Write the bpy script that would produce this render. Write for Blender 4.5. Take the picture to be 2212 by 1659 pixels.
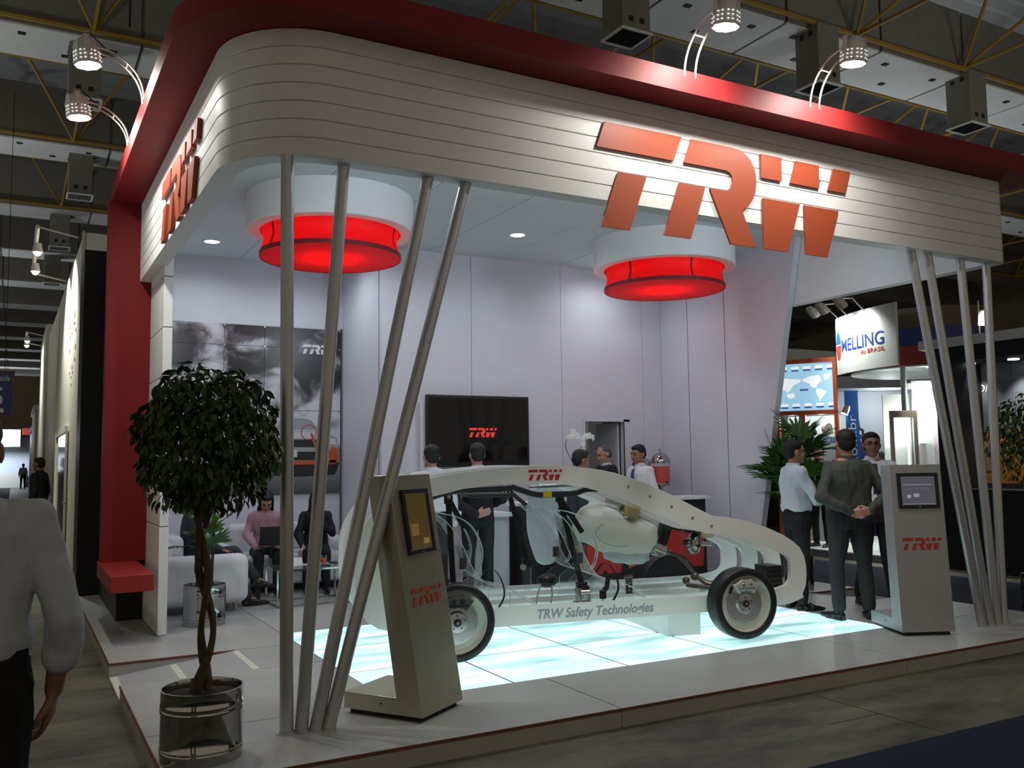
import bpy, math, random
from mathutils import Vector, Matrix, Euler, noise
from mathutils.geometry import tessellate_polygon
rad = math.radians
sc = bpy.context.scene
for o in list(bpy.data.objects):
    bpy.data.objects.remove(o, do_unlink=True)
COL = sc.collection
random.seed(7)

# ------------------------------------------------------------------ camera
CAM_H = 1.55
yaw, pitch, roll = rad(28.92), rad(4.81), rad(-0.70)
fw = Vector((math.sin(yaw) * math.cos(pitch), math.cos(yaw) * math.cos(pitch), math.sin(pitch)))
r0 = Vector((math.cos(yaw), -math.sin(yaw), 0))
u0 = r0.cross(fw)
rt = r0 * math.cos(roll) + u0 * math.sin(roll)
up = -r0 * math.sin(roll) + u0 * math.cos(roll)
cd = bpy.data.cameras.new('camera')
cam = bpy.data.objects.new('camera', cd)
COL.objects.link(cam)
cam.matrix_world = Matrix(((rt.x, up.x, -fw.x, 0), (rt.y, up.y, -fw.y, 0), (rt.z, up.z, -fw.z, CAM_H), (0, 0, 0, 1)))
cd.sensor_fit = 'HORIZONTAL'
cd.sensor_width = 36.0
cd.lens = 36.0 * 1946.0 / 2212.0
cd.clip_start = 0.05
cd.clip_end = 300
sc.camera = cam

# ------------------------------------------------------------------ world and exposure
w = bpy.data.worlds.new('hall_air')
sc.world = w
w.use_nodes = True
bg = w.node_tree.nodes['Background']
bg.inputs[0].default_value = (1.0, 0.86, 0.68, 1)
bg.inputs[1].default_value = 0.25
vs = sc.view_settings
vs.view_transform = 'Standard'
vs.look = 'None'
vs.exposure = 0.0
vs.gamma = 1.0
vs.use_curve_mapping = False

DOWN_W = 5.2       # one recessed ceiling downlight
ARM_W = 125.0       # one arm floodlight
TILE_E = 1.0       # glass floor tiles


def add_light(name, kind, loc, energy, color, target=None, size=0.1, angle=None, blend=0.4, parent=None):
    d = bpy.data.lights.new(name, kind)
    d.energy = energy
    d.color = color
    if kind == 'SPOT':
        d.spot_size = rad(angle)
        d.spot_blend = blend
        d.shadow_soft_size = size
    elif kind == 'POINT':
        d.shadow_soft_size = size
    elif kind == 'AREA':
        d.size = size
        d.shape = 'DISK'
        if angle:
            d.spread = rad(angle)
    o = bpy.data.objects.new(name, d)
    COL.objects.link(o)
    o.location = loc
    if target is not None:
        o.rotation_euler = (Vector(target) - Vector(loc)).to_track_quat('-Z', 'Y').to_euler()
    return o


COOL = (0.80, 0.89, 1.0)
DOWN_SPOTS = [(2.0, 11.0), (5.135, 9.115), (2.0, 6.55), (3.55, 6.3), (5.15, 6.5), (6.6, 6.3), (3.25, 10.9), (3.6, 9.6), (7.0, 9.7)]
for i, (x, y) in enumerate(DOWN_SPOTS):
    add_light('downlight_beam', 'SPOT', (x, y, 4.165), DOWN_W * 7, COOL, (x, y, 0), size=0.06, angle=168, blend=0.85)

INNER = [(2.3, 5.48, 3.86), (4.75, 5.48, 3.86), (7.2, 5.48, 3.86)]     # spotlights on the back of the fascia
for x, y, z in INNER:
    add_light('inner_flood', 'SPOT', (x, y + 0.12, z - 0.02), 48, COOL, (x - 0.6, 9.5, 3.0), size=0.08, angle=150, blend=0.9)

# ------------------------------------------------------------------ materials
MATS = {}


def lin(c):
    c = c / 255.0
    return c / 12.92 if c <= 0.04045 else ((c + 0.055) / 1.055) ** 2.4


def S(r, g, b):
    return (lin(r), lin(g), lin(b))


def mat(name, col=(0.8, 0.8, 0.8), rough=0.5, metal=0.0, emit=None, es=0.0, var=0.0, vscale=8.0, bump=0.0, bscale=60.0,
        trans=0.0, alpha=1.0, coat=0.0, ior=1.45, stretch=None, spec=0.5, sheen=0.0):
    if name in MATS:
        return MATS[name]
    m = bpy.data.materials.new(name)
    m.use_nodes = True
    nt = m.node_tree
    b = nt.nodes['Principled BSDF']
    b.inputs['Base Color'].default_value = (*col, 1)
    b.inputs['Roughness'].default_value = rough
    b.inputs['Metallic'].default_value = metal
    b.inputs['IOR'].default_value = ior
    b.inputs['Specular IOR Level'].default_value = spec
    b.inputs['Coat Weight'].default_value = coat
    b.inputs['Sheen Weight'].default_value = sheen
    if trans:
        b.inputs['Transmission Weight'].default_value = trans
    if alpha < 1:
        b.inputs['Alpha'].default_value = alpha
    if emit is not None:
        b.inputs['Emission Color'].default_value = (*emit, 1)
        b.inputs['Emission Strength'].default_value = es
    if var or bump:
        tc = nt.nodes.new('ShaderNodeTexCoord')
        src = tc.outputs['Object']
        if stretch:
            mp = nt.nodes.new('ShaderNodeMapping')
            mp.inputs['Scale'].default_value = stretch
            nt.links.new(src, mp.inputs['Vector'])
            src = mp.outputs['Vector']
    if var:
        n = nt.nodes.new('ShaderNodeTexNoise')
        n.inputs['Scale'].default_value = vscale
        n.inputs['Detail'].default_value = 5
        nt.links.new(src, n.inputs['Vector'])
        mr = nt.nodes.new('ShaderNodeMapRange')
        mr.inputs['From Min'].default_value = 0.25
        mr.inputs['From Max'].default_value = 0.75
        mr.inputs['To Min'].default_value = 1 - var
        mr.inputs['To Max'].default_value = 1 + var
        nt.links.new(n.outputs['Fac'], mr.inputs['Value'])
        mx = nt.nodes.new('ShaderNodeVectorMath')
        mx.operation = 'SCALE'
        mx.inputs[0].default_value = col
        nt.links.new(mr.outputs['Result'], mx.inputs['Scale'])
        nt.links.new(mx.outputs['Vector'], b.inputs['Base Color'])
    if bump:
        n2 = nt.nodes.new('ShaderNodeTexNoise')
        n2.inputs['Scale'].default_value = bscale
        n2.inputs['Detail'].default_value = 4
        nt.links.new(src, n2.inputs['Vector'])
        bp = nt.nodes.new('ShaderNodeBump')
        bp.inputs['Strength'].default_value = bump
        bp.inputs['Distance'].default_value = 0.01
        nt.links.new(n2.outputs['Fac'], bp.inputs['Height'])
        nt.links.new(bp.outputs['Normal'], b.inputs['Normal'])
    MATS[name] = m
    return m


m_white = mat('white_lacquer', (0.76, 0.755, 0.74), 0.45, var=0.03, vscale=3)
m_wall = mat('wall_paint', (0.66, 0.655, 0.70), 0.65, var=0.03, vscale=1.5)
m_ceil = mat('ceiling_paint', (0.66, 0.70, 0.71), 0.7, var=0.02, vscale=2)
m_deck = mat('deck_laminate', (0.38, 0.38, 0.36), 0.38, var=0.06, vscale=2.2)
m_deckside = mat('deck_skirt', (0.42, 0.41, 0.39), 0.5, var=0.05)
m_deckedge = mat('deck_edge_strip', (0.16, 0.055, 0.05), 0.6, var=0.15, vscale=20)
m_tape = mat('tape_cream', (0.62, 0.60, 0.50), 0.6)
m_red = mat('red_lacquer', (0.20, 0.013, 0.013), 0.55, spec=0.3, var=0.04, vscale=4)
m_redbright = mat('bench_red', (0.30, 0.022, 0.018), 0.45)
m_letter = mat('letter_vermilion', (0.33, 0.060, 0.022), 0.5)
m_letterside = mat('letter_side', (0.22, 0.03, 0.03), 0.5)
m_black = mat('black_panel', (0.008, 0.008, 0.009), 0.5)
m_darkgrey = mat('dark_grey_paint', (0.05, 0.05, 0.05), 0.6)
m_pole = mat('silver_paint_pole', (0.50, 0.50, 0.51), 0.36, metal=0.7, var=0.04, vscale=30)
m_steel = mat('brushed_steel', (0.52, 0.475, 0.375), 0.34, metal=0.9, var=0.035, vscale=60)
m_kgrey = mat('kiosk_grey_paint', (0.40, 0.40, 0.41), 0.4, metal=0.45, var=0.04)
m_chrome = mat('polished_steel', (0.42, 0.42, 0.42), 0.09, metal=1.0)
m_carwhite = mat('car_white', (0.80, 0.80, 0.77), 0.35, coat=0.2)
m_rubber = mat('tyre_rubber', (0.012, 0.012, 0.013), 0.35)
m_aluminium = mat('cast_aluminium', (0.52, 0.53, 0.53), 0.3, metal=0.9, var=0.08, vscale=40)
m_rim = mat('wheel_disc_cream', (0.60, 0.60, 0.53), 0.4)
m_belt = mat('belt_webbing', (0.008, 0.008, 0.009), 0.75, bump=0.2, bscale=300)
m_blackplastic = mat('black_plastic', (0.012, 0.012, 0.014), 0.35)
m_acryl = mat('clear_acrylic', (0.93, 0.97, 0.98), 0.03, trans=0.96, ior=1.12, spec=0.9, alpha=0.42)
m_acryledge = mat('acrylic_edge', (0.75, 0.88, 0.90), 0.2, alpha=0.75)
m_airbag = mat('airbag_fabric', (0.76, 0.76, 0.68), 0.8, bump=0.5, bscale=38)
m_airbagblue = mat('airbag_fabric_pale', (0.70, 0.78, 0.84), 0.8, bump=0.5, bscale=30)
m_yellow = mat('yellow_tag', (0.85, 0.60, 0.02), 0.5)
m_greyprint = mat('grey_print', (0.30, 0.33, 0.36), 0.5)
m_redprint = mat('red_print', (0.50, 0.035, 0.03), 0.5)
m_soil = mat('soil', (0.035, 0.02, 0.012), 0.95, var=0.4, vscale=60, bump=0.8, bscale=90)
m_bark = mat('ficus_bark', (0.075, 0.052, 0.030), 0.8, var=0.35, vscale=25, bump=0.6, bscale=40)
m_leaf = mat('ficus_leaf', (0.028, 0.068, 0.010), 0.4, var=0.35, vscale=9)
m_leaf2 = mat('ficus_leaf_pale', (0.055, 0.10, 0.018), 0.4, var=0.3, vscale=9)
m_palm = mat('palm_leaf', (0.048, 0.115, 0.014), 0.42, var=0.3, vscale=7)
m_palmstem = mat('palm_cane', (0.04, 0.035, 0.018), 0.8, var=0.4, vscale=40)
m_sofa = mat('sofa_white', (0.66, 0.67, 0.69), 0.8, bump=0.15, bscale=120)
m_glass = mat('glass_top', (0.9, 0.95, 0.95), 0.03, trans=0.95, ior=1.12, alpha=0.3, spec=0.8)
m_hallpanel = mat('duct_board_lightened', (0.78, 0.79, 0.77), 0.8, var=0.08, vscale=0.8)  # beam undersides: light rising from the booths put into the paler colour
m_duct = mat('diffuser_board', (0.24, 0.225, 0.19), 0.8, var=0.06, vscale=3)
m_roof = mat('roof_sheet', (0.34, 0.35, 0.34), 0.7)
m_truss = mat('truss_yellow', (0.34, 0.21, 0.03), 0.6)
m_bolt = mat('dark_fixing', (0.02, 0.02, 0.02), 0.7)
m_lampbody = mat('lamp_housing', (0.62, 0.58, 0.54), 0.4, metal=0.2)
m_lens = mat('lamp_lens', (1, 1, 1), 0.2, emit=(0.95, 0.97, 1.0), es=14)
m_slot = mat('lamp_slot', (0.8, 0.8, 0.8), 0.3, emit=(0.95, 0.97, 1.0), es=1.2)
m_down = mat('downlight_lens', (1, 1, 1), 0.2, emit=(0.93, 0.96, 1.0), es=6)
m_skirtshadow = mat('skirting_dark', (0.06, 0.055, 0.05), 0.8)
m_carpet = mat('blue_carpet', (0.006, 0.012, 0.028), 0.95, var=0.25, vscale=40, bump=0.3, bscale=200)
m_skinA = mat('skin_light', (0.46, 0.25, 0.17), 0.5)
m_skinB = mat('skin_tan', (0.30, 0.15, 0.09), 0.5)
m_hair = mat('hair_dark', (0.010, 0.008, 0.007), 0.55, bump=0.4, bscale=160)
m_hairgrey = mat('hair_grey', (0.10, 0.085, 0.075), 0.6, bump=0.4, bscale=160)
m_shoe = mat('black_leather', (0.012, 0.011, 0.011), 0.25)


def floor_mat():
    m = bpy.data.materials.new('stained_concrete')
    m.use_nodes = True
    nt = m.node_tree
    b = nt.nodes['Principled BSDF']
    tc = nt.nodes.new('ShaderNodeTexCoord')
    n1 = nt.nodes.new('ShaderNodeTexNoise')
    n1.inputs['Scale'].default_value = 1.1
    n1.inputs['Detail'].default_value = 9
    n1.inputs['Roughness'].default_value = 0.7
    mp = nt.nodes.new('ShaderNodeMapping')
    mp.inputs['Scale'].default_value = (1.0, 2.6, 1)
    mp.inputs['Rotation'].default_value = (0, 0, 0.3)
    nt.links.new(tc.outputs['Object'], mp.inputs['Vector'])
    nt.links.new(mp.outputs['Vector'], n1.inputs['Vector'])
    cr = nt.nodes.new('ShaderNodeValToRGB')
    cr.color_ramp.elements[0].position = 0.33
    cr.color_ramp.elements[0].color = (0.020, 0.018, 0.011, 1)
    cr.color_ramp.elements[1].position = 0.68
    cr.color_ramp.elements[1].color = (0.155, 0.138, 0.088, 1)
    nt.links.new(n1.outputs['Fac'], cr.inputs['Fac'])
    n2 = nt.nodes.new('ShaderNodeTexNoise')
    n2.inputs['Scale'].default_value = 60
    n2.inputs['Detail'].default_value = 3
    nt.links.new(tc.outputs['Object'], n2.inputs['Vector'])
    cr2 = nt.nodes.new('ShaderNodeValToRGB')
    cr2.color_ramp.elements[0].position = 0.67
    cr2.color_ramp.elements[0].color = (0, 0, 0, 1)
    cr2.color_ramp.elements[1].position = 0.72
    cr2.color_ramp.elements[1].color = (1, 1, 1, 1)
    nt.links.new(n2.outputs['Fac'], cr2.inputs['Fac'])
    mx = nt.nodes.new('ShaderNodeMixRGB')
    mx.inputs[2].default_value = (0.5, 0.47, 0.4, 1)
    sm = nt.nodes.new('ShaderNodeMath')
    sm.operation = 'MULTIPLY'
    sm.inputs[1].default_value = 0.5
    nt.links.new(cr2.outputs['Color'], sm.inputs[0])
    nt.links.new(sm.outputs[0], mx.inputs[0])
    nt.links.new(cr.outputs['Color'], mx.inputs[1])
    nt.links.new(mx.outputs['Color'], b.inputs['Base Color'])
    b.inputs['Roughness'].default_value = 0.6
    bp = nt.nodes.new('ShaderNodeBump')
    bp.inputs['Strength'].default_value = 0.25
    bp.inputs['Distance'].default_value = 0.01
    nt.links.new(n1.outputs['Fac'], bp.inputs['Height'])
    nt.links.new(bp.outputs['Normal'], b.inputs['Normal'])
    return m


def tile_mat():
    # frosted glass lit from fluorescent tubes below: soft bands, each tile its own phase
    m = bpy.data.materials.new('backlit_glass')
    m.use_nodes = True
    nt = m.node_tree
    b = nt.nodes['Principled BSDF']
    b.inputs['Base Color'].default_value = (0.28, 0.40, 0.40, 1)
    b.inputs['Roughness'].default_value = 0.16
    tc = nt.nodes.new('ShaderNodeTexCoord')
    oi = nt.nodes.new('ShaderNodeObjectInfo')
    ad = nt.nodes.new('ShaderNodeVectorMath')
    ad.operation = 'ADD'
    nt.links.new(tc.outputs['Object'], ad.inputs[0])
    nt.links.new(oi.outputs['Location'], ad.inputs[1])
    mp = nt.nodes.new('ShaderNodeMapping')
    mp.inputs['Scale'].default_value = (0.9, 3.2, 1)
    nt.links.new(ad.outputs['Vector'], mp.inputs['Vector'])
    n1 = nt.nodes.new('ShaderNodeTexNoise')
    n1.inputs['Scale'].default_value = 1.3
    n1.inputs['Detail'].default_value = 2
    nt.links.new(mp.outputs['Vector'], n1.inputs['Vector'])
    cr = nt.nodes.new('ShaderNodeValToRGB')
    e = cr.color_ramp.elements
    e[0].position = 0.30
    e[0].color = (0.26, 0.50, 0.54, 1)
    e[1].position = 0.66
    e[1].color = (0.92, 1.0, 1.0, 1)
    e2 = e.new(0.46)
    e2.color = (0.54, 0.92, 0.90, 1)
    nt.links.new(n1.outputs['Fac'], cr.inputs['Fac'])
    nt.links.new(cr.outputs['Color'], b.inputs['Emission Color'])
    b.inputs['Emission Strength'].default_value = TILE_E
    return m


m_floor = floor_mat()
m_tile = tile_mat()


# ------------------------------------------------------------------ mesh helpers
class MB:
    """collects boxes, tubes, prisms ...; build() links them as ONE mesh object"""

    def __init__(s):
        s.v = []
        s.f = []

    def add(s, vs_, fs_):
        n = len(s.v)
        s.v += [Vector(p) for p in vs_]
        s.f += [tuple(i + n for i in f) for f in fs_]
        return s

    def box(s, x0, x1, y0, y1, z0, z1, M=None):
        p = [Vector((x, y, z)) for x in (x0, x1) for y in (y0, y1) for z in (z0, z1)]
        if M is not None:
            p = [M @ q for q in p]
        return s.add(p, [(0, 1, 3, 2), (4, 6, 7, 5), (0, 4, 5, 1), (2, 3, 7, 6), (0, 2, 6, 4), (1, 5, 7, 3)])

    def cyl(s, p0, p1, r0, r1=None, n=16, caps=True):
        p0, p1 = Vector(p0), Vector(p1)
        r1 = r0 if r1 is None else r1
        d = (p1 - p0).normalized()
        a = d.orthogonal().normalized()
        b = d.cross(a)
        vs_ = []
        for p, r in ((p0, r0), (p1, r1)):
            for i in range(n):
                t = 2 * math.pi * i / n
                vs_.append(p + a * math.cos(t) * r + b * math.sin(t) * r)
        fs_ = [(i, (i + 1) % n, n + (i + 1) % n, n + i) for i in range(n)]
        if caps:
            fs_ += [tuple(reversed(range(n))), tuple(range(n, 2 * n))]
        return s.add(vs_, fs_)

    def tube(s, pts, r, n=8, closed=False, flat=None):
        pts = [Vector(p) for p in pts]
        k = len(pts)
        rs = r if isinstance(r, (list, tuple)) else [r] * k
        tans = []
        for i in range(k):
            a = pts[(i - 1) % k] if (closed or i > 0) else pts[0]
            b = pts[(i + 1) % k] if (closed or i < k - 1) else pts[-1]
            tans.append((b - a).normalized())
        nrm = Vector(flat) if flat is not None else tans[0].orthogonal().normalized()
        vs_, fs_ = [], []
        for i in range(k):
            t = tans[i]
            nrm = (nrm - t * nrm.dot(t))
            if nrm.length < 1e-6:
                nrm = t.orthogonal()
            nrm.normalize()
            b = t.cross(nrm)
            rr = rs[i]
            ra, rb = rr if isinstance(rr, tuple) else (rr, rr)
            for j in range(n):
                a = 2 * math.pi * j / n
                vs_.append(pts[i] + nrm * math.cos(a) * ra + b * math.sin(a) * rb)
        m_ = k if closed else k - 1
        for i in range(m_):
            i2 = (i + 1) % k
            for j in range(n):
                fs_.append((i * n + j, i * n + (j + 1) % n, i2 * n + (j + 1) % n, i2 * n + j))
        if not closed:
            fs_.append(tuple(reversed(range(n))))
            fs_.append(tuple(range((k - 1) * n, k * n)))
        return s.add(vs_, fs_)

    def ribbon(s, pts, width, side, thick=0.003):
        """flat strap along pts, width along the side vector"""
        pts = [Vector(p) for p in pts]
        k = len(pts)
        vs_, fs_ = [], []
        for i in range(k):
            t = (pts[min(i + 1, k - 1)] - pts[max(i - 1, 0)]).normalized()
            sd = Vector(side)
            sd = (sd - t * sd.dot(t)).normalized()
            nn = t.cross(sd)
            for a, b in ((-1, -1), (1, -1), (1, 1), (-1, 1)):
                vs_.append(pts[i] + sd * a * width / 2 + nn * b * thick / 2)
        for i in range(k - 1):
            for j in range(4):
                fs_.append((i * 4 + j, i * 4 + (j + 1) % 4, (i + 1) * 4 + (j + 1) % 4, (i + 1) * 4 + j))
        fs_ += [(3, 2, 1, 0), tuple((k - 1) * 4 + j for j in range(4))]
        return s.add(vs_, fs_)

    def lathe(s, prof, n=32, M=None, closed=False):
        """prof: (radius, height) pairs turned about local Z"""
        vs_, fs_ = [], []
        k = len(prof)
        for r, z in prof:
            for i in range(n):
                t = 2 * math.pi * i / n
                vs_.append(Vector((r * math.cos(t), r * math.sin(t), z)))
        for a in range(k if closed else k - 1):
            b = (a + 1) % k
            for i in range(n):
                j = (i + 1) % n
                fs_.append((a * n + i, a * n + j, b * n + j, b * n + i))
        if not closed:
            if prof[0][0] > 1e-5:
                fs_.append(tuple(reversed(range(n))))
            if prof[-1][0] > 1e-5:
                fs_.append(tuple(range((k - 1) * n, k * n)))
        if M is not None:
            vs_ = [M @ q for q in vs_]
        return s.add(vs_, fs_)

    def prism(s, loops, fn, t0, t1):
        """loops: [outer, hole, ...] of 2-D points; fn(a, b, t) -> xyz"""
        if not isinstance(loops[0][0], (list, tuple)):
            loops = [loops]
        tris = tessellate_polygon([[Vector((p[0], p[1], 0)) for p in lp] for lp in loops])
        flat = [p for lp in loops for p in lp]
        n = len(flat)
        vs_ = [fn(p[0], p[1], t0) for p in flat] + [fn(p[0], p[1], t1) for p in flat]
        fs_ = [tuple(t) for t in tris] + [tuple(i + n for i in reversed(t)) for t in tris]
        o = 0
        for lp in loops:
            k = len(lp)
            for i in range(k):
                j = (i + 1) % k
                fs_.append((o + i, o + j, n + o + j, n + o + i))
            o += k
        return s.add(vs_, fs_)

    def ell(s, c, r, n=14, m=8, M=None):
        c = Vector(c)
        r = (r, r, r) if not isinstance(r, (tuple, list)) else r
        vs_, fs_ = [Vector((0, 0, r[2]))], []
        for i in range(1, m):
            ph = math.pi * i / m
            for j in range(n):
                t = 2 * math.pi * j / n
                vs_.append(Vector((r[0] * math.sin(ph) * math.cos(t), r[1] * math.sin(ph) * math.sin(t), r[2] * math.cos(ph))))
        vs_.append(Vector((0, 0, -r[2])))
        for j in range(n):
            fs_.append((0, 1 + j, 1 + (j + 1) % n))
            fs_.append((len(vs_) - 1, 1 + (m - 2) * n + (j + 1) % n, 1 + (m - 2) * n + j))
        for i in range(m - 2):
            for j in range(n):
                a = 1 + i * n
                fs_.append((a + j, a + n + j, a + n + (j + 1) % n, a + (j + 1) % n))
        if M is not None:
            vs_ = [M @ q for q in vs_]
        return s.add([q + c for q in vs_], fs_)

    def cap(s, p0, p1, r0, r1):
        """tapered capsule: frustum with balls on both ends (for remeshed bodies)"""
        s.cyl(p0, p1, r0, r1, n=12)
        s.ell(p0, r0, 12, 6)
        return s.ell(p1, r1, 12, 6)

    def strip(s, path, o0, o1, z0, z1):
        """solid strip along a plan path between two inward offsets"""
        k = len(path)
        nr = []
        for i in range(k):
            a = Vector(path[max(i - 1, 0)])
            b = Vector(path[min(i + 1, k - 1)])
            t = (b - a).normalized()
            nr.append(Vector((-t.y, t.x)))
        vs_, fs_ = [], []
        for i in range(k):
            p = Vector(path[i])
            for o_, z in ((o0, z0), (o1, z0), (o1, z1), (o0, z1)):
                q = p + nr[i] * o_
                vs_.append(Vector((q.x, q.y, z)))
        for i in range(k - 1):
            for j in range(4):
                fs_.append((i * 4 + j, i * 4 + (j + 1) % 4, (i + 1) * 4 + (j + 1) % 4, (i + 1) * 4 + j))
        fs_ += [(3, 2, 1, 0), tuple((k - 1) * 4 + j for j in range(4))]
        return s.add(vs_, fs_)

    def mesh(s, name, sharp=32):
        me = bpy.data.meshes.new(name)
        me.from_pydata([tuple(p) for p in s.v], [], s.f)
        me.validate()
        import bmesh
        bm = bmesh.new()
        bm.from_mesh(me)
        bmesh.ops.recalc_face_normals(bm, faces=bm.faces)
        bm.to_mesh(me)
        bm.free()
        me.shade_smooth()
        me.set_sharp_from_angle(angle=rad(sharp))
        return me

    def build(s, name, m, parent=None, bevel=0.0, world=True, sharp=32, seg=2):
        """world=True: the points are world points, whatever the parent's pose"""
        org = None
        if parent is not None and world:
            inv = PM[parent.name].inverted()
            s.v = [inv @ p for p in s.v]
        elif parent is None and s.v:
            xs = [p.x for p in s.v]
            ys = [p.y for p in s.v]
            zs = [p.z for p in s.v]
            org = Vector(((min(xs) + max(xs)) / 2, (min(ys) + max(ys)) / 2, min(zs)))
            s.v = [p - org for p in s.v]
        me = s.mesh(name, sharp)
        if m is not None:
            me.materials.append(m)
        o = bpy.data.objects.new(name, me)
        COL.objects.link(o)
        if parent is not None:
            o.parent = parent
            PM[o.name] = PM[parent.name].copy()
        else:
            if org is not None:
                o.location = org
            PM[o.name] = Matrix.Translation(org if org is not None else Vector())
        if bevel:
            bv = o.modifiers.new('edge', 'BEVEL')
            bv.width = bevel
            bv.segments = seg
            bv.limit_method = 'ANGLE'
            bv.angle_limit = rad(40)
        return o


PM = {}
WORK = bpy.data.scenes.new('workbench')


def baked(o):
    """mesh of an object with its modifiers, evaluated in an otherwise empty scene"""
    WORK.collection.objects.link(o)
    vl = WORK.view_layers[0]
    vl.update()
    return bpy.data.meshes.new_from_object(o.evaluated_get(vl.depsgraph))


def tag(o, label=None, cat=None, group=None, kind=None):
    if label:
        o['label'] = label
    if cat:
        o['category'] = cat
    if group:
        o['group'] = group
    if kind:
        o['kind'] = kind
    return o


def thing(name, label, cat, loc=(0, 0, 0), rz=0.0, group=None, kind=None):
    o = bpy.data.objects.new(name, None)
    o.empty_display_size = 0.1
    COL.objects.link(o)
    o.location = loc
    o.rotation_euler = (0, 0, rz)
    PM[o.name] = Matrix.Translation(Vector(loc)) @ Matrix.Rotation(rz, 4, 'Z')
    return tag(o, label, cat, group, kind)


def share(src, name, parent, loc, rot=None, scale=None, mat_=None):
    """another object with the same mesh data"""
    o = bpy.data.objects.new(name, src.data if hasattr(src, 'data') else src)
    COL.objects.link(o)
    o.parent = parent
    o.location = loc
    if rot is not None:
        o.rotation_euler = rot
    if scale is not None:
        o.scale = scale
    return o


def text_mb(body, size, shear=0.0, bold=0.0, extr=0.002, align='LEFT', sx=1.0):
    """built-in font as points in the XZ plane, facing -Y"""
    cu = bpy.data.curves.new('txt', 'FONT')
    cu.body = body
    cu.size = size
    cu.shear = shear
    cu.offset = bold
    cu.extrude = extr
    cu.resolution_u = 3
    cu.align_x = align
    o = bpy.data.objects.new('txt', cu)
    me = baked(o)
    b = MB()
    b.add([Vector((q.co.x * sx, -q.co.z, q.co.y)) for q in me.vertices], [tuple(p.vertices) for p in me.polygons])
    bpy.data.objects.remove(o)
    bpy.data.curves.remove(cu)
    bpy.data.meshes.remove(me)
    return b


def xf(b, M):
    b.v = [M @ p for p in b.v]
    return b


# the three red letters, as (x, z) outlines in metres on a 2.593 x 0.77 field
LOGO = {
    't': [[(3.622, 3.949), (4.323, 3.949), (4.239, 3.755), (3.549, 3.755)], [(3.731, 3.593), (3.983, 3.593), (3.824, 3.180), (3.571, 3.180)]],
    'r': [[(4.416, 3.949), (4.822, 3.949), (4.89, 3.943), (4.952, 3.922), (5.008, 3.879), (5.046, 3.821), (5.063, 3.764), (5.063, 3.696), (5.047, 3.615), (5.016, 3.553), (4.972, 3.503), (4.906, 3.456), (5.033, 3.18), (4.776, 3.18), (4.584, 3.593), (4.745, 3.596), (4.776, 3.606), (4.802, 3.63), (4.819, 3.676), (4.814, 3.719), (4.788, 3.746), (4.746, 3.757), (4.703, 3.757), (4.339, 3.757)],
          [(4.287, 3.593), (4.537, 3.593), (4.384, 3.180), (4.131, 3.180)]],
    'w': [[(5.124, 3.946), (5.347, 3.946), (5.341, 3.753), (5.12, 3.753)], [(5.51, 3.946), (5.77, 3.946), (5.764, 3.753), (5.438, 3.753)], [(5.941, 3.946), (6.142, 3.946), (6.075, 3.753), (5.868, 3.753)],
          [(5.129, 3.590), (5.535, 3.590), (5.381, 3.180), (5.119, 3.180)], [(5.583, 3.590), (5.982, 3.590), (5.828, 3.180), (5.577, 3.180)]]}


def logo_letters(parent, M, width, thick, m, name='letter'):
    """the letters in the plane of M: local X right, Z up, -Y to the viewer; M's origin is the lower left"""
    k = width / 2.593
    for ch in 'trw':
        b = MB()
        for lp in LOGO[ch]:
            b.prism([((p[0] - 3.549) * k, (p[1] - 3.18) * k) for p in lp], lambda a, c, t: M @ Vector((a, -t, c)), 0, thick)
        b.build(name, m, parent)


def frame(o, xdir, zdir=(0, 0, 1)):
    """matrix with local X along xdir and Z along zdir"""
    x = Vector(xdir).normalized()
    z = Vector(zdir).normalized()
    y = z.cross(x).normalized()
    o = Vector(o)
    return Matrix(((x.x, y.x, z.x, o.x), (x.y, y.y, z.y, o.y), (x.z, y.z, z.z, o.z), (0, 0, 0, 1)))


ZF = -0.115

# ------------------------------------------------------------------ the hall
b = MB().box(-25, 45, -12, 92, ZF - 0.2, ZF)
floor = tag(b.build('floor', m_floor), 'stained concrete floor of the exhibition hall', kind='structure')
# joints scratched into the concrete
b = MB()
for yy in (4.0, 3.2):
    b.box(2.2, 2.9, yy - 0.004, yy + 0.004, ZF, ZF + 0.001)
b.box(4.945, 4.955, -3, 4.70, ZF, ZF + 0.001)
b.box(4.5, 4.95, 4.10, 4.108, ZF, ZF + 0.001)
b.build('joint', m_bolt, floor)

c1 = tag(MB().box(-6, 11.35, -8, 3.60, ZF, ZF + 0.006).build('aisle_carpet', m_carpet), 'dark blue aisle carpet in the lower right foreground corner', 'carpet')
c2 = tag(MB().box(9.05, 11.35, 3.60, 40, ZF, ZF + 0.006).build('aisle_carpet', m_carpet), 'dark blue aisle carpet between the platform and the booths on the right', 'carpet')
c3 = tag(MB().box(-1.8, -0.15, 22, 78, ZF, ZF + 0.006).build('aisle_carpet', m_carpet), 'dark blue carpet far down the left aisle', 'carpet')

# roof sheets
b = MB()
n = 215
for i in range(n):
    y0 = -10 + i * 0.48
    b.add([(-25, y0, 12.2), (45, y0, 12.2), (45, y0 + 0.24, 12.32), (-25, y0 + 0.24, 12.32), (45, y0 + 0.48, 12.2), (-25, y0 + 0.48, 12.2)], [(0, 1, 2, 3), (3, 2, 4, 5)])
tag(b.build('ceiling_hall', m_roof), 'corrugated roof sheets high over the hall', kind='structure')

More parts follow.
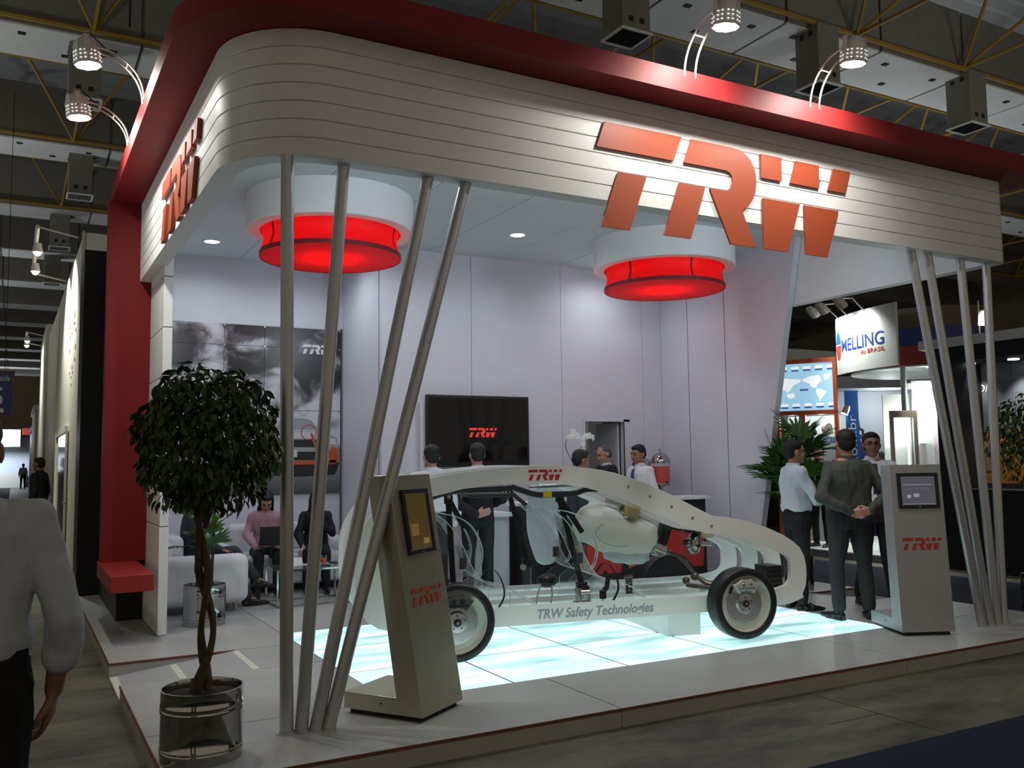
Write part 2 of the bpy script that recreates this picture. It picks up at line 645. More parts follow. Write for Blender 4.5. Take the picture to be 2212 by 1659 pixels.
# board-clad duct beams across the hall, with hanging air diffusers
beam_y = [10.75 + 6.05 * i for i in range(-1, 13)]
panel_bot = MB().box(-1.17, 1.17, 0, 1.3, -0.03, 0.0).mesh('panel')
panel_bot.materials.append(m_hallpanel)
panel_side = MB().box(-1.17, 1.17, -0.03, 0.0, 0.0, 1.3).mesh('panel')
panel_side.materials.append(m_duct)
dot_bot = MB().box(-0.06, 0.06, -0.05, 0.05, -0.045, -0.028).mesh('fixing')
dot_bot.materials.append(m_bolt)
for k, y in enumerate(beam_y):
    nm = ['overhead beam passing above the camera', 'nearest overhead beam behind the two white floodlights'][k] if k < 2 else 'overhead duct beam, number %d counted back from the front edge of the booth' % k
    beam = thing('ceiling_beam', nm, None, (0, y, 9.0), kind='structure')
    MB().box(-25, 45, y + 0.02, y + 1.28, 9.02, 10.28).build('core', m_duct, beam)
    near = k in (1, 2, 3)
    i0, i1 = (-3, 13) if near else (-4, 4)
    if k > 6:
        i0, i1 = -3, 2
    for i in range(i0, i1):
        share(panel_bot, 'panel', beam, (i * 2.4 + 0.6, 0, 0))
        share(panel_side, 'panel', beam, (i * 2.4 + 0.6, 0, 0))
        if near:
            for dx_, dy_ in ((-0.7, 0.3), (0.0, 0.95), (0.75, 0.35)):
                share(dot_bot, 'fixing', beam, (i * 2.4 + 0.6 + dx_, dy_, 0))
                share(dot_bot, 'fixing', beam, (i * 2.4 + 0.6 + dx_, -0.02, 0.3 + dy_ * 0.7), rot=(rad(90), 0, 0))


def diffuser(x, y, z, label):
    d = thing('air_diffuser', label, 'air diffuser', (x, y, z), group='air diffusers hanging under the duct beams')
    MB().box(x - 0.26, x + 0.26, y - 0.26, y + 0.26, z, z + 1.05).build('housing', m_duct, d, bevel=0.01)
    b = MB()
    for a in (-1, 1):
        b.box(x - 0.29, x + 0.29, y + a * 0.27 - 0.02, y + a * 0.27 + 0.02, z - 0.03, z)
        b.box(x + a * 0.27 - 0.02, x + a * 0.27 + 0.02, y - 0.25, y + 0.25, z - 0.03, z)
    b.build('frame', m_hallpanel, d)
    b = MB()
    for i in range(11):
        xx = x - 0.25 + i * 0.05
        b.box(xx - 0.004, xx + 0.004, y - 0.25, y + 0.25, z - 0.02, z)
    b.build('grille', m_bolt, d)
    b = MB()
    for sx in (-1, 1):
        b.box(x + sx * 0.1 - 0.04, x + sx * 0.1 + 0.04, y - 0.27, y - 0.26, z + 0.12, z + 0.2)
        b.box(x - 0.27, x - 0.26, y + sx * 0.1 - 0.04, y + sx * 0.1 + 0.04, z + 0.85, z + 0.93)
    b.build('fixing', m_bolt, d)


for x, lab in ((8.05, 'square air diffuser hanging left of the upper white floodlight'), (12.2, 'square air diffuser hanging behind the right floodlight arm'), (16.35, 'square air diffuser hanging at the upper right edge of the picture'), (20.4, 'square air diffuser just right of the white fascia end')):
    diffuser(x, 10.8 if x < 20 else 17.2, 8.0, lab)
for (x, y), lab in zip(((0.9, 17.3), (1.2, 23.6), (1.0, 29.6), (1.0, 35.6)), ('square air diffuser behind the topmost left floodlight', 'square air diffuser below and left of the second left floodlight', 'square air diffuser above the light bar at the left', 'square air diffuser farthest down the left aisle')):
    diffuser(x, y, 8.0, lab)

# yellow space-frame trusses between the beams
for k, y in enumerate(beam_y[:5]):
    if k == 4:
        continue
    ya, yb = y + 1.45, y + 5.9
    t = thing('roof_truss', ['yellow tubular roof truss over the camera', 'yellow tubular roof truss behind the two top floodlights', 'yellow tubular roof truss above the left floodlights', 'yellow tubular roof truss below the left floodlights'][k], 'truss', (0, ya, 9.0), group='yellow roof trusses')
    x0, x1 = (-8, 40) if k < 3 else (-8, 12)
    ch = MB()
    for yy, zz in ((ya, 9.05), (yb, 9.05), ((ya + yb) / 2, 10.9)):
        ch.cyl((x0, yy, zz), (x1, yy, zz), 0.05, n=6)
    ch.build('chord', m_truss, t)
    x = x0
    while x < x1:
        br = MB()
        for yy in (ya, yb):
            br.cyl((x, yy, 9.05), (x + 1.5, (ya + yb) / 2, 10.9), 0.035, n=6)
            br.cyl((x + 3.0, yy, 9.05), (x + 1.5, (ya + yb) / 2, 10.9), 0.035, n=6)
        br.cyl((x, ya, 9.05), (x, yb, 9.05), 0.035, n=6)
        br.build('brace', m_truss, t)
        x += 3.0
b = MB().cyl((0.62, 6.6, 4.6), (0.66, 6.7, 12), 0.008, n=6)
tag(b.build('hanging_cable', m_black), 'thin black cable hanging behind the red cornice corner', 'cable')

m_farwall = mat('far_wall', (0.33, 0.27, 0.19), 0.8, var=0.15, vscale=0.2)
tag(MB().box(-25, 45, 90, 90.4, ZF, 12.4).build('wall_far', m_farwall), 'brown end wall of the hall', kind='structure')
tag(MB().box(44, 44.4, -12, 92, ZF, 12.4).build('wall_hall_right', m_farwall), 'dark side wall of the hall', kind='structure')

# ------------------------------------------------------------------ platform
X0, X1, Y0, Y1 = 0.70, 8.75, 4.72, 12.0
plat = thing('display_platform', 'low grey exhibition platform with brown edge strip and glowing glass tiles', 'platform', (X0, Y0, ZF))
LX = [2.18, 3.105, 4.087, 5.07, 6.05, 7.0]
LY = [5.645, 6.545, 7.45, 8.35]
T = 0.018      # deck board thickness
g = 0.004


def deck(x0, x1, y0, y1):
    MB().box(x0 + g, x1 - g, y0 + g, y1 - g, -T, 0).build('deck_panel', m_deck, plat)


xs_f = [X0, 1.2, 3.62, 6.05, X1]
xs_f = [X0, 3.36, 6.03, X1]
for a, c in zip(xs_f[:-1], xs_f[1:]):
    deck(a, c, Y0, LY[0])
deck(X0, LX[0], LY[0], 7.03)
deck(1.68, LX[0], 7.03, 7.83)
deck(X0, LX[0], 7.83, 9.9)
deck(X0, LX[0], 9.9, Y1)
deck(LX[-1], X1, LY[0], 6.62)
deck(LX[-1], 7.95, 6.62, 7.5)
deck(LX[-1], X1, 7.5, 9.9)
deck(LX[-1], X1, 9.9, Y1)
deck(LX[0], 4.4, LY[-1], Y1)
deck(4.4, LX[-1], LY[-1], Y1)
# body under the deck, skirts, ramps
b = MB()
b.box(X0 + 0.02, X1 - 0.02, Y0 + 0.02, 7.03, ZF, -0.06)
b.box(1.68, 7.95, 7.03, 7.83, ZF, -0.06)
b.box(X0 + 0.02, 7.95, 7.85, Y1, ZF, -0.06)
b.box(7.95, X1 - 0.02, 7.52, Y1, ZF, -0.06)
b.build('base', m_deckside, plat)
for a, c in ((X0, 3.36), (3.36, 6.03), (6.03, X1)):
    MB().box(a + 0.002, c - 0.002, Y0 + 0.002, Y0 + 0.02, ZF, -T).build('skirt_board', m_deckside, plat)
b = MB().box(X0 + 0.002, X0 + 0.02, Y0 + 0.02, 7.03, ZF, -T)
b.build('skirt_board', m_deckside, plat)
MB().box(X0 + 0.002, X0 + 0.02, 7.83, Y1, ZF, -T).build('skirt_board', m_deckside, plat)
MB().box(X1 - 0.02, X1 - 0.002, Y0 + 0.02, 6.62, ZF, -T).build('skirt_board', m_deckside, plat)
MB().box(X1 - 0.02, X1 - 0.002, 7.5, Y1, ZF, -T).build('skirt_board', m_deckside, plat)
MB().box(X0 + 0.02, 1.68, 7.83, 7.848, ZF, -T).build('skirt_board', m_deckside, plat)
MB().box(7.95, X1 - 0.02, 7.5, 7.518, ZF, -T).build('skirt_board', m_deckside, plat)
e = 0.004
MB().box(X0 - e, X1 + e, Y0 - e, Y0 + 0.003, -T, 0.001).build('edge_strip', m_deckedge, plat)
MB().box(X0 - e, X0 + 0.003, Y0, 7.03, -T, 0.001).build('edge_strip', m_deckedge, plat)
MB().box(X0 - e, X0 + 0.003, 7.83, Y1, -T, 0.001).build('edge_strip', m_deckedge, plat)
MB().box(X0, 1.68, 7.826, 7.833, -T, 0.001).build('edge_strip', m_deckedge, plat)
MB().box(X1 - 0.003, X1 + e, Y0, 6.62, -T, 0.001).build('edge_strip', m_deckedge, plat)
MB().box(7.95, X1, 7.496, 7.503, -T, 0.001).build('edge_strip', m_deckedge, plat)
m_ramp = mat('ramp_grey', (0.36, 0.36, 0.35), 0.5, var=0.05)
for xa, xb, ya, yb in ((X0, 1.68, 7.03, 7.83), (X1, 7.95, 6.62, 7.5)):
    MB().add([(xa, ya, ZF + 0.012), (xb, ya, 0), (xb, yb, 0), (xa, yb, ZF + 0.012), (xa, ya, ZF), (xb, ya, ZF), (xb, yb, ZF), (xa, yb, ZF)],
             [(0, 1, 2, 3), (7, 6, 5, 4), (0, 4, 5, 1), (3, 2, 6, 7), (0, 3, 7, 4), (1, 5, 6, 2)]).build('ramp', m_ramp, plat)
for xa in (0.705, 1.14, 1.63):
    z = lambda q: ZF + 0.012 + (q - X0) / (1.68 - X0) * (-ZF - 0.012) + 0.0015
    MB().add([(xa, 7.04, z(xa)), (xa + 0.05, 7.04, z(xa + 0.05)), (xa + 0.05, 7.80, z(xa + 0.05)), (xa, 7.80, z(xa))], [(0, 1, 2, 3)]).build('tape_strip', m_tape, plat)
# glass tiles
for i in range(5):
    for j in range(3):
        cx, cy = (LX[i] + LX[i + 1]) / 2, (LY[j] + LY[j + 1]) / 2
        t = thing('tmp', None, None, (cx, cy, 0))
        hx, hy = (LX[i + 1] - LX[i]) / 2 - 0.009, (LY[j + 1] - LY[j]) / 2 - 0.009
        me = MB().box(-hx, hx, -hy, hy, -0.012, -0.0005).mesh('glass_tile')
        me.materials.append(m_tile)
        bpy.data.objects.remove(t)
        share(me, 'glass_tile', plat, (cx - X0, cy - Y0, 0.0 - ZF))
b = MB()
for x in LX:
    b.box(x - 0.010, x + 0.010, LY[0], LY[-1], -0.012, -0.002)
for y in LY:
    b.box(LX[0], LX[-1], y - 0.010, y + 0.010, -0.012, -0.0022)
b.build('tile_frame', mat('tile_joint', (0.16, 0.20, 0.20), 0.5), plat)

# ------------------------------------------------------------------ booth walls
ZC = 4.2
wb = thing('wall_back', 'lilac white back wall of panels with a doorway', None, (3.9, 10.35, 0), kind='structure')
seams = [3.9, 5.127, 6.491, 7.86, 8.2]
dx0, dx1, dz = 6.851, 7.506, 2.065
for a, c in zip(seams[:-1], seams[1:]):
    if a < dx0 < c:
        MB().box(a + 0.003, dx0, 10.35, 10.43, 0, dz).build('panel', m_wall, wb)
        MB().box(dx1, c - 0.003, 10.35, 10.43, 0, dz).build('panel', m_wall, wb)
        MB().box(a + 0.003, c - 0.003, 10.35, 10.43, dz, ZC).build('panel', m_wall, wb)
    else:
        MB().box(a + 0.003, c - 0.003, 10.35, 10.43, 0, ZC).build('panel', m_wall, wb)
MB().box(3.9, dx0, 10.432, 10.45, 0, ZC).build('backing', m_darkgrey, wb)
MB().box(dx1, 8.2, 10.432, 10.45, 0, ZC).build('backing', m_darkgrey, wb)
# store room behind the doorway
rm = thing('wall_store', 'grey partition seen through the doorway', None, (6.9, 11.4, 0), kind='structure')
MB().box(6.2, 8.2, 11.85, 11.9, 0, 2.9).build('panel', m_wall, rm)
MB().add([(7.05, 11.2, 0), (7.9, 11.84, 0), (7.9, 11.84, 2.9), (7.05, 11.2, 2.9), (7.02, 11.24, 0), (7.87, 11.88, 0), (7.87, 11.88, 2.9), (7.02, 11.24, 2.9)],
         [(0, 1, 2, 3), (7, 6, 5, 4), (0, 4, 5, 1), (3, 2, 6, 7), (0, 3, 7, 4), (1, 5, 6, 2)]).build('panel', m_wall, rm)
dr = thing('door_1', 'white door leaf standing open at the doorway', None, (dx1, 10.43, 0), kind='structure')
MB().box(dx1 - 0.035, dx1 - 0.002, 10.46, 11.0, 0.01, dz - 0.01).build('leaf', m_wall, dr, bevel=0.004)
b = MB()
b.box(dx0 - 0.03, dx0, 10.34, 10.352, 0, dz + 0.03)
b.box(dx1, dx1 + 0.10, 10.345, 10.352, 0, dz + 0.03)
b.box(dx0 - 0.03, dx1 + 0.10, 10.345, 10.352, dz, dz + 0.03)
b.build('frame', m_wall, dr)
MB().box(dx1 - 0.008, dx1 + 0.002, 10.335, 10.345, 0, dz).build('seal', m_black, dr)

wr = thing('wall_return', 'bright return wall at the side of the seating corner', None, (3.9, 10.35, 0), kind='structure')
MB().box(3.9, 3.96, 10.352, 11.86, 0, ZC).build('panel', m_wall, wr)
wa = thing('wall_seating', 'white wall behind the seating corner', None, (1.2, 11.86, 0), kind='structure')
MB().box(1.18, 3.9, 11.86, 11.94, 0, ZC).build('panel', m_wall, wa)
wl = thing('wall_left', 'white panelled side wall beside the red column', None, (1.18, 8.82, 0), kind='structure')
gz = [0, 0.979, 1.455, 1.9, 2.362, 2.82, 3.40, ZC]
gz = [0, 0.979, 1.455, 1.908, 2.362, 2.82, 3.30, ZC]
for a, c in zip(gz[:-1], gz[1:]):
    MB().box(1.18, 1.262, 8.82, 11.86, a + 0.004, c - 0.004).build('panel', m_white, wl, bevel=0.004)
MB().box(1.186, 1.258, 8.826, 11.86, 0, ZC).build('core', m_darkgrey, wl)
wr2 = thing('wall_right', 'grey white side wall with a slanted front edge', None, (8.2, 8.6, 0), kind='structure')
poly = [(8.60, 0), (10.35, 0), (10.35, ZC), (7.70, ZC), (7.92, 3.2)]
MB().prism(poly, lambda a, c, t: Vector((t, a, c)), 8.2, 8.29).build('panel', m_wall, wr2)
b = MB()
for y in (9.0, 9.75):
    b.box(8.197, 8.2, y - 0.003, y + 0.003, 0, ZC)
b.build('seam', m_darkgrey, wr2)

# booth ceiling: metre-wide boards
cl = thing('ceiling_booth', 'pale blue grey booth ceiling of metre wide boards', None, (1.2, 5.35, ZC), kind='structure')
edges = [1.25, 2.50, 3.52, 4.53, 5.54, 6.48, 7.45, 8.36]
for a, c in zip(edges[:-1], edges[1:]):
    MB().box(a + 0.004, c - 0.004, 5.42, 11.86, ZC + 0.001, ZC + 0.03).build('board', m_ceil, cl)
MB().box(1.0, 8.60, 5.20, 11.95, 4.366, 4.42).build('slab', m_darkgrey, cl)

# ------------------------------------------------------------------ fascia and cornice


def arc(cx, cy, r, a0, a1, n):
    return [(cx + r * math.cos(rad(a0 + (a1 - a0) * i / n)), cy + r * math.sin(rad(a0 + (a1 - a0) * i / n))) for i in range(n + 1)]


def canopy_path(off, y_left, y_right):
    p = [(1.07 - off, y_left)] + arc(1.67, 5.82, 0.60 + off, 180, 270, 16) + arc(8.30, 5.36, 0.14 + off, 270, 360, 8) + [(8.44 + off, y_right)]
    return p


fa = thing('canopy_fascia', 'deep white canopy fascia of seven curved horizontal boards', 'fascia', (1.67, 5.22, 3.40))
FZ0, FZ1 = 3.40, 4.20
ph = (FZ1 - FZ0) / 7
path = canopy_path(0, 9.73, 8.0)
for i in range(7):
    MB().strip(path, 0, 0.03, FZ0 + i * ph + (0.0028 if i else 0), FZ0 + (i + 1) * ph - 0.0028).build('plank', m_white, fa, bevel=0.003, seg=1)
MB().strip(path, 0.012, 0.14, FZ0 + 0.001, FZ1 - 0.001).build('core', m_white, fa)

co = thing('canopy_cornice', 'dark red cornice band wrapping over the white fascia', 'cornice', (1.67, 4.94, 4.2))
path = canopy_path(0.28, 9.88, 8.0)
MB().strip(path, 0, 0.42, 4.20, 4.365).build('band', m_red, co, bevel=0.004)

cl_ = thing('red_column', 'tall red column folding into a red bench at the left of the booth', 'column', (0.96, 9.73, 0))
MB().box(0.765, 1.178, 9.73, 9.88, 0.60, 4.20).build('shaft', m_red, cl_, bevel=0.003)
MB().box(0.75, 1.10, 8.47, 9.88, 0.455, 0.60).build('bench_seat', m_redbright, cl_, bevel=0.004)
MB().box(0.935, 1.178, 9.9, 11.9, 0.0, 0.60).build('plinth', m_black, cl_)
MB().box(0.935, 1.178, 9.883, 11.9, 0.62, 4.2).build('backing', m_black, cl_)
tag(MB().box(0.70, 1.03, 12.2, 12.9, ZF, 4.22).build('black_pier', m_black), 'tall black pier behind the red column', 'pier')

# ------------------------------------------------------------------ sign letters
sg = thing('lettering_sign', 'huge vermilion three letter sign on the front of the white fascia', 'sign', (3.583, 5.19, 3.196))
logo_letters(sg, frame((3.590, 5.214, 3.200), (1, 0, 0)), 2.624, 0.014, m_letter, 'letter')
b = MB()
for x in (3.85, 4.2, 4.5, 4.95, 5.25, 5.65, 5.85):
    b.cyl((x, 5.21, 3.85), (x, 5.222, 3.85), 0.01, n=8)
b.build('standoff', m_letterside, sg)
sg = thing('lettering_sign', 'narrow foreshortened three letter sign on the left side fascia', 'sign', (1.0, 8.01, 3.41))
logo_letters(sg, frame((1.066, 8.01, 3.41), (0, -1, 0)), 1.72, 0.03, m_letter, 'letter')

# ------------------------------------------------------------------ floodlights on twin curved arms


def flood(label, foot, outv, along, head_off, aim):
    """foot: point on the cornice edge; outv: horizontal outward unit; along: unit along the edge"""
    foot, outv, along = Vector(foot), Vector(outv), Vector(along)
    t = thing('floodlight', label, 'floodlight', foot, group='white floodlights on twin arms')
    L, Hh = head_off
    for s_ in (-1, 1):
        pts = []
        for i in range(13):
            a = i / 12 * math.pi / 2
            pts.append(foot + along * 0.05 * s_ + outv * (L * (1 - math.cos(a))) + Vector((0, 0, Hh * math.sin(a) - 0.04)))
        MB().tube(pts, 0.008, n=8).build('arm', m_lampbody, t)
    b = MB()
    a = 0.55 * math.pi / 2
    q = foot + outv * (L * (1 - math.cos(a))) + Vector((0, 0, Hh * math.sin(a) - 0.04))
    b.cyl(q - along * 0.05, q + along * 0.05, 0.007, n=8)
    b.build('spreader', m_lampbody, t)
    head = foot + outv * (L + 0.06) + Vector((0, 0, Hh - 0.09))
    d = (-outv * 0.12 + Vector((0, 0, -1))).normalized()
    M = frame(head, along, -d)
    b = MB()
    # boxy housing: octagonal section, closed back
    prof = [(0.001, 0.115), (0.055, 0.115), (0.085, 0.085), (0.092, 0.05), (0.10, -0.085), (0.094, -0.085), (0.088, 0.03), (0.001, 0.03)]
    b.lathe(prof, n=8, M=M)
    b.build('housing', m_lampbody, t, sharp=25)
    b = MB()
    for k in range(8):
        an = (k + 0.5) * math.pi / 4
        for z in (-0.055, -0.025, 0.005):
            for o_ in (-0.016, 0.016):
                Mk = M @ Matrix.Rotation(an, 4, 'Z')
                b.box(0.0885 + (0.05 - z) * 0.052, 0.092 + (0.05 - z) * 0.052, o_ - 0.007, o_ + 0.007, z - 0.0025, z + 0.0025, Mk)
    b.build('vent_slot', m_slot, t)['kind'] = 'stuff'
    b = MB().lathe([(0.001, -0.07), (0.09, -0.07), (0.09, -0.062), (0.001, -0.062)], n=24, M=M)
    b.build('lens', m_lens, t)
    b = MB()
    b.box(-0.105, -0.099, -0.02, 0.02, -0.02, 0.13, M)
    b.box(0.099, 0.105, -0.02, 0.02, -0.02, 0.13, M)
    b.box(-0.105, 0.105, -0.02, 0.02, 0.118, 0.124, M)
    b.build('yoke', m_lampbody, t)
    top = M @ Vector((0, 0, 0.12))
    MB().tube([top, top + Vector((0.03, 0, 0.06)), top + outv * -0.05 + Vector((0, 0, 0.03)), foot + outv * L * 0.75 + Vector((0, 0, Hh * 0.9))], 0.005, n=6).build('cable', m_black, t)
    add_light('flood_beam', 'SPOT', M @ Vector((0, 0, -0.10)), ARM_W, (1.0, 0.97, 0.90), aim, size=0.07, angle=150, blend=1.0)


flood('white floodlight on twin arms at the top, left of the other one', (4.25, 4.945, 4.365), (0, -1, 0), (1, 0, 0), (0.34, 0.34), (4.25, 5.30, 3.75))
flood('white floodlight on twin arms above the right end of the large letters', (5.53, 4.945, 4.365), (0, -1, 0), (1, 0, 0), (0.34, 0.34), (5.53, 5.30, 3.75))
flood('upper floodlight on twin arms at the left of the cornice', (0.79, 7.23, 4.365), (-1, 0, 0), (0, 1, 0), (0.34, 0.34), (1.12, 7.23, 3.75))
flood('lower glaring floodlight on twin arms at the left of the cornice', (0.79, 8.28, 4.365), (-1, 0, 0), (0, 1, 0), (0.34, 0.30), (1.12, 8.28, 3.75))

for (x, y, z), lab in zip(INNER, ('left', 'middle', 'right')):
    t = thing('inner_spotlight', 'spotlight behind the %s part of the white fascia' % lab, 'spotlight', (x, y - 0.12, z))
    MB().cyl((x, y - 0.13, z), (x, y - 0.03, z), 0.012, n=8).build('bracket', m_lampbody, t)
    MB().lathe([(0.001, 0.0), (0.05, 0.0), (0.075, 0.05), (0.085, 0.13), (0.078, 0.13), (0.06, 0.05), (0.001, 0.04)], n=12, M=frame((x, y - 0.03, z), (1, 0, 0), (0, 0.97, -0.22))).build('housing', m_lampbody, t)

# ------------------------------------------------------------------ recessed downlights
for i, (x, y) in enumerate(DOWN_SPOTS):
    lab = ['recessed round downlight above the seating corner', 'recessed round downlight between the two red drum lamps'][i] if i < 2 else 'recessed round downlight hidden behind the canopy fascia or drum lamps'
    t = thing('downlight', lab, 'downlight', (x, y, ZC), group='recessed downlights of the booth')
    MB().lathe([(0.105, -0.008), (0.105, 0.0), (0.088, 0.0), (0.088, -0.008)], n=28, M=Matrix.Translation((x, y, ZC)), closed=True).build('trim_ring', m_white, t)
    MB().lathe([(0.001, -0.006), (0.088, -0.006), (0.088, -0.001), (0.001, -0.001)], n=28, M=Matrix.Translation((x, y, ZC))).build('lens', m_down, t)

# ------------------------------------------------------------------ drum lamps


def shade_mat():
    m = bpy.data.materials.new('red_stretch_fabric')
    m.use_nodes = True
    nt = m.node_tree
    b = nt.nodes['Principled BSDF']
    out = nt.nodes['Material Output']
    b.inputs['Base Color'].default_value = (0.72, 0.012, 0.018, 1)
    b.inputs['Roughness'].default_value = 0.5
    tr = nt.nodes.new('ShaderNodeBsdfTranslucent')
    tr.inputs[0].default_value = (0.95, 0.02, 0.025, 1)
    mx = nt.nodes.new('ShaderNodeMixShader')
    mx.inputs[0].default_value = 0.55
    nt.links.new(b.outputs[0], mx.inputs[1])
    nt.links.new(tr.outputs[0], mx.inputs[2])
    nt.links.new(mx.outputs[0], out.inputs['Surface'])
    return m


m_shade = shade_mat()
m_shaderib = mat('shade_rib', (0.20, 0.006, 0.01), 0.6)


def drum(label, x, y, r):
    t = thing('drum_lamp', label, 'ceiling lamp', (x, y, ZC), group='white and red drum ceiling lamps')
    Mx = Matrix.Translation((x, y, 0))
    MB().lathe([(r, ZC), (r, 3.86), (r - 0.01, 3.85), (r - 0.13, 3.85), (r - 0.13, ZC)], n=64, M=Mx).build('white_ring', mat('ring_white', (0.88, 0.88, 0.87), 0.5), t, sharp=40)
    R_ = r - 0.13
    prof = [(R_ - 0.005, 3.93), (R_ - 0.02, 3.86), (R_ - 0.035, 3.80), (R_ - 0.035, 3.74), (R_ - 0.02, 3.68), (R_, 3.64), (R_, 3.60)]
    MB().lathe(prof + [(R_ - 0.004, 3.60), (R_ - 0.004, 3.64), (R_ - 0.024, 3.68), (R_ - 0.039, 3.74), (R_ - 0.039, 3.80), (R_ - 0.024, 3.86), (R_ - 0.009, 3.93)], n=64, M=Mx, closed=True).build('fabric_side', m_shade, t, sharp=60)
    MB().lathe([(0.001, 3.598), (R_ - 0.006, 3.598), (R_ - 0.006, 3.603), (0.001, 3.603)], n=64, M=Mx).build('fabric_bottom', m_shade, t, sharp=60)
    MB().lathe([(R_ + 0.003, 3.595), (R_ + 0.003, 3.638), (R_ - 0.002, 3.638), (R_ - 0.002, 3.595)], n=64, M=Mx, closed=True).build('rim_band', m_shaderib, t, sharp=60)
    for k in range(6):
        a = rad(60 * k + 258)
        ca, sa = math.cos(a), math.sin(a)
        pts = [(x + ca * (q + 0.003), y + sa * (q + 0.003), z) for q, z in prof]
        MB().ribbon(pts, 0.022, (-sa, ca, 0), 0.004).build('rib', m_shaderib, t)
    MB().ell((x, y, 3.80), 0.05).build('bulb', mat('bulb', (1, 1, 1), 0.3, emit=(1, 0.9, 0.8), es=10), t)
    add_light('drum_glow', 'POINT', (x, y, 3.72), 26, (1.0, 0.90, 0.85), size=0.05)


drum('red drum lamp with white ring behind the left silver poles', 2.75, 8.73, 0.83)
drum('red drum lamp with white ring below the large letters', 6.93, 8.65, 0.86)

# ------------------------------------------------------------------ silver poles
PL = [((1.42, 5.30), (1.40, 5.32)), ((1.503, 5.29), (1.755, 5.32)), ((1.583, 5.275), (2.325, 5.31)), ((1.654, 5.255), (2.60, 5.31))]
PR = [((7.725, 5.235), (7.10, 5.31)), ((7.828, 5.225), (7.345, 5.32)), ((7.926, 5.22), (7.82, 5.32)), ((8.014, 5.215), (8.22, 5.32))]
ords = ['first', 'second', 'third', 'fourth']
for side, ps in (('left', PL), ('right', PR)):
    for i, (p, q) in enumerate(ps):
        lab = '%s silver pole from the left in the fan behind the ficus' % ords[i]
        if side == 'right':
            lab = '%s silver pole from the left in the fan beside the grey kiosk' % ords[i]
        t = thing('support_pole', lab, 'pole', (p[0], p[1], 0), group='silver poles holding the canopy')
        MB().cyl((p[0], p[1], 0.004), (q[0], q[1], 3.41), 0.039, n=24).build('shaft', m_pole, t)
        MB().lathe([(0.001, 0), (0.058, 0), (0.058, 0.005), (0.045, 0.006), (0.045, 0.014), (0.001, 0.014)], n=24, M=Matrix.Translation((p[0], p[1], 0))).build('base_plate', m_pole, t)

# ------------------------------------------------------------------ touch-screen kiosks
m_scrL = mat('screen_amber', (0.02, 0.015, 0.008), 0.15, emit=S(105, 85, 45), es=0.35, coat=0.5)
m_scrR = mat('screen_grey', (0.015, 0.015, 0.018), 0.15, emit=S(92, 94, 104), es=0.55, coat=0.5)


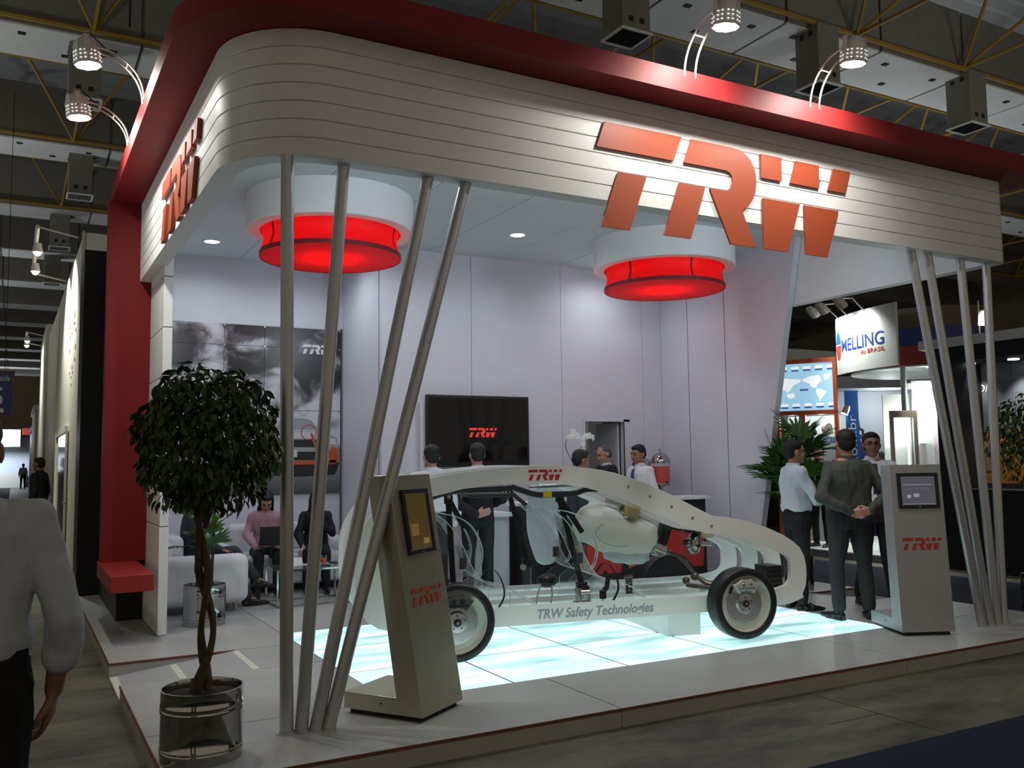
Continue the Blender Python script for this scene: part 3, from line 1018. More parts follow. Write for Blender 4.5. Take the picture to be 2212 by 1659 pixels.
def kiosk(label, front_l, front_r, back_lean, body_m, portrait, scr_m):
    fl, fr = Vector((*front_l, 0)), Vector((*front_r, 0))
    xd = (fr - fl).normalized()
    W = 0.47
    t = thing('touch_kiosk', label, 'kiosk', fl, group='leaning information kiosks')
    H = 1.46
    M = frame(fl, xd)            # local: X right, Y back, Z up
    zt = Vector((0, back_lean, H))
    TH = 0.17

    def leanM():
        z = (M.to_3x3() @ zt).normalized()
        return frame(fl + Vector((0, 0, 0.03)), xd, z)
    LM = leanM()
    LH = zt.length
    # slab leaning back, its side a parallelogram
    b = MB()
    poly = [(0, 0.03), (TH, 0.03), (back_lean + 0.16, H), (back_lean, H + 0.005)]
    b.prism(poly, lambda a, c, q: M @ Vector((q, a, c)), 0, W)
    b.build('slab', body_m, t, bevel=0.004)
    b = MB()
    poly = [(0.0, 0.03), (0.58, 0.03), (0.58, 0.13), (0.10, 0.13)]
    b.prism(poly, lambda a, c, q: M @ Vector((q, a, c)), 0.001, W - 0.001)
    b.build('foot', body_m, t, bevel=0.004)
    b = MB()
    b.box(0.03, W - 0.03, 0.03, 0.55, 0.0, 0.03, M)
    b.build('plinth', m_black, t)
    # screen: frame, panel, button
    if portrait:
        sw, sh, z0 = 0.30, 0.41, LH - 0.53
    else:
        sw, sh, z0 = 0.37, 0.31, LH - 0.41
    x0 = (W - sw) / 2 + 0.01
    b = MB()
    fz = 0.03
    b.box(x0, x0 + sw, -0.016, 0.01, z0, z0 + fz, LM)
    b.box(x0, x0 + sw, -0.016, 0.01, z0 + sh - fz, z0 + sh, LM)
    b.box(x0, x0 + fz, -0.016, 0.01, z0 + fz, z0 + sh - fz, LM)
    b.box(x0 + sw - fz, x0 + sw, -0.016, 0.01, z0 + fz, z0 + sh - fz, LM)
    fr_ = b.build('screen_frame', m_blackplastic, t, bevel=0.003)
    MB().box(x0 + fz, x0 + sw - fz, -0.008, 0.005, z0 + fz, z0 + sh - fz, LM).build('screen', scr_m, t)
    if portrait:
        for (a, c, d_, e_), mm in (((0.03, 0.11, 0.085, 0.16), S(150, 110, 50)), ((0.15, 0.21, 0.03, 0.065), S(165, 140, 80)), ((0.02, 0.22, 0.19, 0.195), S(95, 75, 40))):
            MB().box(x0 + fz + a, x0 + fz + c, -0.0095, -0.008, z0 + fz + d_, z0 + fz + e_, LM).build('screen_image', mat('amber_%d' % int(a * 100), (0.01, 0.01, 0.01), 0.3, emit=mm, es=0.45), t)
    else:
        m_dot = mat('screen_white', (0.02, 0.02, 0.02), 0.3, emit=S(170, 172, 180), es=0.6)
        b = MB()
        for k in range(6):
            b.box(x0 + fz + 0.07 + k * 0.035, x0 + fz + 0.076 + k * 0.035, -0.0095, -0.008, z0 + fz + 0.135, z0 + fz + 0.141, LM)
        b.box(x0 + fz + 0.01, x0 + sw - fz - 0.01, -0.0095, -0.008, z0 + fz + 0.008, z0 + fz + 0.011, LM)
        b.box(x0 + fz + 0.05, x0 + fz + 0.085, -0.0095, -0.008, z0 + fz + 0.06, z0 + fz + 0.09, LM)
        b.box(x0 + fz + 0.11, x0 + fz + 0.16, -0.0095, -0.008, z0 + fz + 0.07, z0 + fz + 0.10, LM)
        b.box(x0 + fz + 0.02, x0 + sw - fz - 0.03, -0.0095, -0.008, z0 + fz + 0.175, z0 + fz + 0.18, LM)
        b.build('screen_image', m_dot, t)
    MB().box(x0 + sw * 0.5 - 0.008, x0 + sw * 0.5 + 0.008, -0.018, -0.015, z0 + 0.01, z0 + 0.018, LM).build('button', m_aluminium, fr_)
    lw = 0.355
    logo_letters(t, LM @ Matrix.Translation((0.065, -0.0, 0.64 if portrait else 0.695)), lw, 0.0015, m_letter if portrait else m_redprint, 'printed_letter')
    MB().cyl(M @ Vector((0.001, 0.30, 0.085)), M @ Vector((-0.002, 0.30, 0.085)), 0.006, n=8).build('screw', m_black, t)
    return t


k1 = kiosk('brushed steel kiosk with a tall amber screen at the tail of the car', (2.162, 5.058), (2.558, 5.323), 0.245, m_steel, True, m_scrL)
MB().tube([(2.10, 5.90, 0.002), (2.12, 5.80, 0.05), (2.16, 5.72, 0.11), (2.22, 5.68, 0.12), (2.28, 5.72, 0.09)], 0.005, n=6).build('cable', m_black, k1)
k2 = kiosk('grey kiosk with a wide dark screen beside the right poles', (6.724, 5.293), (7.147, 5.097), 0.11, m_kgrey, False, m_scrR)

# ------------------------------------------------------------------ the cut-away safety car
car = thing('cutaway_car', 'white cutaway show car of four profile ribs with clear seats and airbags', 'car', (3.074, 6.441, 0))
CM = frame((3.074, 6.441, 0), (0.97948, -0.20153, 0))      # local: X to the nose, Y away from the camera, Z up


def K(x, y, z):
    return CM @ Vector((x, y, z))


OUT = [(3.185, 0.293), (3.174, 0.325), (3.212, 0.40), (3.224, 0.50), (3.222, 0.58), (3.205, 0.66), (3.165, 0.735), (3.09, 0.797), (2.99, 0.856), (2.848, 0.918), (2.709, 0.963), (2.571, 1.0), (2.435, 1.028), (2.33, 1.038), (2.285, 1.046), (2.165, 1.104), (2.031, 1.171), (1.898, 1.236), (1.769, 1.293), (1.64, 1.345), (1.512, 1.39), (1.385, 1.428), (1.259, 1.456), (1.132, 1.475), (1.006, 1.488), (0.884, 1.496), (0.762, 1.5), (0.65, 1.5), (0.412, 1.490), (0.176, 1.468), (-0.055, 1.440), (-0.201, 1.412), (-0.32, 1.375), (-0.43, 1.325), (-0.54, 1.258), (-0.63, 1.183), (-0.69, 1.115), (-0.74, 1.03), (-0.772, 0.94), (-0.788, 0.84), (-0.79, 0.66), (-0.78, 0.50), (-0.75, 0.39), (-0.70, 0.32), (-0.62, 0.27), (-0.49, 0.232), (-0.35, 0.218), (0.273, 0.218), (2.167, 0.222), (2.843, 0.228), (3.05, 0.25)]
HOLE = [(-0.575, 0.82), (-0.565, 0.93), (-0.53, 1.03), (-0.46, 1.12), (-0.36, 1.195), (-0.191, 1.266), (0.058, 1.322), (0.293, 1.346), (0.528, 1.355), (0.768, 1.353), (0.942, 1.336), (1.129, 1.308), (1.255, 1.277), (1.381, 1.24), (1.507, 1.194), (1.634, 1.138), (1.763, 1.076), (1.892, 1.013), (2.025, 0.958), (2.159, 0.912), (2.27, 0.895), (2.429, 0.874), (2.566, 0.845), (2.703, 0.806), (2.841, 0.755), (2.969, 0.700), (3.035, 0.662), (3.06, 0.615), (3.066, 0.53), (3.052, 0.455), (3.02, 0.415), (2.95, 0.393), (2.85, 0.380), (2.6, 0.370), (2.172, 0.366), (1.2, 0.366), (0.275, 0.366), (-0.35, 0.366), (-0.47, 0.39), (-0.54, 0.45), (-0.57, 0.56), (-0.578, 0.70)]
ribs = []
for i in range(4):
    y0 = 0.115 + 0.39 * i
    b = MB().prism([OUT, HOLE], lambda a, c, t: K(a, t, c), y0, y0 + 0.05)
    ribs.append(b.build('profile_rib', m_carwhite, car, bevel=0.005, sharp=40))
# floor plates between the ribs
m_frost = bpy.data.materials.new('frosted_plate')
m_frost.use_nodes = True
_nt = m_frost.node_tree
_tr = _nt.nodes.new('ShaderNodeBsdfTranslucent')
_tr.inputs[0].default_value = (0.92, 0.95, 0.93, 1)
_mx = _nt.nodes.new('ShaderNodeMixShader')
_mx.inputs[0].default_value = 0.55
_nt.nodes['Principled BSDF'].inputs['Base Color'].default_value = (0.85, 0.88, 0.86, 1)
_nt.links.new(_nt.nodes['Principled BSDF'].outputs[0], _mx.inputs[1])
_nt.links.new(_tr.outputs[0], _mx.inputs[2])
_nt.links.new(_mx.outputs[0], _nt.nodes['Material Output'].inputs['Surface'])
for i in range(3):
    y0 = 0.165 + 0.39 * i
    b = MB()
    b.box(-0.45, 2.95, y0 + 0.002, y0 + 0.338, 0.30, 0.335)
    xf(b, CM).build('floor_plate', m_frost, car)
# cross ties seen between the roof ribs and bolts on the near rib
for s_, z in ((-0.62, 0.52), (2.70, 0.30), (0.3, 0.26)):
    b = MB().box(s_ - 0.05, s_ + 0.05, 0.166, 1.284, z - 0.03, z + 0.03)
    xf(b, CM).build('cross_tie', m_carwhite, car)
for s_, z in ((1.50, 1.312), (1.70, 1.225), (1.90, 1.132), (2.10, 1.030), (2.28, 0.955), (-0.52, 1.15), (-0.64, 1.0)):
    b = MB().cyl((s_, 0.1155, z), (s_, 0.111, z), 0.013, n=14)
    b.cyl((s_, 0.111, z), (s_, 0.109, z), 0.006, n=10)
    xf(b, CM).build('bolt', m_aluminium, ribs[0])
# prints on the near rib
logo_letters(ribs[0], CM @ Matrix.Translation((0.608, 0.1145, 1.378)), 0.30, 0.001, m_redprint, 'printed_letter')
b = text_mb('TRW Safety Technologies', 0.108, shear=0.22, bold=0.0025, extr=0.0, sx=0.90)
w_ = max(p.x for p in b.v)
xf(b, CM @ Matrix.Translation((0.66, 0.1144, 0.262)) @ Matrix.Scale(1.05 / w_, 4, (1, 0, 0)))
b.build('printed_text', m_greyprint, ribs[0])
# stand blocks
b = MB().box(1.93, 2.25, 0.30, 1.25, 0.0, 0.22)
xf(b, CM).build('stand_block', m_carwhite, car, bevel=0.004)
b = MB().box(-0.30, 0.05, 0.30, 1.25, 0.0, 0.22)
xf(b, CM).build('stand_block', m_carwhite, car, bevel=0.004)


def wheel(s_, y0, side):
    """side -1: outer face toward the camera"""
    Mw = CM @ Matrix.Translation((s_, y0, 0.30)) @ Matrix.Rotation(rad(90), 4, 'X')    # local Z -> toward -Y
    if side > 0:
        Mw = CM @ Matrix.Translation((s_, y0, 0.30)) @ Matrix.Rotation(rad(-90), 4, 'X')
    prof = [(0.236, 0.078), (0.243, 0.085), (0.284, 0.085), (0.296, 0.077), (0.30, 0.064), (0.30, -0.064), (0.296, -0.077), (0.284, -0.085), (0.236, -0.078)]
    ty = MB().lathe(prof, n=64, M=Mw, closed=True).build('tyre', m_rubber, car, sharp=50)
    MB().lathe([(0.001, 0.030), (0.222, 0.030), (0.2365, 0.075), (0.2365, -0.06), (0.001, -0.06)], n=64, M=Mw).build('wheel_disc', m_rim if side < 0 else m_rubber, car, sharp=40)
    ro = MB().lathe([(0.085, 0.031), (0.165, 0.031), (0.168, 0.036), (0.168, 0.041), (0.095, 0.043), (0.085, 0.043)], n=48, M=Mw, closed=True).build('brake_rotor', m_aluminium, car, sharp=40)
    b = MB()
    for k in range(36):
        a = rad(k * 10)
        rr = 0.125 + 0.012 * (k % 3)
        p = Vector((rr * math.cos(a), rr * math.sin(a), 0.042))
        b.cyl(Mw @ p, Mw @ (p + Vector((0, 0, 0.0012))), 0.0026, n=6)
    b.build('vent_hole', m_black, ro)
    hub = MB().lathe([(0.001, 0.066), (0.05, 0.066), (0.076, 0.062), (0.082, 0.055), (0.09, 0.043), (0.10, 0.042), (0.10, 0.031), (0.001, 0.031)], n=40, M=Mw).build('hub', m_aluminium, car, sharp=40)
    MB().lathe([(0.001, 0.075), (0.012, 0.075), (0.030, 0.071), (0.032, 0.066), (0.001, 0.066)], n=24, M=Mw).build('hub_cap', m_blackplastic, hub)
    MB().lathe([(0.001, 0.079), (0.010, 0.078), (0.010, 0.074), (0.001, 0.074)], n=12, M=Mw).build('axle_nut', m_aluminium, hub)
    b = MB()
    for k in range(5):
        a = rad(72 * k + 20)
        p = Vector((0.055 * math.cos(a), 0.055 * math.sin(a), 0.064))
        b.cyl(Mw @ p, Mw @ (p + Vector((0, 0, 0.004))), 0.006, n=8)
    b.build('lug', m_blackplastic, hub)
    # caliper clasping the rotor's upper edge
    sgn = -1 if side > 0 else 1
    cal_ = []
    for k in range(13):
        a = rad(52 + 76 * k / 12)
        q_ = 0.212 - 0.012 * abs(math.sin(k * math.pi / 4))
        cal_.append((q_ * math.cos(a), q_ * math.sin(a)))
    for k in range(13):
        a = rad(128 - 76 * k / 12)
        q_ = 0.112 + 0.026 * (1 if k % 4 == 2 else 0)
        cal_.append((q_ * math.cos(a), q_ * math.sin(a)))
    b = MB().prism(cal_, lambda a, c, t: Mw @ Vector((a, c, t)), 0.040, 0.092)
    c_ = b.build('caliper', mat('caliper_silver', (0.62, 0.62, 0.60), 0.35, metal=0.35, var=0.08, vscale=50) if s_ > 1 else m_darkgrey, car, bevel=0.010)
    b = MB()
    for o_ in (-0.035, 0.035):
        b.cyl(Mw @ Vector((o_, 0.160, 0.085)), Mw @ Vector((o_, 0.160, 0.099)), 0.022, 0.018, n=16)
    b.box(-0.085, 0.085, 0.120, 0.140, 0.05, 0.096, Mw)
    b.build('piston_bridge', m_blackplastic if s_ < 1 else m_aluminium, c_, bevel=0.003)
    MB().tube([Mw @ Vector((-0.06, 0.17, 0.06)), Mw @ Vector((-0.10, 0.17, 0.055)), Mw @ Vector((-0.125, 0.13, 0.05)), Mw @ Vector((-0.135, 0.09, 0.035))], 0.012, n=8).build('brake_hose', m_blackplastic, c_)


wheel(-0.03, 0.030, -1)
wheel(2.505, 0.030, -1)
wheel(-0.03, 1.41, 1)
wheel(2.505, 1.41, 1)


def smooth_path(pts, n=6):
    """Catmull-Rom through the points"""
    P_ = [Vector(p) for p in pts]
    P_ = [P_[0] * 2 - P_[1]] + P_ + [P_[-1] * 2 - P_[-2]]
    out = []
    for i in range(1, len(P_) - 2):
        for k in range(n):
            t = k / n
            a, b, c, d = P_[i - 1:i + 3]
            out.append(0.5 * ((2 * b) + (c - a) * t + (2 * a - 5 * b + 4 * c - d) * t * t + (3 * b - a - 3 * c + d) * t ** 3))
    out.append(P_[-2])
    return out


# clear seats: bent sheets with polished edges


def seat(ds, y0, y1):
    st = []
    back = [(-0.14, 1.13), (-0.02, 1.02), (0.08, 0.86), (0.15, 0.70), (0.24, 0.575), (0.36, 0.525), (0.50, 0.485), (0.62, 0.42), (0.68, 0.36)]
    wing = [(-0.14, 1.135), (0.018, 1.10), (0.135, 1.035), (0.213, 0.918), (0.243, 0.785), (0.21, 0.66), (0.17, 0.62)]
    loop = [(0.22, 0.60), (0.27, 0.665), (0.34, 0.655), (0.40, 0.56), (0.415, 0.45), (0.36, 0.345)]
    for nm, pl, ya, yb in (('seat_shell', back, y0 + 0.02, y1 - 0.02), ('seat_wing', wing, y0, y0 + 0.05), ('seat_wing', wing, y1 - 0.05, y1)):
        pth = [K(p.x + ds, 0, p.y) for p in smooth_path([(a, c, 0) for a, c in pl])]
        mid = CM.to_3x3() @ Vector((0, (ya + yb) / 2, 0))
        b = MB().ribbon([p + mid for p in pth], yb - ya, CM.to_3x3() @ Vector((0, 1, 0)), 0.007)
        st.append(b.build(nm, m_acryl, car))
        b = MB()
        for yy in (ya, yb):
            off = CM.to_3x3() @ Vector((0, yy, 0))
            b.tube([p + off for p in pth], 0.0034, n=6)
        b.build('polished_edge', m_acryledge, st[-1])
    # lap-belt loop: webbing over a clear former
    pth = [K(p.x + ds, y0 - 0.01, p.y) for p in smooth_path([(a, c, 0) for a, c in loop])]
    MB().ribbon(pth, 0.035, CM.to_3x3() @ Vector((0, 1, 0)), 0.004).build('lap_belt', m_belt, car)
    # clear box under the pan
    b = MB()
    for yy in (y0 + 0.04, y1 - 0.05):
        b.prism([(0.10 + ds, 0.337), (0.66 + ds, 0.337), (0.60 + ds, 0.42), (0.46 + ds, 0.487), (0.30 + ds, 0.535), (0.22 + ds, 0.57), (0.12 + ds, 0.50)], lambda a, c, t: K(a, t, c), yy, yy + 0.008)
    b.build('seat_base', m_acryl, car)
    b = MB()
    for a, c in (((0.10, 0.345), (0.66, 0.345)), ((0.12, 0.345), (0.12, 0.50)), ((0.30, 0.345), (0.30, 0.535)), ((0.48, 0.345), (0.48, 0.48))):
        b.tube([K(a[0] + ds, y0 + 0.04, a[1]), K(c[0] + ds, y0 + 0.04, c[1])], 0.003, n=5)
    b.build('base_edge', m_acryledge, car)
    # seat-side module and label card
    b = MB().box(0.02 + ds, 0.14 + ds, y0 - 0.004, y0 + 0.002, 0.62, 0.83)
    xf(b, CM).build('clear_card', m_acryl, car)
    b = MB()
    b.box(0.045 + ds, 0.10 + ds, y0 - 0.012, y0 - 0.004, 0.68, 0.77)
    b.box(0.05 + ds, 0.075 + ds, y0 - 0.018, y0 - 0.012, 0.70, 0.74)
    xf(b, CM).build('side_module', m_darkgrey, car)


seat(0.0, 0.20, 0.62)
seat(1.005, 0.20, 0.62)
seat(1.005, 0.78, 1.20)

# seat belts with anchors and retractors


def belt(top, bottom, brace, retr):
    top, bottom, brace = Vector(top), Vector(bottom), Vector(brace)
    side = CM.to_3x3() @ Vector((1, 0, 0))
    b = MB().ribbon([K(*top), K(*((top + bottom) / 2)), K(*bottom)], 0.048, side, 0.004)
    bl = b.build('seat_belt', m_belt, car)
    b = MB().ribbon([K(top.x + 0.015, top.y + 0.01, top.z), K(*brace)], 0.045, side, 0.004)
    b.build('shoulder_strap', m_belt, bl)
    b = MB()
    b.box(top.x - 0.035, top.x + 0.035, top.y - 0.012, top.y + 0.012, top.z - 0.02, top.z + 0.05)
    b.cyl((top.x, top.y - 0.02, top.z + 0.04), (top.x, top.y + 0.02, top.z + 0.04), 0.03, n=14)
    xf(b, CM).build('belt_anchor', m_blackplastic, bl, bevel=0.004)
    b = MB().cyl((top.x, top.y - 0.026, top.z + 0.04), (top.x, top.y - 0.02, top.z + 0.04), 0.016, n=12)
    xf(b, CM).build('anchor_bolt', m_aluminium, bl)
    if retr:
        b = MB()
        b.box(bottom.x - 0.035, bottom.x + 0.035, bottom.y - 0.03, bottom.y + 0.03, 0.336, bottom.z - 0.05)
        xf(b, CM).build('retractor_stand', m_acryl, bl)
        b = MB()
        b.box(bottom.x - 0.045, bottom.x + 0.04, bottom.y - 0.03, bottom.y + 0.03, bottom.z - 0.06, bottom.z + 0.02)
        b.cyl((bottom.x, bottom.y - 0.045, bottom.z - 0.02), (bottom.x, bottom.y + 0.04, bottom.z - 0.02), 0.035, n=16)
        xf(b, CM).build('retractor', m_blackplastic, bl, bevel=0.004)
        b = MB().cyl((bottom.x - 0.05, bottom.y - 0.05, bottom.z - 0.05), (bottom.x - 0.05, bottom.y - 0.02, bottom.z - 0.05), 0.028, n=16)
        xf(b, CM).build('spring_cap', m_aluminium, bl)


belt((-0.03, 0.25, 1.22), (0.015, 0.25, 0.37), (0.14, 0.40, 0.99), False)
belt((0.93, 0.25, 1.21), (1.115, 0.25, 0.50), (1.18, 0.38, 0.92), True)
belt((0.78, 1.22, 1.25), (0.95, 1.22, 0.60), (0.97, 1.10, 1.08), True)

# folded curtain airbag along the roof rail
tube = [(-0.19, 1.262), (-0.05, 1.30), (0.085, 1.316), (0.319, 1.330), (0.50, 1.335)]
b = MB().tube([K(p.x, 0.23, p.y - 0.012) for p in smooth_path([(a, c, 0) for a, c in tube])], 0.022, n=8)
cb = b.build('curtain_bag_roll', m_blackplastic, car)
tube = [(0.50, 1.33), (0.60, 1.296), (0.72, 1.262), (0.883, 1.262), (1.05, 1.266), (1.15, 1.297), (1.26, 1.30)]
b = MB().tube([K(p.x, 0.22, p.y - 0.005) for p in smooth_path([(a, c, 0) for a, c in tube])], 0.025, n=8)
cb2 = b.build('curtain_bag_roll', m_blackplastic, car)
b = MB().box(0.765, 0.84, 0.192, 0.2, 1.238, 1.285)
xf(b, CM).build('warning_tag', m_yellow, cb2)
b = MB().cyl((0.74, 0.25, 1.325), (1.06, 0.25, 1.335), 0.017, n=12)
b.cyl((0.66, 0.25, 1.322), (0.74, 0.25, 1.325), 0.012, n=12)
xf(b, CM).build('gas_cartridge', m_aluminium, cb2)
b = MB().box(0.13, 0.50, 0.20, 0.62, 1.245, 1.275)
xf(b, CM).build('roof_console', m_darkgrey, car, bevel=0.006)
b = MB()
for x in (0.42, 0.45, 0.48):
    b.ell((x, 0.21, 1.285), 0.008, 8, 6)
xf(b, CM).build('console_lamp', m_aluminium, car)
MB().tube([K(-0.18, 0.24, 1.25), K(-0.24, 0.26, 1.15), K(-0.22, 0.27, 1.0)], 0.003, n=5).build('ignition_lead', m_black, car)


def soft_bag(name, centre, radii, rot, m, puff=0.02, seed=0, pinch=None, scal=0.012):
    b = MB()
    n, mm = 48, 28
    b.ell((0, 0, 0), 1.0, n, mm)
    Mr = Matrix.Rotation(rad(rot), 4, 'Y')
    out = []
    for p in b.v:
        q = Vector(p)
        # cushion: flatten toward a seam round the rim
        e_ = 0.75
        q = Vector((math.copysign(abs(q.x) ** e_, q.x), math.copysign(abs(q.y) ** 1.0, q.y), math.copysign(abs(q.z) ** e_, q.z)))
        nz = noise.noise(q * 2.3 + Vector((seed, 0, 0))) * puff + noise.noise(q * 6 + Vector((0, seed, 0))) * puff * 0.45
        an = math.atan2(q.z, q.x)
        nz += scal * math.sin(an * 11 + seed) * (q.x * q.x + q.z * q.z) ** 2
        q = Vector((q.x * (radii[0] + nz), q.y * (radii[1] + nz), q.z * (radii[2] + nz)))
        if pinch:
            d = (Vector((q.x, 0, q.z)) - Vector((pinch[0], 0, pinch[1]))).length
            k = math.exp(-(d / pinch[2]) ** 2)
            q = q * (1 - 0.42 * k)
        out.append(CM @ (Vector(centre) + Mr @ q))
    b.v = out
    return b.build(name, m, car, sharp=80)


big = soft_bag('airbag', (1.60, 0.62, 0.915), (0.40, 0.20, 0.205), 12, m_airbag, 0.02, 3, pinch=(0.10, 0.20, 0.13), scal=0.006)
b = MB()
for a0 in (0.5, 2.2, 3.6):
    pts = []
    for k in range(9):
        a = a0 + k * 0.16
        pts.append(K(1.60 + 0.27 * math.cos(a), 0.62 - 0.178, 0.90 + 0.12 * math.sin(a)))
    b.tube(pts, 0.0025, n=5)
b.build('seam', mat('seam_thread', (0.35, 0.32, 0.26), 0.8), big)
soft_bag('crumpled_bag', (1.70, 0.60, 1.165), (0.19, 0.09, 0.07), 22, m_airbag, 0.05, 9)
b = MB().box(-0.07, 0.07, -0.04, 0.04, -0.05, 0.05)
xf(b, CM @ Matrix.Translation((1.70, 0.50, 1.075)) @ Matrix.Rotation(rad(12), 4, 'Y')).build('bag_tether', mat('tan_patch', (0.42, 0.33, 0.15), 0.8), car, bevel=0.02)
soft_bag('knee_airbag', (1.80, 0.85, 0.66), (0.23, 0.12, 0.085), 6, m_airbagblue, 0.012, 5, scal=0.004)
soft_bag('side_airbag', (1.06, 1.08, 0.90), (0.14, 0.05, 0.33), -8, m_airbagblue, 0.012, 8, scal=0.0)
soft_bag('side_airbag', (1.10, 1.05, 1.20), (0.19, 0.05, 0.12), 0, m_airbagblue, 0.012, 12, scal=0.0)

# dashboard modules, column, brake booster, cooling module
b = MB().box(-0.045, 0.045, -0.06, 0.06, -0.11, 0.11)
xf(b, CM @ Matrix.Translation((2.14, 0.75, 0.86)) @ Matrix.Rotation(rad(16), 4, 'Y'))
dm = b.build('dash_module', m_blackplastic, car, bevel=0.02)
b = MB().box(-0.04, 0.04, -0.062, -0.058, 0.02, 0.08)
xf(b, CM @ Matrix.Translation((2.14, 0.75, 0.86)) @ Matrix.Rotation(rad(16), 4, 'Y')).build('display', m_darkgrey, dm)
b = MB().cyl((2.0, 0.70, 0.74), (2.12, 0.70, 0.69), 0.05, n=16)
b.cyl((2.06, 0.66, 0.70), (2.06, 0.80, 0.70), 0.055, n=16)
b.box(2.02, 2.18, 0.68, 0.78, 0.66, 0.70)
xf(b, CM).build('column_bracket', m_aluminium, car, bevel=0.006)
b = MB().box(2.30, 2.49, 0.62, 0.78, 0.855, 0.93)
xf(b, CM).build('control_unit', m_blackplastic, car, bevel=0.02)
Mb = CM @ Matrix.Translation((2.42, 0.70, 0.75)) @ Matrix.Rotation(rad(-82), 4, 'Y')
bo = MB().lathe([(0.001, 0.075), (0.03, 0.075), (0.035, 0.055), (0.06, 0.05), (0.085, 0.03), (0.10, 0.012), (0.102, -0.012), (0.09, -0.03), (0.06, -0.05), (0.001, -0.052)], n=36, M=Mb).build('brake_booster', m_chrome, car, sharp=40)
MB().lathe([(0.104, -0.005), (0.104, 0.005), (0.098, 0.005), (0.098, -0.005)], n=36, M=Mb, closed=True).build('clamp_ring', m_blackplastic, bo)
MB().lathe([(0.001, 0.105), (0.026, 0.105), (0.03, 0.075), (0.001, 0.075)], n=20, M=Mb).build('boot', m_blackplastic, bo)
b = MB().cyl((2.47, 0.70, 0.75), (2.60, 0.70, 0.74), 0.022, n=12)
xf(b, CM).build('master_cylinder', m_aluminium, bo)
b = MB().box(2.47, 2.62, 0.66, 0.74, 0.80, 0.855)
xf(b, CM).build('fluid_tank', mat('tank_cream', (0.55, 0.50, 0.32), 0.5), bo, bevel=0.015)
b = MB()
b.box(2.27, 2.36, 0.655, 0.66, 0.64, 0.90)
xf(b, CM).build('clear_card', m_acryl, car)
sh = [K(2.14, 0.70, 0.69), K(2.24, 0.68, 0.645), K(2.31, 0.66, 0.59), K(2.38, 0.62, 0.47), K(2.46, 0.55, 0.40), K(2.60, 0.45, 0.37)]
MB().tube(sh, [0.022, 0.016, 0.026, 0.016, 0.03, 0.02], n=10).build('steering_shaft', mat('dull_metal', (0.14, 0.12, 0.10), 0.4, metal=0.8, var=0.3, vscale=40), car)
b = MB()
b.ell(K(2.38, 0.62, 0.46), 0.04, 10, 8)
b.ell(K(2.31, 0.66, 0.42), 0.035, 10, 8)
b.cyl(K(2.28, 0.60, 0.39), K(2.62, 0.25, 0.36), 0.02, n=10)
b.build('steering_gear', mat('dull_metal'), car)
b = MB().box(2.88, 3.035, 0.20, 0.42, 0.30, 0.575)
rd = xf(b, CM).build('radiator_box', m_blackplastic, car, bevel=0.012)
b = MB()
for k in range(6):
    b.box(2.885, 3.03, 0.196, 0.2, 0.33 + k * 0.042, 0.338 + k * 0.042)
xf(b, CM).build('fin', m_darkgrey, rd)
MB().tube([K(2.86, 0.25, 0.38), K(2.78, 0.25, 0.40), K(2.70, 0.22, 0.42)], 0.014, n=8).build('coolant_hose', m_blackplastic, car)
MB().cyl(K(3.045, 0.30, 0.32), K(3.045, 0.30, 0.57), 0.012, n=10).build('coolant_pipe', m_chrome, car)
# small sensor stands on the floor
b = MB().box(1.50, 1.58, 0.235, 0.24, 0.337, 0.56)
xf(b, CM).build('sensor_card', m_acryl, car)
b = MB().box(1.51, 1.57, 0.23, 0.235, 0.40, 0.53)
c_ = xf(b, CM).build('sensor', m_darkgrey, car)
b = MB()
b.cyl((1.54, 0.229, 0.46), (1.54, 0.222, 0.46), 0.009, n=10)
b.cyl((1.54, 0.229, 0.49), (1.54, 0.224, 0.49), 0.005, n=8)
b.cyl((1.54, 0.229, 0.43), (1.54, 0.224, 0.43), 0.005, n=8)
xf(b, CM).build('sensor_eye', m_white, c_)
b = MB().ribbon([K(1.30, 0.20, 0.60), K(1.335, 0.20, 0.55), K(1.32, 0.20, 0.47), K(1.285, 0.20, 0.43)], 0.04, CM.to_3x3() @ Vector((1, 0, 0)), 0.012)
b.build('buckle_strap', m_belt, car)
b = MB().box(1.255, 1.315, 0.19, 0.215, 0.375, 0.45)
xf(b, CM).build('buckle', m_blackplastic, car, bevel=0.008)
MB().tube([K(1.285, 0.20, 0.38), K(1.27, 0.19, 0.345), K(1.26, 0.18, 0.337)], 0.003, n=5).build('lead', m_black, car)
b = MB()
b.box(1.05, 1.19, 0.19, 0.30, 0.337, 0.36)
b.box(1.07, 1.10, 0.20, 0.29, 0.36, 0.47)
b.box(1.16, 1.175, 0.20, 0.29, 0.36, 0.49)
b.cyl((1.08, 0.20, 0.44), (1.165, 0.20, 0.44), 0.022, n=12)
xf(b, CM).build('belt_winder', m_aluminium, car, bevel=0.003)
b = MB().ell(K(0.88, 0.45, 0.52), (0.10, 0.07, 0.06), 16, 10)
b.build('gas_generator', m_blackplastic, car)
MB().tube([K(0.80, 0.40, 0.50), K(0.76, 0.36, 0.42), K(0.74, 0.34, 0.345)], 0.008, n=6).build('generator_leg', m_aluminium, car)
MB().tube([K(0.90, 0.40, 0.48), K(0.89, 0.36, 0.42), K(0.87, 0.34, 0.345)], 0.008, n=6).build('generator_leg', m_aluminium, car)
b = MB().box(-0.28, -0.20, 0.20, 0.26, 0.42, 0.70)
xf(b, CM).build('rear_module', m_blackplastic, car, bevel=0.008)
b = MB().box(-0.18, -0.06, 0.185, 0.19, 0.55, 0.80)
xf(b, CM).build('info_card', m_darkgrey, car)

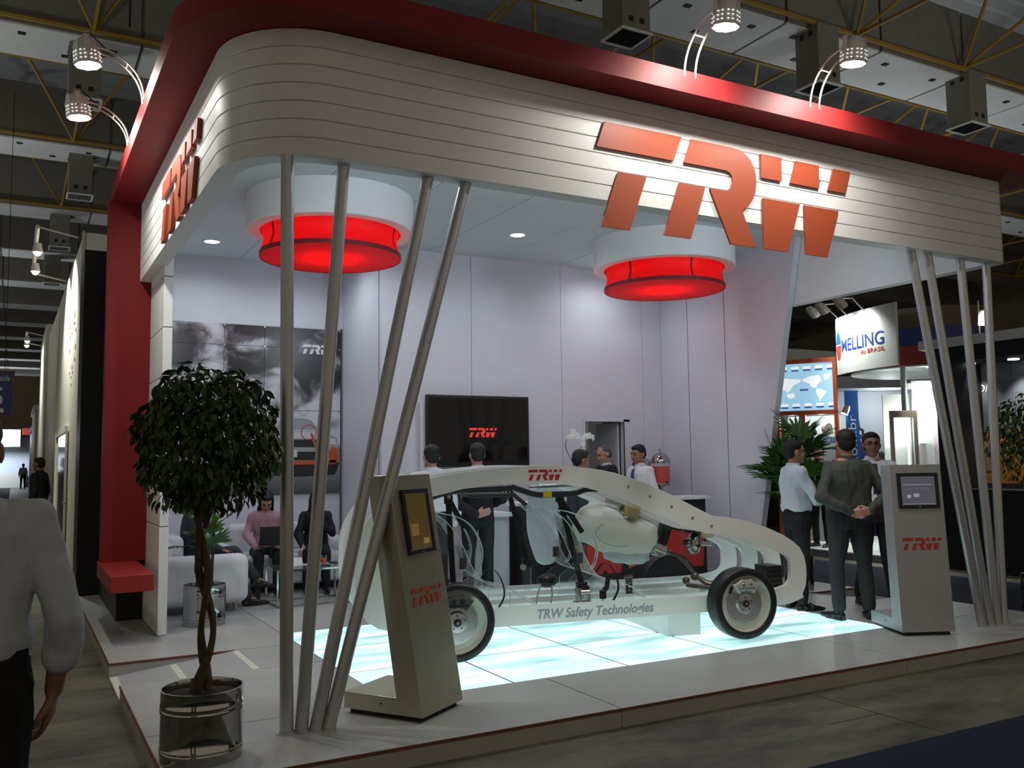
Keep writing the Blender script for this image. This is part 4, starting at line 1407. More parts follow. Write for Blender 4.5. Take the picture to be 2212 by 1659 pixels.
# ------------------------------------------------------------------ plants
def leaf_mesh(L, W, droop, m, name='leaf'):
    b = MB()
    n = 4
    rows = []
    for i in range(n + 1):
        t = i / n
        wd = W * math.sin(math.pi * min(1, t * 0.92 + 0.05)) ** 0.8 * (1 if t < 0.98 else 0.05)
        y = L * t
        z = -droop * t * t * L
        rows.append(((-wd / 2, y, z + wd * 0.18), (0, y, z), (wd / 2, y, z + wd * 0.18)))
    vs_ = [p for r in rows for p in r]
    fs_ = []
    for i in range(n):
        a = i * 3
        fs_ += [(a, a + 1, a + 4, a + 3), (a + 1, a + 2, a + 5, a + 4)]
    b.add(vs_, fs_)
    me = b.mesh(name, sharp=80)
    me.materials.append(m)
    return me


LEAF_A = leaf_mesh(0.072, 0.034, 0.35, m_leaf)
LEAF_B = leaf_mesh(0.062, 0.030, 0.25, m_leaf2)


def chrome_pot(t, x, y, r, h, z0=0.0):
    Mx = Matrix.Translation((x, y, z0))
    rr = r * 0.985
    prof = [(0.001, 0.0), (rr, 0.0), (rr, h * 0.10), (r, h * 0.115), (r, h * 0.15), (rr, h * 0.165), (r, h * 0.19), (rr, h * 0.21), (rr, h * 0.66), (r, h * 0.68), (r, h * 0.72), (rr, h * 0.735), (r, h * 0.76), (r, h * 0.79), (rr, h * 0.81), (rr, h * 0.985), (r, h), (rr - 0.006, h), (rr - 0.012, h * 0.9), (rr - 0.012, h * 0.8), (0.001, h * 0.8)]
    p = MB().lathe(prof, n=56, M=Mx).build('pot', m_chrome, t, sharp=35)
    b = MB().lathe([(0.001, h * 0.93), (rr * 0.5, h * 0.92), (rr - 0.013, h * 0.88), (rr - 0.013, h * 0.80), (0.001, h * 0.80)], n=28, M=Mx)
    b.v = [q + Vector((0, 0, 0.012 * noise.noise(q * 22))) for q in b.v]
    b.build('soil', m_soil, t)
    return p


def ficus(label, x, y, z0, crown, n_leaf, pot, seed, trunk_top, braided=True):
    rnd = random.Random(seed)
    t = thing('potted_ficus', label, 'potted tree', (x, y, z0))
    if pot:
        chrome_pot(t, x, y, pot[0], pot[1], z0)
    zt0 = z0 + (pot[1] * 0.86 if pot else 0)
    cx, cy, cz, rx, ry, rz = crown
    if braided:
        for k in range(2):
            pts, rs = [], []
            for i in range(25):
                s_ = i / 24
                z = zt0 + (trunk_top - zt0) * s_
                a = s_ * math.pi * 3.1 + k * math.pi
                am = 0.032 * (1 - 0.35 * s_) * (1.1 if s_ < 0.6 else 0.8)
                pts.append((x + am * math.cos(a) + 0.03 * math.sin(s_ * 5) - 0.01, y + am * math.sin(a), z))
                rs.append((0.024 - 0.008 * s_) * (1 + 0.25 * math.sin(s_ * 13 + k)))
            MB().tube(pts, rs, n=10).build('trunk', m_bark, t)
        for k in range(7):
            a = k * 0.9 + 0.3
            top = Vector((cx + rx * 0.75 * math.cos(a) * 0.8, cy + ry * 0.75 * math.sin(a) * 0.8, cz + rz * (0.15 + 0.1 * (k % 4))))
            st = Vector((x, y, trunk_top - 0.25 + 0.03 * k))
            MB().tube([st, st.lerp(top, 0.4) + Vector((0, 0, 0.05)), top], [0.014, 0.009, 0.003], n=6).build('branch', m_bark, t)
    # leaves, hanging over a rounded crown
    L = []
    tries = 0
    while len(L) < n_leaf and tries < n_leaf * 30:
        tries += 1
        d = Vector((rnd.gauss(0, 1), rnd.gauss(0, 1), rnd.gauss(0, 1))).normalized()
        rr = rnd.random() ** 0.33
        rr = 0.35 + 0.65 * rr
        lump = 1 + 0.16 * noise.noise(d * 2.2 + Vector((seed, 0, 0))) + 0.08 * noise.noise(d * 5.5)
        p = Vector((cx + d.x * rx * rr * lump, cy + d.y * ry * rr * lump, cz + d.z * rz * rr * lump))
        if d.z < -0.55 and rnd.random() < 0.45:
            continue
        out = Vector((d.x, d.y, 0)).normalized() if abs(d.x) + abs(d.y) > 0.01 else Vector((1, 0, 0))
        yaw_ = math.atan2(-out.x, out.y) + rnd.gauss(0, 0.8)
        pit = rnd.uniform(-1.5, -0.5) if d.z < 0.75 else rnd.uniform(-1.1, 0.5)
        L.append((p, Euler((pit, rnd.gauss(0, 0.5), yaw_)), rnd.uniform(0.62, 1.08), rnd.random() < 0.3))
    cp = Vector((0, 0, CAM_H))
    L.sort(key=lambda q: (q[0] - cp).length - 0.25 * abs((q[0] - Vector((cx, cy, cz))).cross((cp - q[0]).normalized()).length))
    inv = PM[t.name].inverted()
    for p, e_, s_, pale in L[:300]:
        share(LEAF_B if pale else LEAF_A, 'leaf', t, inv @ p, rot=e_, scale=(s_, s_, s_))
    b = MB()
    for p, e_, s_, pale in L[300:]:
        M = Matrix.Translation(p) @ e_.to_matrix().to_4x4() @ Matrix.Scale(s_, 4)
        b.add([M @ v.co for v in LEAF_A.vertices], [tuple(f.vertices) for f in LEAF_A.polygons])
    if b.v:
        inv_v = [inv @ p for p in b.v]
        me = bpy.data.meshes.new('foliage')
        me.from_pydata([tuple(p) for p in inv_v], [], b.f)
        me.shade_smooth()
        me.materials.append(m_leaf)
        o = bpy.data.objects.new('foliage', me)
        COL.objects.link(o)
        o.parent = t
        o['kind'] = 'stuff'
    return t


ficus('round headed ficus with braided trunk in a polished steel pot at the left front', 0.92, 5.13, 0.0, (0.935, 5.15, 1.69, 0.375, 0.36, 0.415), 2500, (0.213, 0.365), 4, 1.45)
# a few low hanging sprays under its crown
ficus('dark leafy ficus at the right edge of the picture behind the poles', 9.55, 5.75, ZF, (9.50, 5.75, 1.72, 0.46, 0.45, 0.50), 1300, (0.22, 0.40), 11, 1.4)


def fan_frond(t, base, direc, L, n, seed, m=m_palm):
    """a palm fan: thin stalk and a hand of pointed leaflets"""
    rnd = random.Random(seed)
    base = Vector(base)
    direc = Vector(direc).normalized()
    tip = base + direc * L * 0.42
    sag = Vector((0, 0, -0.05 * L))
    MB().tube([base, base.lerp(tip, 0.5) + Vector((0, 0, 0.02)), tip], [0.005, 0.004, 0.003], n=5).build('stalk', m_palm, t)
    side = direc.cross(Vector((0, 0, 1)))
    if side.length < 0.1:
        side = Vector((1, 0, 0))
    side.normalize()
    upv = side.cross(direc)
    b = MB()
    for i in range(n):
        a = (i / (n - 1) - 0.5) * 2.2 + rnd.gauss(0, 0.06)
        d = (direc * math.cos(a) + side * math.sin(a)).normalized()
        ll = L * (0.62 - 0.16 * abs(a)) * rnd.uniform(0.85, 1.1)
        wv = d.cross(upv).normalized()
        prev = None
        vs_, fs_ = [], []
        K_ = 4
        for k in range(K_ + 1):
            s_ = k / K_
            wd = 0.052 * (0.35 + 1.3 * s_ * (1.15 - s_)) * (1 if k < K_ else 0.05)
            c = tip + d * ll * s_ + Vector((0, 0, -0.22 * ll * s_ * s_)) + upv * 0.0
            vs_ += [c - wv * wd / 2 + upv * 0.004, c, c + wv * wd / 2 + upv * 0.004]
        for k in range(K_):
            o_ = k * 3
            fs_ += [(o_, o_ + 1, o_ + 4, o_ + 3), (o_ + 1, o_ + 2, o_ + 5, o_ + 4)]
        b.add(vs_, fs_)
    b.build('fan_leaf', m, t, sharp=80)


def palm(label, x, y, h, nf, pot, seed, spread=0.35, zlow=0.4, L0=0.5, canes=3):
    rnd = random.Random(seed)
    t = thing('potted_palm', label, 'potted palm', (x, y, 0))
    chrome_pot(t, x, y, *pot)
    tops = []
    for k in range(canes):
        a = k * 2.1 + 0.4
        bx, by = x + 0.07 * math.cos(a), y + 0.07 * math.sin(a)
        tx, ty = x + spread * 0.3 * math.cos(a), y + spread * 0.3 * math.sin(a)
        th = h * (1.0 - 0.15 * k)
        MB().tube([(bx, by, pot[1] * 0.8), ((bx + tx) / 2, (by + ty) / 2, (pot[1] + th) / 2), (tx, ty, th)], [0.016, 0.014, 0.009], n=8).build('cane', m_palmstem, t)
        tops.append(((bx, by, pot[1]), (tx, ty, th)))
    for i in range(nf):
        a_, c_ = tops[i % canes]
        s_ = rnd.uniform(zlow, 1.0)
        base = Vector(a_).lerp(Vector(c_), s_)
        an = i * 2.4 + rnd.gauss(0, 0.3)
        el = rnd.uniform(0.0, 1.25) + 0.5 * (s_ - 0.5)
        fan_frond(t, base, (math.cos(an) * math.cos(el), math.sin(an) * math.cos(el), math.sin(el)), L0 * rnd.uniform(0.8, 1.2), 9, seed * 100 + i)
    return t


palm('fan palm in a ribbed steel pot beside the white armchair', 1.66, 9.22, 1.15, 13, (0.20, 0.385), 3, L0=0.40, zlow=0.55, canes=3)
palm('bushy fan palm behind the man with folded arms', 8.14, 7.80, 1.62, 52, (0.17, 0.38), 5, L0=0.58, zlow=0.70, spread=0.6)

# ------------------------------------------------------------------ seating corner


def armchair(label, x, y, rz, w_, d_):
    """tub armchair with rolled arms; local front +Y"""
    t = thing('armchair' if w_ < 1.3 else 'sofa', label, 'armchair' if w_ < 1.3 else 'sofa', (x, y, 0), rz)
    def bx(nm, a, bev):
        return MB().box(*a).build(nm, m_sofa, t, bevel=bev, world=False, seg=5)
    hw = w_ / 2
    bx('base', (-hw + 0.05, hw - 0.05, -d_ / 2 + 0.05, d_ / 2 - 0.03, 0.10, 0.34), 0.05)
    ncu = 1 if w_ < 1.3 else 2
    cw = (w_ - 0.46) / ncu
    for i in range(ncu):
        a = -hw + 0.23 + i * cw
        bx('seat_cushion', (a + 0.005, a + cw - 0.005, -d_ / 2 + 0.22, d_ / 2 - 0.0, 0.30, 0.46), 0.06)
        bx('back_cushion', (a + 0.01, a + cw - 0.01, -d_ / 2 + 0.14, -d_ / 2 + 0.33, 0.42, 0.80), 0.08)
    for s_ in (-1, 1):
        b = MB()
        b.box(s_ * hw - (0.23 if s_ > 0 else 0), s_ * hw + (0 if s_ > 0 else 0.23), -d_ / 2, d_ / 2, 0.09, 0.60)
        b.build('arm', m_sofa, t, bevel=0.10, world=False, seg=6)
    bx('backrest', (-hw + 0.1, hw - 0.1, -d_ / 2, -d_ / 2 + 0.2, 0.09, 0.76), 0.09)
    for sx in (-1, 1):
        for sy in (-1, 1):
            MB().cyl((sx * (hw - 0.13), sy * (d_ / 2 - 0.12), 0), (sx * (hw - 0.13), sy * (d_ / 2 - 0.12), 0.10), 0.02, 0.026, n=12).build('leg', m_chrome, t, world=False)
    return t


armchair('white tub armchair half hidden behind the side wall', 1.74, 10.26, rad(-90), 1.0, 0.95)
armchair('white sofa under the large cloud print', 2.95, 11.30, rad(180), 1.75, 0.92)

ct = thing('coffee_table', 'low chrome coffee table with a glass top', 'coffee table', (2.9, 9.95, 0))
b = MB()
x0, x1, y0, y1, zt = 2.51, 3.30, 9.78, 10.28, 0.40
for (xa, ya) in ((x0, y0), (x1, y0), (x1, y1), (x0, y1)):
    b_ = MB().box(xa - 0.01, xa + 0.01, ya - 0.01, ya + 0.01, 0.0, zt)
    b_.build('leg', m_chrome, ct)
for z in (0.01, zt - 0.012):
    b = MB()
    b.box(x0, x1, y0 - 0.01, y0 + 0.01, z - 0.01, z + 0.01)
    b.box(x0, x1, y1 - 0.01, y1 + 0.01, z - 0.01, z + 0.01)
    b.box(x0 - 0.01, x0 + 0.01, y0, y1, z - 0.01, z + 0.01)
    b.box(x1 - 0.01, x1 + 0.01, y0, y1, z - 0.01, z + 0.01)
    b.build('rail', m_chrome, ct)
MB().box(x0 - 0.01, x1 + 0.01, y0 - 0.01, y1 + 0.01, zt, zt + 0.01).build('glass_top', m_glass, ct)
nt_ = thing('tumbler', 'small glass of orange juice on the glass table', 'glass', (3.08, 9.98, 0.41))
MB().lathe([(0.001, 0.411), (0.03, 0.411), (0.034, 0.51), (0.031, 0.51), (0.027, 0.42), (0.001, 0.42)], n=20, M=Matrix.Translation((3.08, 9.98, 0))).build('glass', m_glass, nt_)
MB().lathe([(0.001, 0.421), (0.026, 0.421), (0.029, 0.475), (0.001, 0.475)], n=20, M=Matrix.Translation((3.08, 9.98, 0))).build('juice', mat('orange_juice', (0.75, 0.13, 0.015), 0.4), nt_)
cd_ = tag(MB().add([(2.70, 9.95, 0.411), (2.84, 9.98, 0.411), (2.84, 10.02, 0.50), (2.70, 9.99, 0.50), (2.70, 10.06, 0.411), (2.84, 10.09, 0.411)], [(0, 1, 2, 3), (3, 2, 5, 4)]).build('tent_card', m_white), 'small white tent card on the glass table', 'card')
b = MB().box(3.16, 3.24, 9.98, 10.10, 0.411, 0.418)
tag(b.build('phone', m_black), 'dark phone lying at the right end of the glass table', 'phone')

# ------------------------------------------------------------------ cloud print on glass panels


def cloud_mat():
    m = bpy.data.materials.new('cloud_print')
    m.use_nodes = True
    nt = m.node_tree
    b = nt.nodes['Principled BSDF']
    b.inputs['Roughness'].default_value = 0.22
    tc = nt.nodes.new('ShaderNodeTexCoord')
    mp = nt.nodes.new('ShaderNodeMapping')
    mp.inputs['Scale'].default_value = (1.0, 1.0, 1.25)
    mp.inputs['Location'].default_value = (3.1, 0.0, 7.4)
    nt.links.new(tc.outputs['Object'], mp.inputs['Vector'])
    n1 = nt.nodes.new('ShaderNodeTexNoise')
    n1.inputs['Scale'].default_value = 1.7
    n1.inputs['Detail'].default_value = 10
    n1.inputs['Roughness'].default_value = 0.56
    n1.inputs['Distortion'].default_value = 0.35
    nt.links.new(mp.outputs['Vector'], n1.inputs['Vector'])
    sep = nt.nodes.new('ShaderNodeSeparateXYZ')
    nt.links.new(tc.outputs['Object'], sep.inputs[0])
    # print gets paler toward the printed horizon, road below it
    mr = nt.nodes.new('ShaderNodeMapRange')
    mr.inputs['From Min'].default_value = 0.95
    mr.inputs['From Max'].default_value = 2.2
    mr.inputs['To Min'].default_value = 0.16
    mr.inputs['To Max'].default_value = -0.03
    nt.links.new(sep.outputs['Z'], mr.inputs['Value'])
    # a dark rain cloud printed in the upper right corner
    mp3 = nt.nodes.new('ShaderNodeMapping')
    mp3.inputs['Location'].default_value = (-2.0, 0, -1.75)
    mp3.vector_type = 'POINT'
    nt.links.new(tc.outputs['Object'], mp3.inputs['Vector'])
    ln = nt.nodes.new('ShaderNodeVectorMath')
    ln.operation = 'LENGTH'
    nt.links.new(mp3.outputs['Vector'], ln.inputs[0])
    dk = nt.nodes.new('ShaderNodeMapRange')
    dk.inputs['From Min'].default_value = 0.1
    dk.inputs['From Max'].default_value = 0.85
    dk.inputs['To Min'].default_value = -0.17
    dk.inputs['To Max'].default_value = 0.0
    nt.links.new(ln.outputs['Value'], dk.inputs['Value'])
    ad0 = nt.nodes.new('ShaderNodeMath')
    nt.links.new(mr.outputs['Result'], ad0.inputs[0])
    nt.links.new(dk.outputs['Result'], ad0.inputs[1])
    ad = nt.nodes.new('ShaderNodeMath')
    nt.links.new(n1.outputs['Fac'], ad.inputs[0])
    nt.links.new(ad0.outputs[0], ad.inputs[1])
    cr = nt.nodes.new('ShaderNodeValToRGB')
    e_ = cr.color_ramp.elements
    e_[0].position = 0.42
    e_[0].color = (0.028, 0.027, 0.030, 1)
    e_[1].position = 0.60
    e_[1].color = (0.62, 0.62, 0.65, 1)
    q = e_.new(0.48)
    q.color = (0.13, 0.125, 0.13, 1)
    q = e_.new(0.525)
    q.color = (0.36, 0.36, 0.38, 1)
    nt.links.new(ad.outputs[0], cr.inputs['Fac'])
    # road
    cr2 = nt.nodes.new('ShaderNodeValToRGB')
    f_ = cr2.color_ramp.elements
    f_[0].position = 0.0
    f_[0].color = (0.07, 0.07, 0.075, 1)
    f_[1].position = 1.0
    f_[1].color = (0.16, 0.16, 0.17, 1)
    q = f_.new(0.55)
    q.color = (0.24, 0.24, 0.25, 1)
    mz = nt.nodes.new('ShaderNodeMapRange')
    mz.inputs['From Min'].default_value = 0.0
    mz.inputs['From Max'].default_value = 0.62
    nt.links.new(sep.outputs['Z'], mz.inputs['Value'])
    nt.links.new(mz.outputs['Result'], cr2.inputs['Fac'])
    st = nt.nodes.new('ShaderNodeMapRange')
    st.inputs['From Min'].default_value = 0.60
    st.inputs['From Max'].default_value = 0.68
    nt.links.new(sep.outputs['Z'], st.inputs['Value'])
    mx = nt.nodes.new('ShaderNodeMixRGB')
    nt.links.new(st.outputs['Result'], mx.inputs[0])
    nt.links.new(cr2.outputs['Color'], mx.inputs[1])
    nt.links.new(cr.outputs['Color'], mx.inputs[2])
    nt.links.new(mx.outputs['Color'], b.inputs['Base Color'])
    return m


m_cloud = cloud_mat()
PX0, PX1, PZ0, PZ1, PY = 1.30, 3.87, 1.131, 3.345, 11.835
pr = thing('cloud_print', 'large grey print of clouds and a silver car on glass panels', 'poster', (PX0, PY, PZ0))
vx = [1.30, 2.323, 2.837, 3.87]
hz = [PZ0, 2.236, 3.07, PZ1]
for a, c in zip(vx[:-1], vx[1:]):
    for d_, e_ in zip(hz[:-1], hz[1:]):
        MB().box(a + 0.003, c - 0.003, PY, PY + 0.012, d_ + 0.003, e_ - 0.003).build('glass_panel', m_cloud, pr)
MB().box(PX1, PX1 + 0.012, PY - 0.01, PY + 0.02, 0.55, PZ1 + 0.02).build('edge_rail', m_darkgrey, pr)
b = MB()
for x in vx[1:]:
    for z in (PZ0 + 0.02, 2.236, 3.07, PZ1 - 0.02):
        b.cyl((x - 0.02 if x > 3.8 else x, PY, z), (x - 0.02 if x > 3.8 else x, PY - 0.015, z), 0.012, n=10)
b.build('fixing_stud', m_aluminium, pr)
logo_letters(pr, frame((3.34, PY - 0.001, 3.0), (1, 0, 0)), 0.42, 0.002, m_white, 'printed_letter')


def flat(nm, pts, m, dy):
    MB().prism(pts, lambda a, c, t: Vector((a, t, c - 0.08)), PY - dy, PY - dy - 0.001).build(nm, m, pr)


m_pc1 = mat('print_silver', (0.36, 0.36, 0.37), 0.4)
m_pc2 = mat('print_dark', (0.02, 0.02, 0.022), 0.4)
m_pc3 = mat('print_orange', (0.50, 0.10, 0.03), 0.4)
m_pc4 = mat('print_pale', (0.60, 0.60, 0.62), 0.4)
# printed car seen from the front (outline in metres on the wall)
flat('print_shadow', [(2.72, 1.47), (3.3, 1.44), (3.80, 1.46), (3.86, 1.62), (3.5, 1.75), (2.8, 1.75)], m_pc2, 0.0005)
flat('print_body', [(2.82, 1.62), (3.80, 1.60), (3.85, 1.74), (3.82, 1.95), (3.70, 2.02), (3.62, 2.04), (3.48, 2.20), (3.40, 2.24), (3.10, 2.24), (3.02, 2.20), (2.93, 2.03), (2.84, 1.98), (2.80, 1.80)], m_pc1, 0.002)
flat('print_windscreen', [(2.99, 2.06), (3.58, 2.06), (3.46, 2.19), (3.38, 2.215), (3.12, 2.215), (3.04, 2.18)], m_greyprint, 0.0035)
flat('print_windscreen_trim', [(2.95, 2.045), (3.62, 2.045), (3.48, 2.205), (3.39, 2.235), (3.11, 2.235), (3.03, 2.20)], m_pc4, 0.003)
flat('print_bonnet', [(2.92, 1.95), (3.72, 1.95), (3.62, 2.035), (2.98, 2.035)], m_pc4, 0.003)
flat('print_number_plate', [(3.17, 1.70), (3.28, 1.70), (3.28, 1.80), (3.17, 1.80)], m_pc4, 0.004)
flat('print_grille', [(3.20, 1.83), (3.62, 1.83), (3.66, 1.93), (3.18, 1.93)], m_pc2, 0.0035)
flat('print_intake', [(3.22, 1.66), (3.62, 1.66), (3.62, 1.77), (3.22, 1.77)], m_pc2, 0.0035)
flat('print_headlamp', [(3.68, 1.87), (3.82, 1.86), (3.80, 1.94), (3.70, 1.95)], m_pc4, 0.0035)
flat('print_headlamp', [(2.84, 1.87), (3.0, 1.87), (3.0, 1.94), (2.86, 1.94)], m_pc4, 0.0035)
flat('print_bumper_bar', [(2.85, 1.60), (3.80, 1.60), (3.82, 1.655), (2.84, 1.655)], m_pc3, 0.0045)
flat('print_strut', [(3.45, 2.02), (3.48, 2.02), (3.62, 1.66), (3.57, 1.66)], m_pc3, 0.0045)
flat('print_wheel', [(3.72, 1.62), (3.83, 1.62), (3.84, 1.80), (3.76, 1.84), (3.70, 1.76)], m_pc3, 0.0045)
b = MB()
pts = [Vector((3.43 + 0.10 * math.cos(k * math.pi / 10), PY - 0.005, 1.95 + 0.10 * math.sin(k * math.pi / 10))) for k in range(20)]
b.tube(pts, 0.006, n=5, closed=True)
b.build('print_steering_wheel', m_pc3, pr)

# ------------------------------------------------------------------ wall television
tv = thing('television', 'large black television showing a small red logo', 'television', (5.17, 10.25, 1.49))
MB().box(4.44, 5.90, 10.23, 10.28, 1.47, 2.37).build('bezel', m_blackplastic, tv, bevel=0.01)
MB().box(4.475, 5.865, 10.226, 10.231, 1.53, 2.335).build('screen', mat('tv_glass', (0.004, 0.004, 0.005), 0.08, coat=0.3), tv)
MB().box(4.38, 5.80, 10.28, 10.35, 1.40, 2.27).build('wall_mount', m_wall, tv)
m_tvred = mat('tv_red', (0.2, 0.01, 0.01), 0.3, emit=S(226, 62, 52), es=0.75)
logo_letters(tv, frame((5.02, 10.2255, 1.84), (1, 0, 0)), 0.40, 0.001, m_tvred, 'screen_letter')

# ------------------------------------------------------------------ bar counters behind the car
m_counter = mat('counter_grey', (0.55, 0.54, 0.57), 0.5)
ca = thing('bar_counter', 'pale grey counter behind the rear seats of the car', 'counter', (4.74, 9.40, 0))
MB().box(4.46, 5.02, 9.20, 9.60, 0.0, 0.90).build('body', m_counter, ca, bevel=0.004)
MB().box(4.42, 5.06, 9.15, 9.65, 0.90, 0.95).build('top', m_white, ca, bevel=0.006)
cb_ = thing('printed_counter', 'dark counter with a red sports car print behind the car windscreen', 'counter', (6.4, 9.0, 0))
MB().box(5.10, 7.80, 9.02, 9.34, 0.0, 1.02).build('body', m_black, cb_)
MB().box(5.06, 7.84, 8.98, 9.38, 1.02, 1.06).build('top', m_white, cb_, bevel=0.006)


def cprint(nm, pts, m, dy):
    MB().prism(pts, lambda a, c, t: Vector((a * 0.98, t, c)), 9.02 - dy, 9.02 - dy - 0.001).build(nm, m, cb_)


cprint('print_body', [(5.95, 0.18), (7.90, 0.18), (7.93, 0.55), (7.3, 0.68), (6.9, 0.98), (6.25, 1.01), (5.95, 0.94)], m_redprint, 0.001)
ar = [(7.0 + 0.42 * math.cos(rad(a)), 0.14 + 0.44 * math.sin(rad(a))) for a in range(0, 181, 12)]
cprint('print_wheel', ar, m_pc2, 0.003)
cprint('print_lamp', [(6.05, 0.88), (6.30, 0.96), (6.55, 0.95), (6.3, 0.91)], m_pc4, 0.003)
cprint('print_window', [(6.35, 0.80), (6.85, 0.80), (6.75, 0.92), (6.45, 0.94)], m_pc2, 0.003)
cprint('print_spoke', [(6.7, 0.22), (7.1, 0.32), (7.12, 0.35), (6.7, 0.26)], m_pc3, 0.005)
cprint('print_sill', [(5.95, 0.10), (7.9, 0.10), (7.9, 0.18), (5.95, 0.18)], m_pc2, 0.001)

# orchid in a pot on the counter
orc = thing('orchid', 'white orchid on two thin stems in front of the wall', 'flower', (5.98, 9.22, 1.06))
MB().lathe([(0.001, 1.06), (0.06, 1.06), (0.075, 1.18), (0.068, 1.18), (0.06, 1.10), (0.001, 1.10)], n=20, M=Matrix.Translation((5.98, 9.22, 0))).build('pot', m_white, orc)
petal = MB()
for k in range(5):
    a = rad(72 * k)
    petal.ell((0.022 * math.cos(a), 0.0, 0.022 * math.sin(a)), (0.019, 0.005, 0.019), 10, 6)
petal.ell((0, -0.006, 0), 0.007, 8, 6)
pm = petal.mesh('blossom', sharp=60)
pm.materials.append(mat('petal_white', (0.82, 0.82, 0.78), 0.6))
inv = PM[orc.name].inverted()
rnd = random.Random(2)
for sx, tx, tz in ((5.97, 5.80, 1.80), (6.0, 6.03, 1.76)):
    pts = [Vector((sx, 9.22, 1.15)), Vector((sx - 0.03, 9.22, 1.45)), Vector((tx + 0.02, 9.22, 1.70)), Vector((tx + 0.08, 9.2, tz + 0.05)), Vector((tx + 0.16, 9.18, tz))]
    sp = smooth_path(pts)
    MB().tube(sp, 0.004, n=6).build('stem', mat('orchid_stem', (0.02, 0.03, 0.012), 0.7), orc)
    for k in range(6):
        p = sp[int(len(sp) * (0.60 + 0.065 * k)) - 1]
        share(pm, 'blossom', orc, inv @ (p + Vector((rnd.uniform(-0.03, 0.03), -0.02, rnd.uniform(-0.03, 0.03)))), rot=(rnd.uniform(-0.4, 0.4), rnd.uniform(0, 3), rnd.uniform(-0.5, 0.5)))
for k in range(4):
    a = k * 1.6
    b = MB().ribbon([(5.98, 9.22, 1.16), (5.98 + 0.08 * math.cos(a), 9.22 + 0.08 * math.sin(a), 1.24), (5.98 + 0.17 * math.cos(a), 9.22 + 0.17 * math.sin(a), 1.20)], 0.04, (-math.sin(a), math.cos(a), 0), 0.003)
    b.build('leaf', m_leaf2, orc)


def dispenser(label, x, y, z0, s_=1.0):
    t = thing('juice_dispenser', label, 'dispenser', (x, y, z0))
    Mx = Matrix.Translation((x, y, z0)) @ Matrix.Scale(s_, 4)
    MB().lathe([(0.001, 0), (0.13, 0), (0.13, 0.015), (0.03, 0.03), (0.03, 0.16), (0.12, 0.17), (0.12, 0.19), (0.001, 0.19)], n=28, M=Mx).build('stand', m_chrome, t)
    MB().lathe([(0.001, 0.20), (0.118, 0.20), (0.122, 0.42), (0.001, 0.42)], n=32, M=Mx).build('juice', mat('pink_juice', (0.70, 0.085, 0.045), 0.35), t)
    MB().lathe([(0.127, 0.19), (0.128, 0.46), (0.124, 0.46), (0.123, 0.19)], n=32, M=Mx, closed=True).build('jar', m_glass, t)
    MB().lathe([(0.132, 0.46), (0.130, 0.50), (0.105, 0.55), (0.065, 0.585), (0.02, 0.60), (0.001, 0.60)], n=32, M=Mx).build('lid', m_chrome, t)
    b = MB().cyl((0, 0, 0.60), (0, 0, 0.625), 0.006, n=8)
    b.ell((0, 0, 0.635), 0.014, 10, 8)
    xf(b, Mx).build('knob', m_chrome, t)
    b = MB().cyl((0, -0.12, 0.215), (0, -0.17, 0.215), 0.014, n=10)
    b.cyl((0, -0.165, 0.215), (0, -0.165, 0.17), 0.010, n=10)
    xf(b, Mx).build('tap', m_chrome, t)


tb = thing('side_counter', 'white serving counter against the back wall right of the door', 'counter', (7.8, 10.1, 0))
MB().box(7.45, 8.15, 9.9, 10.3, 0, 0.95).build('body', m_counter, tb, bevel=0.004)
MB().box(7.42, 8.17, 9.87, 10.32, 0.95, 0.99).build('top', m_white, tb, bevel=0.004)
dispenser('domed dispenser of pink juice right of the young man', 7.86, 10.0, 0.99, 1.06)
dispenser('domed juice dispenser mostly hidden behind the young man', 7.58, 10.06, 0.99, 0.98)

# ------------------------------------------------------------------ people
def remesh_mb(b, voxel, it=4, fac=0.5):
    me = bpy.data.meshes.new('tmp')
    me.from_pydata([tuple(p) for p in b.v], [], b.f)
    o = bpy.data.objects.new('tmp', me)
    r = o.modifiers.new('r', 'REMESH')
    r.mode = 'VOXEL'
    r.voxel_size = voxel
    s_ = o.modifiers.new('s', 'SMOOTH')
    s_.factor = fac
    s_.iterations = it
    out = baked(o)
    bpy.data.objects.remove(o)
    bpy.data.meshes.remove(me)
    out.shade_smooth()
    return out


def fold(me, amp, scale, seed):
    """cloth folds: push vertices along their normals"""
    off = Vector((seed * 3.1, seed * 1.7, seed))
    nrm = [v.normal.copy() for v in me.vertices]
    out = []
    for v, n_ in zip(me.vertices, nrm):
        c = Vector((v.co.x, v.co.y, v.co.z * 0.55))
        out.extend(v.co + n_ * (noise.noise(c * scale + off) * amp + noise.noise(c * scale * 2.3 + off) * amp * 0.5))
    me.vertices.foreach_set('co', out)
    me.update()


class Fig:
    def __init__(s, h):
        s.k = h / 1.75
        s.J = {'pel': (0, 0, 0.95), 'neck': (0, -0.01, 1.47), 'head': (0, 0.015, 1.622)}
        for n_, sx in (('l', -1), ('r', 1)):
            s.J[n_ + 'sh'] = (0.175 * sx, -0.01, 1.412)
            s.J[n_ + 'el'] = (0.235 * sx, -0.04, 1.12)
            s.J[n_ + 'wr'] = (0.245 * sx, 0.03, 0.87)
            s.J[n_ + 'hd'] = (0.0, 0.1, -1.0)
            s.J[n_ + 'hn'] = (-sx, 0.0, 0.0)
            s.J[n_ + 'hip'] = (0.095 * sx, 0, 0.92)
            s.J[n_ + 'kn'] = (0.105 * sx, 0.015, 0.50)
            s.J[n_ + 'an'] = (0.115 * sx, -0.02, 0.085)
            s.J[n_ + 'toe'] = (0.14 * sx, 0.15, 0.03)


